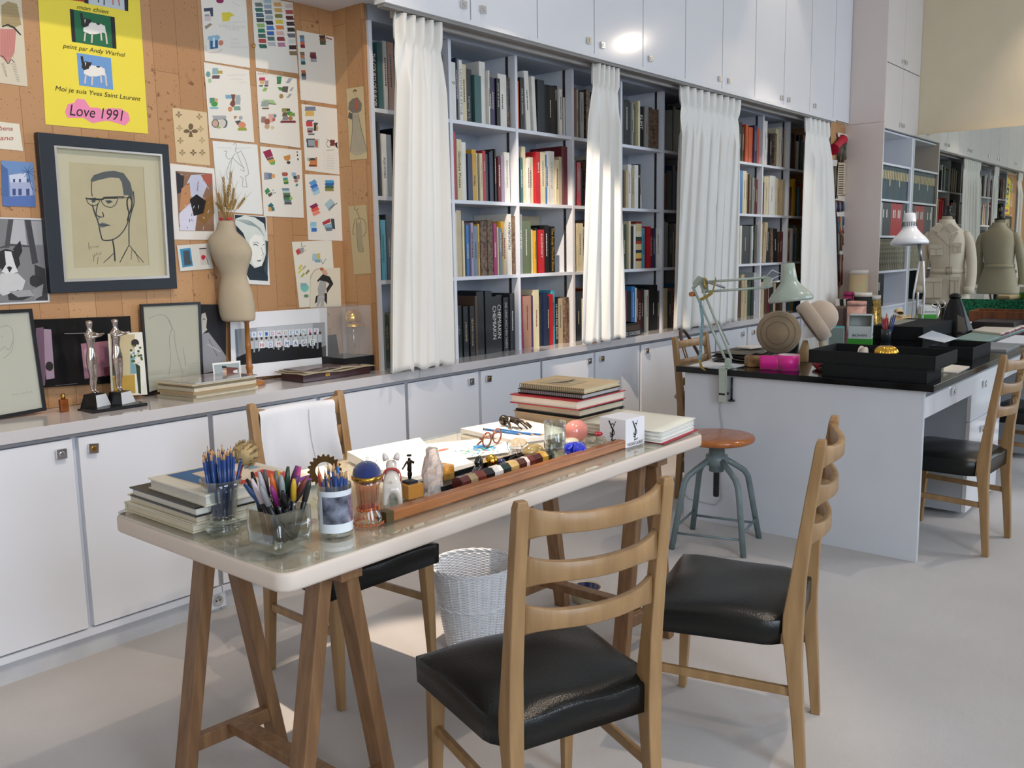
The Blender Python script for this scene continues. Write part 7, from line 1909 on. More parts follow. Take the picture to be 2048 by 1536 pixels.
# small dress form on a turned stand, wheat in its neck
bp = V((2.128, 3.235, ZC))
df = thing('dress_form', 'small linen dress form on a turned wooden stand, wheat in its neck', 'dress form', bp)
MB().lathe([(0.0, 0), (0.058, 0), (0.062, 0.005), (0.060, 0.012), (0.045, 0.018), (0.014, 0.022), (0.012, 0.06), (0.016, 0.075), (0.012, 0.085), (0.0105, 0.15), (0.013, 0.155), (0.0115, 0.17), (0.009, 0.26), (0.013, 0.262), (0.013, 0.27)], (bp.x, bp.y, ZC), 24).build('stand', mat('stand_wood', 'A0672E', 0.35, var=0.15, coat=0.3), df)
pl0 = V((bp.x - 0.03, bp.y - 0.0, 1.2)); pn = V((-C_F.x, -C_F.y, 0)).normalized()
lat = V((C_R.x, C_R.y, 0)).normalized()
rings = [(440, 437, 468, .9), (448, 435, 469, .9), (458, 434, 470, .85), (465, 428, 474, .8), (471, 420, 482, .62), (478, 415.5, 490, .58), (490, 417, 499, .66), (503, 421, 505, .72), (515, 425, 503.5, .70), (530, 432, 498, .68), (545, 440, 494, .70), (553, 443, 493, .72), (565, 441, 496, .74), (580, 438, 503, .74), (600, 436.5, 508, .74), (620, 438, 510.5, .74), (636, 442, 510.5, .74), (641, 446, 510, .74), (643, 450, 506, .6)]
vs = []; fs = []; NR = 28
for (y, x0, x1, dr_) in rings:
    a, b = onp(x0, y, pl0, pn), onp(x1, y, pl0, pn)
    c = (a + b) / 2; r = (b - a).length / 2
    for j in range(NR):
        t = 2 * PI * j / NR
        bump = 1.0
        vs.append(c + lat * (r * math.cos(t)) + pn * (r * dr_ * math.sin(t)))
for i in range(len(rings) - 1):
    for j in range(NR):
        a, b = i * NR + j, i * NR + (j + 1) % NR
        fs.append((a, b, b + NR, a + NR))
fs += [tuple(range(NR)), tuple(range(len(vs) - NR, len(vs)))]
M_LIN = mat('linen', 'B3A58E', 0.85, var=0.05, scale=12, bump=0.15, bscale=300)
MB().add(vs, fs, 0, True).build('torso', M_LIN, df, sub=1)
c0 = onp(453, 441, pl0, pn)
rr = random.Random(5)
mb = MB(); me_ = MB()
ends = [(446, 352, 1), (462, 341, 1), (458, 368, 1), (468, 375, 0.8), (436, 385, 0.9), (440, 398, 1), (432, 405, 0.8), (490, 395, 1), (450, 385, 1), (464, 400, 1), (455, 395, 0.9), (444, 410, 0.9), (472, 398, 0.7)]
for i, (x, y, k) in enumerate(ends):
    tip = onp(x, y, pl0 + pn * rr.uniform(-0.03, 0.03), pn)
    root = c0 + lat * rr.uniform(-0.012, 0.012) + pn * rr.uniform(-0.008, 0.008)
    mb.tube([root, root.lerp(tip, 0.5) + V((0, 0, 0.004)), root.lerp(tip, 0.7)], 0.0012, 5)
    d = (tip - root).normalized()
    s0 = root.lerp(tip, 0.52)
    Ls = (tip - s0).length
    for q in range(14):
        p = s0 + d * (Ls * q / 14)
        for s_ in (-1, 1):
            sd = (lat * s_ * math.cos(q * 1.3) + pn * s_ * math.sin(q * 1.3))
            me_.ball(p + sd * 0.0032, (0.0026, 0.0026, 0.005), n=6)
            if q % 2 == 0: me_.tube([p + sd * 0.004, p + d * 0.04 + sd * 0.013], [0.0005, 0.0002], 3)
wh_m = mat('wheat', 'B2935A', 0.7, var=0.2, scale=50)
mb.build('wheat_stalks', wh_m, df); me_.build('wheat_ears', wh_m, df)
mb = MB()
for s_ in (-1, 1):
    mb.grid(lambda u, v: c0 + V((0, 0, 0.004 + 0.012 * (v - 0.5) * math.sin(PI * u) + 0.004 * u)) + lat * s_ * (0.004 + 0.026 * u) + pn * (0.012 + 0.004 * math.sin(6 * u)), 8, 3)
mb.build('red_bow', mat('red_ribbon', 'B8202C', 0.4, sheen=0.3), df, solid=0.001, recalc=False)

# burgundy box with old newspapers on it
bb = thing('burgundy_box', 'flat burgundy leather box with a brass clasp under old newspapers', 'box', (2.45, 3.16, ZC))
MB().box((2.285, 3.085, ZC), (2.655, 3.24, ZC + 0.034)).build('case', mat('burgundy_leather', '3E1418', 0.3, var=0.1, coat=0.3), bb, bevel=0.003)
MB().box((2.40, 3.082, ZC + 0.016), (2.425, 3.086, ZC + 0.028)).build('clasp', M_BRASS, bb)
for k in range(3):
    np_ = MB().grid(lambda u, v, k=k: V((2.27 + 0.02 * k + (0.39 - 0.05 * k) * u, 3.055 + 0.015 * k + (0.21 - 0.02 * k) * v, ZC + 0.036 + 0.004 * k + 0.003 * math.sin(u * 9 + k * 2) * (1 - v) + 0.002 * math.sin(v * 7))), 14, 8)
    o = np_.build('newspaper', mat('newsprint_%d' % k, ('9C8F76', 'A69C86', '5E5C60')[k], 0.6 if k < 2 else 0.2, var=0.3, scale=16, c2=('B9AE96', 'BDB29A', '8E7A76')[k]), solid=0.0025, recalc=False)
    tag(o, ('yellowed newspaper directly on the burgundy box, lowest of three', 'creased newspaper, middle one on the burgundy box', 'glossy dark magazine page, top layer on the burgundy box')[k], 'newspaper', 'newspapers on the burgundy box')

# clear display case with gold helmet
cs = thing('display_case', 'clear acrylic display case on black base holding a gold helmet sculpture', 'display case', (2.60, 3.235, ZC))
X0, X1, Y0_, Y1_ = 2.555, 2.732, 3.145, 3.325
MB().box((X0, Y0_, ZC), (X1, Y1_, ZC + 0.072)).build('base', mat('matt_black', '101215', 0.55), cs)
mb = MB(); zt_ = ZC + 0.30
e = 0.003
for a, b in (((X0 + 0.004, Y0_ + 0.004), (X1 - 0.004, Y0_ + 0.004 + e)), ((X0 + 0.004, Y1_ - 0.004 - e), (X1 - 0.004, Y1_ - 0.004)), ((X0 + 0.004, Y0_ + 0.004), (X0 + 0.004 + e, Y1_ - 0.004)), ((X1 - 0.004 - e, Y0_ + 0.004), (X1 - 0.004, Y1_ - 0.004))):
    mb.box((a[0], a[1], ZC + 0.072), (b[0], b[1], zt_))
mb.box((X0 + 0.004, Y0_ + 0.004, zt_), (X1 - 0.004, Y1_ - 0.004, zt_ + e))
mb.build('acrylic_cover', mat('acrylic', 'FFFFFF', 0.02, alpha=0.10, var=0, spec=1.0), cs)
hc = onp(706, 636, (0, 3.235, 0), NW)
MB().ball(hc, (0.042, 0.036, 0.040), n=28).build('gold_helmet', M_GOLD, cs)
MB().grid(lambda u, v: hc + V((0.050 * math.cos(-2.8 + 3.4 * u) * (1 + 0.2 * v), 0.046 * math.sin(-2.8 + 3.4 * u) * (1 + 0.2 * v), -0.022 - 0.016 * v)), 20, 3).build('helmet_brim', M_GOLD, cs, solid=0.002, recalc=False)
MB().tube([(hc.x, hc.y, ZC + 0.072), (hc.x, hc.y, hc.z - 0.03)], 0.0022, 8).build('rod', M_CHROME, cs)
MB().box((hc.x - 0.025, hc.y - 0.02, ZC + 0.072), (hc.x + 0.025, hc.y + 0.02, ZC + 0.078)).build('gold_foot', M_GOLD, cs, bevel=0.002)
MB().sheet([V((2.56, 3.305, ZC + 0.072)), V((2.66, 3.305, ZC + 0.072)), V((2.655, 3.315, ZC + 0.165)), V((2.56, 3.315, ZC + 0.165))], 0.003, (0, 1, 0)).build('dark_card', mat('dark_card', '2A2F34', 0.5), cs)
# ================================================================ THINGS ON THE DESK AND AT THE FAR END
def flatsheet(name, label, cat, pts, z, c, t=0.001, m=None, **k):
    o = MB().sheet([V((p[0], p[1], z)) for p in pts], t, (0, 0, 1)).build(name, m or mat('sheet_' + c, c, 0.65, var=0.02, scale=4), **k)
    return tag(o, label, cat)
def D(px, py, z=None):
    v = onz(px, py, DZ if z is None else z); return (v.x, v.y)
flatsheet('paper', 'white printed sheet on the near left corner of the black desktop', 'paper', [(3.96, 2.20), (3.96, 1.98), (4.20, 1.96), (4.22, 2.22)], DZ, 'E2E3E6')
flatsheet('paper', 'white sheet lying at an angle behind the clamp lamp foot', 'paper', [(4.20, 2.21), (4.22, 2.02), (4.62, 2.08), (4.6, 2.24)], DZ + 0.002, 'DADBDE')
fr_ = thing('fabric_swatches', 'pile of grey-black lace and dark fabric swatches behind the wooden block', 'fabric', (4.35, 2.05, DZ))
for k in range(4):
    MB().grid(lambda u, v, k=k: V((4.16 + 0.03 * k + 0.38 * u, 1.95 + 0.02 * k + 0.22 * v, DZ + 0.006 + 0.010 * k + 0.006 * math.sin(u * 12 + k) * math.cos(v * 8 + k))), 14, 8).build('swatch', mat('swatch_%d' % k, ('2E2C2A', '4A4640', '1C1B1C', '6B665C')[k], 0.8, var=0.6, scale=40), fr_, solid=0.004, recalc=False)
flatsheet('paper', 'small white card on top of the dark fabric swatches', 'paper', [(4.40, 2.08), (4.55, 2.06), (4.57, 2.16), (4.42, 2.17)], DZ + 0.05, 'E4DFD6', t=0.006)
p = onz(1505, 730, DZ)
o = MB().prism([(-0.06, -0.035), (0.05, -0.045), (0.075, -0.02), (0.07, 0.03), (-0.05, 0.045), (-0.07, 0.01)], 0, 0.052, T=Matrix.Translation((4.13, 1.905, DZ)) @ Matrix.Rotation(-0.9, 4, 'Z')).build('printing_block', mat('block_wood', '94683A', 0.6, var=0.5, scale=22, c2='B98F5E'), bevel=0.006)
tag(o, 'rounded carved wooden block with dark stains beside the clamp lamp foot', 'wooden block')
# pink ribbon roll
rb = thing('ribbon_roll', 'roll of shocking pink satin ribbon at the edge of the desk', 'ribbon', (4.085, 1.735, DZ), world=False)
M_PNK = mat('pink_satin', 'E0218F', 0.35, var=0.05, sheen=0.4)
MB().lathe([(0.045, 0), (0.052, 0), (0.052, 0.072), (0.045, 0.072), (0.045, 0)], n=40, cap=False).build('ribbon', M_PNK, rb)
MB().lathe([(0.040, 0.001), (0.045, 0.001), (0.045, 0.0725), (0.040, 0.0725), (0.040, 0.001)], n=40, cap=False).build('core', mat('card_core', 'D8C4C8', 0.7), rb)
MB().grid(lambda u, v: V((-0.035 - 0.03 * u, 0.030 + 0.085 * u, 0.002 + 0.066 * v)), 6, 2).build('loose_end', M_PNK, rb, solid=0.001, recalc=False)
o = MB().tube([(4.15, 1.60, DZ + 0.008), (4.21, 1.66, DZ + 0.02), (4.26, 1.62, DZ + 0.006)], [0.018, 0.01, 0.016], 6).build('red_bow', mat('dark_red_ribbon', 'A01E2E', 0.5)); tag(o, 'crumpled dark red ribbon scrap right of the pink roll', 'ribbon')
o = MB().box((4.10, 1.49, DZ), (4.20, 1.60, DZ + 0.018)).build('brown_case', mat('brown_leather', '6A3420', 0.3, var=0.2), bevel=0.004); tag(o, 'flat brown leather case beside the black trays', 'case')

# hat bodies
M_FELT1 = mat('felt_tan', '8F7C62', 0.95, var=0.06, scale=14, sheen=0.4, bump=0.1, bscale=200)
M_FELT2 = mat('felt_cream', 'C2AE9A', 0.95, var=0.04, scale=14, sheen=0.4, bump=0.1, bscale=200)
c = onx(1557, 665, 4.25)
h1 = thing('felt_hat', 'taupe conical felt hat body standing on its brim with stitched rings', 'hat', (c.x, c.y, DZ))
dir1 = (EYE - c); dir1.z *= 0.2; dir1.normalize(); dir1 = (dir1 + V((0.0, 0.12, 0.0))).normalized()
T = V((0, 0, 1)).rotation_difference(dir1).to_matrix()
R1 = 0.108
MB().lathe([(0.0, 0.062), (0.012, 0.060), (0.045, 0.040), (0.075, 0.022), (0.098, 0.006), (R1, -0.004), (R1, -0.008), (0.095, 0.0), (0.07, 0.016), (0.04, 0.034), (0.0, 0.054)], c, 48, T=T).build('body', M_FELT1, h1)
for rr_ in (0.055, 0.083):
    zz_ = 0.040 - (rr_ - 0.045) * 0.62 + 0.002
    MB().tube([c + T @ V((rr_ * math.cos(a), rr_ * math.sin(a), zz_)) for a in [2 * PI * i / 48 for i in range(49)]], 0.0008, 4, cap=False).build('stitched_ring', mat('thread_brown', '5E4C3A', 0.9), h1)
MB().cyl(V((c.x + 0.03, c.y, DZ)), c + V((0.03, 0, -0.02)), 0.02, 16, r2=0.012).build('support', M_WOOD3, h1)
q = onz(1608, 716, DZ)
o = MB().lathe([(0.045, 0), (0.043, 0.004), (0.012, 0.105), (0.0, 0.108)], (4.44, 1.80, DZ), 28).build('felt_cone', mat('cone_tan', 'B4946C', 0.8, var=0.05)); tag(o, 'small tan cone behind the taupe hat, before the candlestick', 'cone')
sp_ = V((4.40, 1.70, DZ))
st_ = thing('candlestick', 'turned cream candlestick used as a stand under the cream felt hat', 'candlestick', sp_, world=False)
MB().lathe([(0.0, 0), (0.042, 0), (0.044, 0.006), (0.030, 0.020), (0.012, 0.030), (0.008, 0.045), (0.013, 0.055), (0.010, 0.075), (0.014, 0.10), (0.009, 0.13), (0.016, 0.145), (0.0, 0.148)], n=24).build('turned_body', mat('cream_glaze', 'B8A888', 0.25, coat=0.4), st_)
c2 = onx(1632, 640, 4.42)
h2 = thing('felt_hat', 'cream felt hat with a round crown and turned-up brim, tilted on the candlestick', 'hat', c2)
ax2 = (lat * 0.78 + V((0, 0, 0.55)) - pn * -0.15).normalized()
T = V((0, 0, 1)).rotation_difference(ax2).to_matrix()
mb = MB().lathe([(0.082, -0.030), (0.084, 0.0), (0.083, 0.026), (0.074, 0.058), (0.054, 0.083), (0.027, 0.097), (0.0, 0.100)], c2 + ax2 * 0.01, 40, T=T)
mb.lathe([(0.078, -0.034), (0.100, -0.038), (0.110, -0.030), (0.112, 0.0), (0.109, 0.026), (0.104, 0.029), (0.099, 0.022), (0.097, -0.02), (0.078, -0.030)], c2 + ax2 * -0.01, 40, T=T, cap=False)
mb.build('felt_body', M_FELT2, h2)
MB().tube([c2 + ax2 * 0.01 + T @ V((0.0, 0.084 * math.sin(a) * 1.005, 0.0 + 0.101 * math.cos(a))) for a in [PI * (-0.5 + i / 20) for i in range(21)]], 0.0008, 4).build('seam', mat('thread_brown', '5E4C3A', 0.9), h2)

# black trays
def tray(name, label, x0, y0, x1, y1, z, h, t=0.006, m=None, rot=0.0):
    r = thing(name, label, 'tray', ((x0 + x1) / 2, (y0 + y1) / 2, z), rot, 'black trays on the desk', world=False)
    a, b = (x1 - x0) / 2, (y1 - y0) / 2
    m = m or M_BLKFAB
    MB().box((-a, -b, 0), (a, b, t)).build('bottom', m, r)
    for q_ in (((-a, -b, t), (a, -b + t, h)), ((-a, b - t, t), (a, b, h)), ((-a, -b + t, t), (-a + t, b - t, h)), ((a - t, -b + t, t), (a, b - t, h))):
        MB().box(*q_).build('side', m, r, bevel=0.002)
    return r
tray('black_tray', 'closed-looking black fabric tray, lower one at the desk corner', 3.985, 1.085, 4.20, 1.535, DZ, 0.052)
tray('black_tray', 'large black fabric tray holding a gold ribbed box, at desk corner', 3.99, 1.055, 4.33, 1.60, DZ + 0.053, 0.060)
tray('black_tray', 'black fabric tray further right along the desk', 4.93, 1.13, 5.30, 1.34, DZ, 0.06)
gp_ = V((4.19, 1.32, DZ + 0.0595))
o = MB().grid(lambda u, v: gp_ + V(((0.006 + 0.044 * math.sin(PI * v) ** 0.7) * (1 + 0.05 * math.cos(24 * 2 * PI * u)) * math.cos(2 * PI * u), (0.006 + 0.044 * math.sin(PI * v) ** 0.7) * (1 + 0.05 * math.cos(24 * 2 * PI * u)) * math.sin(2 * PI * u), 0.034 * (1 - math.cos(PI * v)) + 0.004)), 144, 14, closeu=True).build('ribbed_box', M_GOLD)
o.location.z -= 0.004
tag(o, 'gold ribbed pumpkin-shaped box in the black tray', 'box')
o = MB().grid(lambda u, v: V((4.12 + 0.04 * math.cos(2 * PI * u) * (1 - 0.3 * v), 1.40 + 0.028 * math.sin(2 * PI * u) * (1 - 0.3 * v), DZ + 0.0595 + 0.055 * v + 0.012 * math.sin(u * 12) * v)), 24, 4, closeu=True).build('shell', mat('oyster', 'CDBFAE', 0.4, var=0.2, scale=40), solid=0.003, recalc=False)
tag(o, 'curled white oyster shell in the black tray beside the gold box', 'shell')
# papers right of the trays
flatsheet('paper', 'fanned white and pink cards on the desk beyond the lower tray', 'paper', [(4.36, 1.06), (4.62, 1.07), (4.66, 1.20), (4.36, 1.21)], DZ, 'DAD2C6', t=0.004)
flatsheet('note_pad', 'small cream pad lying on the cards beyond the lower tray', 'pad', [(4.37, 1.12), (4.56, 1.14), (4.56, 1.24), (4.37, 1.23)], DZ + 0.0045, 'D4CCB4', t=0.018)
flatsheet('magazine', 'grey-covered magazine with yellow edge near the desk front', 'magazine', [(5.38, 1.07), (5.75, 1.075), (5.78, 1.24), (5.36, 1.25)], DZ, '8E9090', t=0.012)
flatsheet('paper', 'white sheet with blue printing at the right desk front', 'paper', [(5.85, 1.06), (6.35, 1.06), (6.35, 1.22), (5.8, 1.22)], DZ, 'E6E6EA', t=0.006)
flatsheet('paper', 'pale sheet hanging over the back of the right black tray', 'paper', [(5.06, 1.30), (5.32, 1.30), (5.75, 1.55), (5.3, 1.50)], DZ + 0.066, 'C9D2DA')
flatsheet('green_cloth', 'pale green folded cloth spread on the right half of the desk', 'cloth', [(5.8, 1.28), (6.9, 1.26), (6.9, 1.50), (5.9, 1.46)], DZ, '8FA49A', t=0.01)
flatsheet('magazine', 'cream magazine with a pink beaded fringe along its near edge', 'magazine', [(6.25, 1.28), (6.95, 1.28), (6.95, 1.48), (6.4, 1.48)], DZ + 0.0115, 'E0D2C0', t=0.012)
mb = MB(); rr = random.Random(9)
for k in range(90):
    x = 6.2 + 0.7 * rr.random(); y = 1.262 + 0.012 * rr.random()
    mb.tube([(x, y, DZ + 0.012 + 0.01 * rr.random()), (x + rr.uniform(-0.02, 0.02), y - 0.008, DZ + 0.013)], 0.0018, 4)
o = mb.build('pink_fringe', mat('fringe_pink', 'A0566A', 0.5)); tag(o, 'pink beaded fringe trimming before the cream magazine', 'trimming', kind='stuff')
# boxes with green bands
M_GRN = mat('label_green', '3F9A32', 0.4)
def greenbox(label, x, y, w_, d, h, open_=False, txt=True):
    b = thing('cardboard_box', label, 'box', (x, y, DZ), 0.25 if open_ else 0.5, 'white and green cardboard boxes', world=False)
    cm = mat('carton_white', 'D2D6D4', 0.5)
    if open_:
        MB().box((-w_ / 2, -d / 2, 0), (w_ / 2, -d / 2 + 0.003, h)).box((w_ / 2 - 0.003, -d / 2, 0), (w_ / 2, d / 2, h)).box((-w_ / 2, d / 2 - 0.003, 0), (w_ / 2, d / 2, h)).box((-w_ / 2, -d / 2, h - 0.003), (w_ / 2, d / 2, h)).box((-w_ / 2, -d / 2, 0), (w_ / 2, d / 2, 0.003)).build('carton', cm, b)
        MB().box((-w_ / 2 + 0.001, -d / 2 + 0.004, 0.003), (0.0, d / 2 - 0.004, h * 0.62)).build('inner_carton', cm, b)
    else:
        MB().box((-w_ / 2, -d / 2, 0), (w_ / 2, d / 2, h)).build('carton', cm, b)
    MB().box((-w_ / 2 - 0.001, -d / 2 - 0.001, 0.001), (w_ / 2 + 0.001, d / 2 + 0.001, h * (0.2 if open_ else 0.55))).build('green_band', M_GRN, b)
    text(b, 'BOHIN', (-w_ * 0.38, -d / 2 - 0.0015, h * 0.28 if open_ else h * 0.66), (w_ * 0.30, -d / 2 - 0.0015, h * 0.28 if open_ else h * 0.66), (0, -1, 0), h * 0.10, flat('22262A'))
    text(b, 'BOHIN', (-w_ / 2 - 0.0015, d * 0.3, h * 0.28 if open_ else h * 0.66), (-w_ / 2 - 0.0015, -d * 0.3, h * 0.28 if open_ else h * 0.66), (-1, 0, 0), h * 0.08, flat('22262A'))
    return b
greenbox('open white carton with green band and printed name, before the fabric rolls', 5.42, 1.86, 0.115, 0.13, 0.175, True)
greenbox('closed white and green carton beside the white desk lamp', 7.10, 1.95, 0.13, 0.12, 0.13)
b = thing('turquoise_box', 'small turquoise and clear plastic box of pins left of the open carton', 'box', (5.22, 1.93, DZ), 0.3, world=False)
MB().box((-0.035, -0.04, 0), (0.028, 0.04, 0.11)).build('clear_case', mat('frost_plastic', '9DB0A8', 0.3, trans=0.3), b)
MB().box((0.0285, -0.041, 0), (0.045, 0.041, 0.115)).build('turquoise_lid', mat('turquoise', '35B5B8', 0.35), b)
pn_ = thing('pencil_cup', 'clear cup behind the gold box holding red and blue pencils', 'cup', (5.70, 1.80, DZ), world=False)
MB().lathe([(0.0, 0), (0.03, 0), (0.032, 0.07), (0.030, 0.07), (0.028, 0.004), (0.0, 0.004)], n=24, cap=False).build('vessel', mat('smoke_plastic', '3A3E42', 0.2), pn_)
for i, cc in enumerate(['8E2430', '7A2A30', '2A4A9A', 'C02834', 'B01E2A', '2A3A7A', '9A2A34', '3A3A44', 'B8242E']):
    a = i * 2.4; q = 0.008 + 0.012 * (i % 3) / 2
    pencil(cc, 'red', (5.70 + q * math.cos(a), 1.80 + q * math.sin(a), DZ + 0.006), (5.70 + 2.6 * q * math.cos(a), 1.80 + 2.6 * q * math.sin(a), DZ + 0.145 + 0.012 * (i % 3)), ('blue' if cc[0] in '23' else 'red') + ' pencil standing in the cup behind the trays', ('blue' if cc[0] in '23' else 'red') + ' pencils in the desk cup', r=0.0042)
o = MB().box((5.75, 1.60, DZ), (6.45, 1.90, DZ + 0.085)).build('black_box', M_BLKFAB, bevel=0.003); tag(o, 'long low black box in the middle of the desk', 'box')
flatsheet('paper', 'grey tracing paper lying on the long black box', 'paper', [(5.85, 1.78), (6.3, 1.80), (6.3, 1.89), (5.9, 1.89)], DZ + 0.0855, 'A09C8A')
tl_ = thing('telephone', 'cream plastic desk telephone under the white desk lamp', 'telephone', (7.18, 2.13, DZ), 0.4, world=False)
MB().box((-0.10, -0.09, 0), (0.10, 0.09, 0.045)).build('body', mat('cream_plastic', 'D8C49A', 0.35), tl_, bevel=0.015, seg=3)
MB().grid(lambda u, v: V((-0.11 + 0.22 * u, 0.05 + 0.025 * math.cos(2 * PI * v), 0.072 + 0.018 * math.sin(PI * u) + 0.014 * math.sin(2 * PI * v))), 12, 8).build('handset', mat('cream_plastic', 'D8C49A', 0.35), tl_)
for k in range(12): pass
MB().box((-0.05, -0.075, 0.045), (0.03, -0.01, 0.048)).build('keypad', mat('keypad', 'B8A880', 0.5), tl_)
flatsheet('paper', 'warm-lit stack of papers between the gold fabric roll and telephone', 'paper', [(6.85, 2.0), (7.05, 1.98), (7.1, 2.2), (6.9, 2.22)], DZ, 'D8C09A', t=0.02)
# black bag / dark glossy sculpture
bgm = mat('bag_black', '0E0E10', 0.35, var=0.4, scale=20)
r = thing('black_handbag', 'black patent handbag with knotted handle beside the green-banded carton', 'bag', (6.45, 1.585, DZ), world=False)
def bag(u, v):
    t = 2 * PI * u
    w_ = 0.105 * (1 - 0.72 * v ** 1.2); d = 0.06 * (1 - 0.7 * v)
    return V((d * math.sin(t), w_ * math.cos(t) * (1 + 0.06 * math.sin(3 * t + v * 4)) - 0.0 + 0.02 * v, 0.235 * v))
MB().grid(bag, 24, 12, closeu=True).build('bag_body', bgm, r)
MB().sheet([V((-0.060, -0.075, 0.01)), V((-0.060, -0.02, 0.01)), V((-0.045, -0.01, 0.12)), V((-0.05, -0.05, 0.10))], 0.003, (1, 0, 0)).build('grey_panel', mat('taupe_patent', '7A7066', 0.25), r)
MB().ball((0, 0.02, 0.238), (0.035, 0.04, 0.022)).build('knot', bgm, r)
sc_ = thing('scissors', 'pair of steel scissors standing handles up left of the handbag', 'scissors', (6.62, 1.75, DZ), world=False)
MB().tube([(0, 0, 0), (0.0, 0.01, 0.15)], 0.004, 6).tube([(0, 0.015, 0), (0, -0.01, 0.15)], 0.004, 6).build('blade', M_CHROME, sc_)
for s_ in (-1, 1):
    MB().tube([(0, 0.022 * s_ + 0.018 * math.cos(a), 0.172 + 0.024 * math.sin(a)) for a in [2 * PI * i / 20 for i in range(21)]], 0.004, 6, cap=False).build('finger_loop', M_CHROME, sc_)
o = MB().box((6.72, 1.30, DZ), (7.4, 1.56, DZ + 0.055)).build('dark_folder', mat('dark_brown_folder', '2A2226', 0.5), bevel=0.004); tag(o, 'thick dark plum folder at the right edge of the desk', 'folder')
flatsheet('paper', 'white papers on a dark notebook beside the plum folder', 'paper', [(6.72, 1.60), (7.0, 1.60), (7.0, 1.75), (6.75, 1.75)], DZ + 0.03, 'E4E2DC')
o = MB().box((6.70, 1.58, DZ), (7.02, 1.77, DZ + 0.029)).build('notebook', mat('notebook_dark', '3A3230', 0.4)); tag(o, 'dark notebook under white papers behind the handbag', 'notebook')
tray('wooden_tray', 'brown wooden drawer tray at the right edge beyond the plum folder', 7.05, 1.20, 7.35, 1.66, DZ + 0.0, 0.105, m=wood('tray_wood', '5E3420', '7E4C2A', 0.4))
bpy.data.objects['wooden_tray']['group'] = 'trays at the far desk end'
gs = MB().box((7.50, 1.10, DZ), (7.512, 1.83, DZ + 0.165)).build('sequin_board', mat('green_sequins', '0F5A40', 0.25, metal=0.4, var=0.9, scale=70, c2='2E8A62'))
tag(gs, 'board covered in emerald green sequins at the far end of the desk', 'board')

# bentwood chair behind the desk
bwc = thing('bentwood_chair', 'dark bentwood chair behind the desk, only its curved back showing', 'chair', (4.95, 2.62, 0), 0.3, world=False)
M_BENT = mat('bentwood', '3A2A22', 0.35, coat=0.3)
MB().tube([(0.20 * math.cos(a), 0.16 * math.sin(a) - 0.0, 0.50 + 0.36 * math.sin(a)) for a in [PI * i / 20 for i in range(21)]], 0.011, 8).build('back_hoop', M_BENT, bwc)
MB().lathe([(0.0, 0.44), (0.19, 0.44), (0.2, 0.452), (0.19, 0.464), (0.0, 0.46)], n=32).build('seat', M_BENT, bwc)
for a in (0.6, 2.5, 3.8, 5.6):
    MB().tube([(0.15 * math.cos(a), 0.15 * math.sin(a), 0.44), (0.19 * math.cos(a), 0.19 * math.sin(a), 0)], 0.012, 8).build('leg', M_BENT, bwc)

# ---------------------------------------------------------------- jacket on a dress form
JXW = 8.0
def jp(px, py): return onx(px, py, JXW)
M_JK = mat('jacket_cotton', 'C8BDA8', 0.9, var=0.04, scale=8, bump=0.1, bscale=120)
jf = thing('dress_stand', 'dress form with black neck block wearing the safari jacket', 'dress form', (JXW, jp(1893, 600).y, 0))
jk = thing('safari_jacket', 'beige safari jacket with belt and flap pockets on a dress form before the mirror', 'jacket', (JXW, jp(1893, 600).y, 0.87))
def ringbody(rows, name, m, parent, depth, n=28, sub=1, ex=2.0):
    vs = []; fs = []
    for (y, x0, x1, d) in rows:
        a, b = jp(x0, y), jp(x1, y)
        c = (a + b) / 2; r = abs(b.y - a.y) / 2
        for j in range(n):
            t = 2 * PI * j / n
            ct, st2 = math.cos(t), math.sin(t)
            k = (abs(ct) ** ex + abs(st2) ** ex) ** (-1 / ex)
            vs.append(V((c.x - depth * d * st2 * k, c.y - r * ct * k, c.z)))
    for i in range(len(rows) - 1):
        for j in range(n):
            a, b = i * n + j, i * n + (j + 1) % n
            fs.append((a, b, b + n, a + n))
    return MB().add(vs, fs, 0, True).build(name, m, parent, sub=sub, solid=0.004 if parent is jk else 0, recalc=False)
ringbody([(438, 1880, 1908, 0.62), (450, 1878, 1911, 0.65), (458, 1866, 1922, 0.8), (466, 1858, 1930, 0.9), (480, 1856, 1934, 1.0), (500, 1858, 1932, 1.05), (520, 1861, 1930, 1.0), (534, 1864, 1928, 0.92), (542, 1863, 1929, 0.92), (560, 1856, 1933, 1.0), (585, 1848, 1937, 1.1), (608, 1844, 1940, 1.15)], 'jacket_body', M_JK, jk, 0.11, ex=2.4)
ringbody([(430, 1884, 1904, 0.6), (445, 1884, 1906, 0.62), (455, 1880, 1910, 0.65)], 'neck', M_LIN, jf, 0.075, sub=0)
nb = jp(1897, 431)
MB().lathe([(0.05, -0.005), (0.052, 0.004), (0.03, 0.012), (0.014, 0.03), (0.02, 0.06), (0.026, 0.078), (0.0, 0.08)], nb, 20).build('neck_block', M_BLACK, jf)
MB().tube([(JXW, nb.y, 0.03), (JXW, nb.y, nb.z - 0.02)], 0.018, 12).build('pole', M_BLACK, jf)
MB().lathe([(0.2, 0), (0.2, 0.015), (0.03, 0.03)], (JXW, nb.y, 0), 24).build('base', M_BLACK, jf)
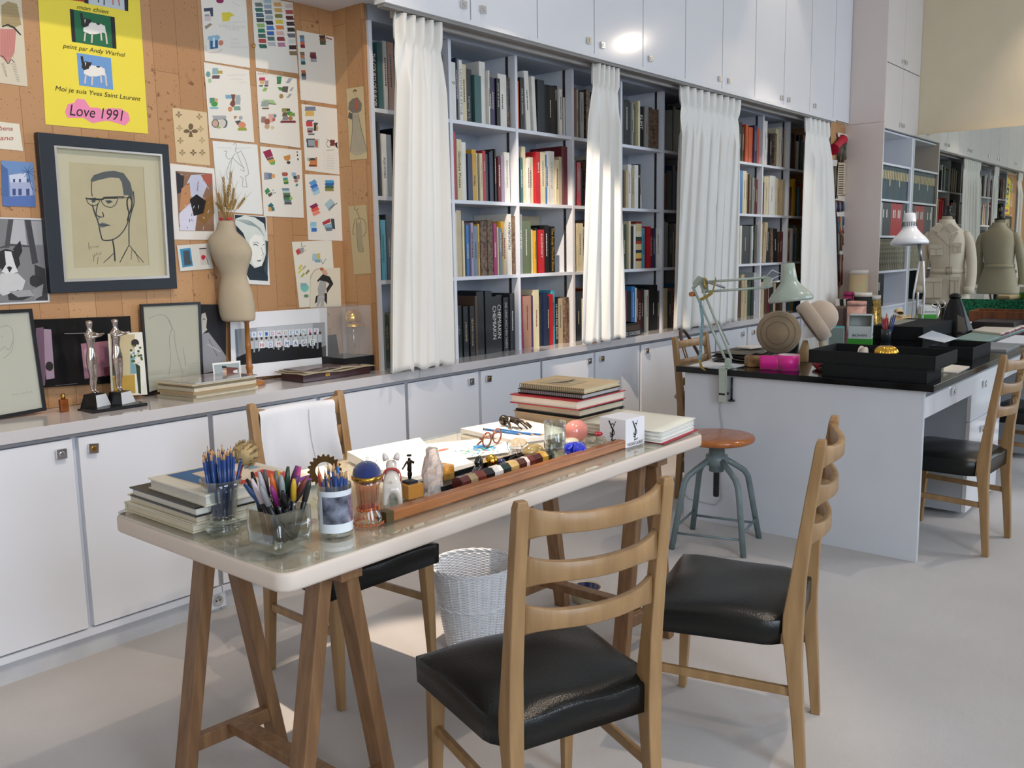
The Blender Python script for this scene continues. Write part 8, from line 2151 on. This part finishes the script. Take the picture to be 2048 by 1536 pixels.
for side in (-1, 1):
    if side < 0: pts = [(1862, 462), (1852, 480), (1849, 505), (1847, 530), (1845, 560), (1846, 584)]
    else: pts = [(1928, 462), (1938, 478), (1942, 505), (1945, 530), (1947, 560), (1944, 586)]
    P = [jp(*q) + V((0, 0, 0)) for q in pts]
    P[-1].x -= 0.10; P[-2].x -= 0.06; P[-3].x -= 0.02
    MB().tube(P, [0.034, 0.040, 0.041, 0.040, 0.038, 0.038], 16).build('sleeve', M_JK, jk, sub=1)
    MB().tube([P[-1] + V((0, 0, 0.055)), P[-1] - V((0, 0, 0.003))], 0.040, 16).build('cuff', M_JK, jk)
def face(px, py, off=0.115):   # point on the front of the jacket
    q = jp(px, py); return V((q.x - off, q.y, q.z))
for sgn, xs4 in ((-1, [(1893, 452), (1886, 446), (1866, 459), (1884, 466)]), (1, [(1898, 452), (1909, 446), (1925, 460), (1908, 466)])):
    MB().sheet([face(*q, 0.105) for q in xs4], 0.006, (-1, 0, 0)).build('collar', M_JK, jk, bevel=0.002)
MB().sheet([face(*q, 0.112) for q in [(1886, 462), (1882, 468), (1906, 492), (1908, 488), (1900, 470)]], 0.006, (-1, 0, 0)).build('lapel', M_JK, jk)
MB().sheet([face(*q, 0.112) for q in [(1922, 462), (1924, 467), (1908, 492), (1907, 488), (1912, 470)]], 0.006, (-1, 0, 0)).build('lapel', M_JK, jk)
M_JKD = mat('jacket_seam', '9A8D77', 0.9)
for (x0, y0, x1, y1) in ((1869, 489, 1893, 510), (1916, 485, 1931, 506), (1861, 555, 1892, 594), (1909, 552, 1928, 594)):
    off = 0.116 if y0 < 520 else 0.126
    MB().sheet([face(x0, y0 + 4, off), face(x1, y0 + 4, off), face(x1, y1, off + 0.004), face(x0, y1, off + 0.004)], 0.006, (-1, 0, 0)).build('pocket', M_JK, jk, bevel=0.0015)
    MB().sheet([face(x0 - 1, y0, off + 0.006), face(x1 + 1, y0, off + 0.006), face(x1 + 1, y0 + 7, off + 0.008), face((x0 + x1) / 2, y0 + 9, off + 0.008), face(x0 - 1, y0 + 7, off + 0.008)], 0.004, (-1, 0, 0)).build('pocket_flap', M_JK, jk, bevel=0.0015)
    MB().sheet([face((x0 + x1) / 2 - 0.4, y0 + 9, off + 0.0065), face((x0 + x1) / 2 + 0.4, y0 + 9, off + 0.0065), face((x0 + x1) / 2 + 0.4, y1 - 1, off + 0.0105), face((x0 + x1) / 2 - 0.4, y1 - 1, off + 0.0105)], 0.001, (-1, 0, 0)).build('pocket_pleat', M_JKD, jk)
ringbody([(537, 1862, 1930, 1.03), (546, 1861, 1931, 1.05)], 'belt', M_JK, jk, 0.108, sub=0, ex=2.4)
MB().tube([face(*q, 0.118) for q in ((1901, 534), (1911, 534), (1911, 548), (1901, 548), (1901, 534))], 0.004, 6).build('buckle', M_JKD, jk)
MB().sheet([face(1907, 492, 0.118), face(1908, 492, 0.118), face(1908, 607, 0.132), face(1907, 607, 0.132)], 0.001, (-1, 0, 0)).build('front_edge', M_JKD, jk)

# ---------------------------------------------------------------- rolls of fabric standing in the corner
def roll(label, px, ptop, x, r, m, tm=None, tilt=(0, 0), h0=0.0):
    t = onx(px, ptop, x)
    o = thing('fabric_roll', label, 'fabric roll', (t.x + tilt[0], t.y + tilt[1], h0), group='rolls of fabric in the corner')
    MB().tube([(t.x + tilt[0], t.y + tilt[1], h0), t], r, 24).build('cloth', m, o)
    MB().tube([t - V((0, 0, 0.03)), t + V((0, 0, 0.006))], r * 1.02, 24).build('wrapped_end', tm or m, o)
M_PL = mat('plastic_wrap', 'D6CFC4', 0.3, var=0.08)
roll('roll of pale floral fabric wrapped in plastic, tallest in the corner', 1718, 541, 7.94, 0.078, mat('floral', 'C6C08E', 0.6, var=0.12, scale=14, c2='CFA98A'), M_PL)
roll('roll of black fabric with white end right of the floral roll', 1726, 586, 7.74, 0.072, mat('black_cloth', '121214', 0.8), M_PL)
roll('roll of dusty pink crumpled fabric in front of the black roll', 1714, 604, 7.50, 0.075, mat('pink_cloth', 'B08078', 0.6, var=0.3, scale=16, c2='C9A296', bump=0.5, bscale=20))
roll('roll of glittering gold sequin fabric leaning by the tall cabinet', 1748, 592, 7.86, 0.055, mat('gold_sequins', '6A4A22', 0.25, metal=0.6, var=0.9, scale=90, c2='E0C070'), M_PL, (0.02, -0.05))
roll('roll of magenta fabric peeking between the floral and pink rolls', 1697, 585, 7.70, 0.04, mat('magenta_cloth', '8A1E4E', 0.7))
gb = thing('garment_bag', 'grey-brown garment bag hanging under the last curtain', 'garment bag', (7.65, 2.75, 0.0))
MB().box((7.50, 2.72, 0.25), (7.85, 2.82, 0.86)).build('bag', mat('bag_taupe', '5A4C48', 0.6), gb, bevel=0.02)
MB().box((7.50, 2.72, 0.0), (7.53, 2.82, 0.25)).box((7.82, 2.72, 0.0), (7.85, 2.82, 0.25)).build('leg', M_BLACK, gb)
for k, (px, c) in enumerate(((1676, 'D8D4CC'), (1684, '1A1A1C'), (1690, 'C8C2B8'), (1697, '161618'))):
    a = onx(px, 598, 7.62); b2 = onx(px + 3, 650, 7.62)
    o = MB().beam(a, b2, 0.03, 0.035).build('trim_strip', flat(c)); tag(o, 'hanging %s trimming strip below the ribbon board, %s from left' % ('white' if c > 'A' else 'black', WORDN[k]), 'trimming', 'trimmings by the fabric rolls')

# ---------------------------------------------------------------- ribbon samples pinned on the narrow cork board
YR = 2.962
def on_board(px, py, k=0): return onp(px, py, (0, YR - 0.002 - 0.004 * k, 0), NW)
def card(name, label, q_, c, cat='card', k=2):
    o = MB().sheet([on_board(*p, k) for p in q_], 0.002, (0, -1, 0)).build(name, flat(c)); return tag(o, label, cat)
card('header_card', 'white card at the top of the ribbon board', [(1675, 265), (1695, 269), (1697, 277), (1676, 274)], 'D8D2C6')
card('header_card', 'white card on the left side of the ribbon board', [(1654, 320), (1675, 320), (1673, 332), (1655, 332)], 'CFCAC2')
card('header_card', 'white card in the middle of the ribbon board', [(1671, 391), (1690, 393), (1689, 403), (1670, 400)], 'D2C8B6')
card('header_card', 'white card above the colourful tassels', [(1673, 424), (1694, 424), (1694, 433), (1674, 433)], 'D8D4CC')
card('header_card', 'tilted small white card low on the ribbon board', [(1676, 501), (1686, 503), (1687, 510), (1674, 508)], 'D2CEC4')
tk = thing('ticket_strip', 'cream strip of thread samples with dark ticks on the ribbon board', 'sample card', on_board(1680, 391, 3))
MB().sheet([on_board(*p, 3) for p in ((1677, 325), (1691, 327), (1690, 388), (1673, 391))], 0.002, (0, -1, 0)).build('card_strip', flat('C8B89C'), tk)
for k in range(13):
    y = 330 + k * 4.6; q0 = (y - 330) * 0.03
    MB().sheet([on_board(1678 - q0, y, 3.6), on_board(1688 - q0, y, 3.6), on_board(1688 - q0, y + 2, 3.6), on_board(1678 - q0, y + 2, 3.6)], 0.0006, (0, -1, 0)).build('thread_sample', flat('3A2E28'), tk)
def bunch(label, x0, x1, y0, y1, cols, seed, n=14, k=1):
    r_ = random.Random(seed)
    o = thing('ribbon_bunch', label, 'ribbons', on_board((x0 + x1) / 2, y1, k), group='ribbon bunches on the board')
    for i in range(n):
        c = cols[i % len(cols)]
        x = x0 + (x1 - x0) * (i + 0.5) / n
        yb = y1 - r_.uniform(0, 0.12) * (y1 - y0)
        a = on_board(x, y0 + r_.uniform(0, 2), k + 0.3 * (i % 3)); m_ = on_board(x + r_.uniform(-1.2, 1.2), (y0 + yb) / 2, k + 1 + (i % 3) * 0.5); b = on_board(x + r_.uniform(-2.2, 2.2), yb, k + 1)
        MB().tube([a, m_, b], 0.0055 * (x1 - x0) / 20 + 0.002, 5).build('ribbon', flat(c, 0.4), o)
bunch('dark green and red ribbon bunch at the top of the board', 1675, 1697, 276, 325, ['26352E', '3A3A38', '6A2A2A', '1E4034', '7A6A3A'], 1)
bunch('dark red and black ribbons at the left edge of the board', 1652, 1661, 250, 327, ['7A1A26', '5A1420', '1A1418'], 2, 6)
bunch('brown strands hanging under the left white card', 1655, 1674, 332, 402, ['5A4A38', '2A2220', '8A7A60', '1C1A1C'], 3)
bunch('blue, grey and red ribbons under the middle white card', 1668, 1688, 402, 425, ['1E2A44', '7A8A9A', '8A1E34', '1A1A1E'], 4, 10)
bunch('colourful tassels hanging under a white card mid board', 1674, 1698, 433, 470, ['A0524A', '2A5A6A', '6A7A4A', 'C0583A', 'B8A888', '3A6A8A'], 5)
bunch('long black and white lace strips low on the board', 1660, 1678, 432, 560, ['1A1A1C', '2A2A2C', '8A8A88', '3E3E40'], 6, 12)
bunch('reddish brown cords low on the right of the board', 1677, 1691, 508, 575, ['5A2A20', '3A1A16', 'B08A6A', 'A06A4A'], 7, 9, 2)
bunch('tan and brown ribbons between the two lower cards', 1678, 1692, 470, 502, ['8A6A4A', '3A2420', '6A4A34'], 8, 8)
rbn = thing('red_bobbin', 'red ribbon bobbin pinned on the upper part of the board', 'bobbin', on_board(1676, 300, 6))
a, b = on_board(1667, 299, 6), on_board(1685, 279, 6)
MB().tube([a, a.lerp(b, 0.15), a.lerp(b, 0.85), b], [0.05, 0.03, 0.03, 0.045], 16).build('spool', mat('bobbin_red', 'C0203A', 0.4), rbn)
finish_texts()
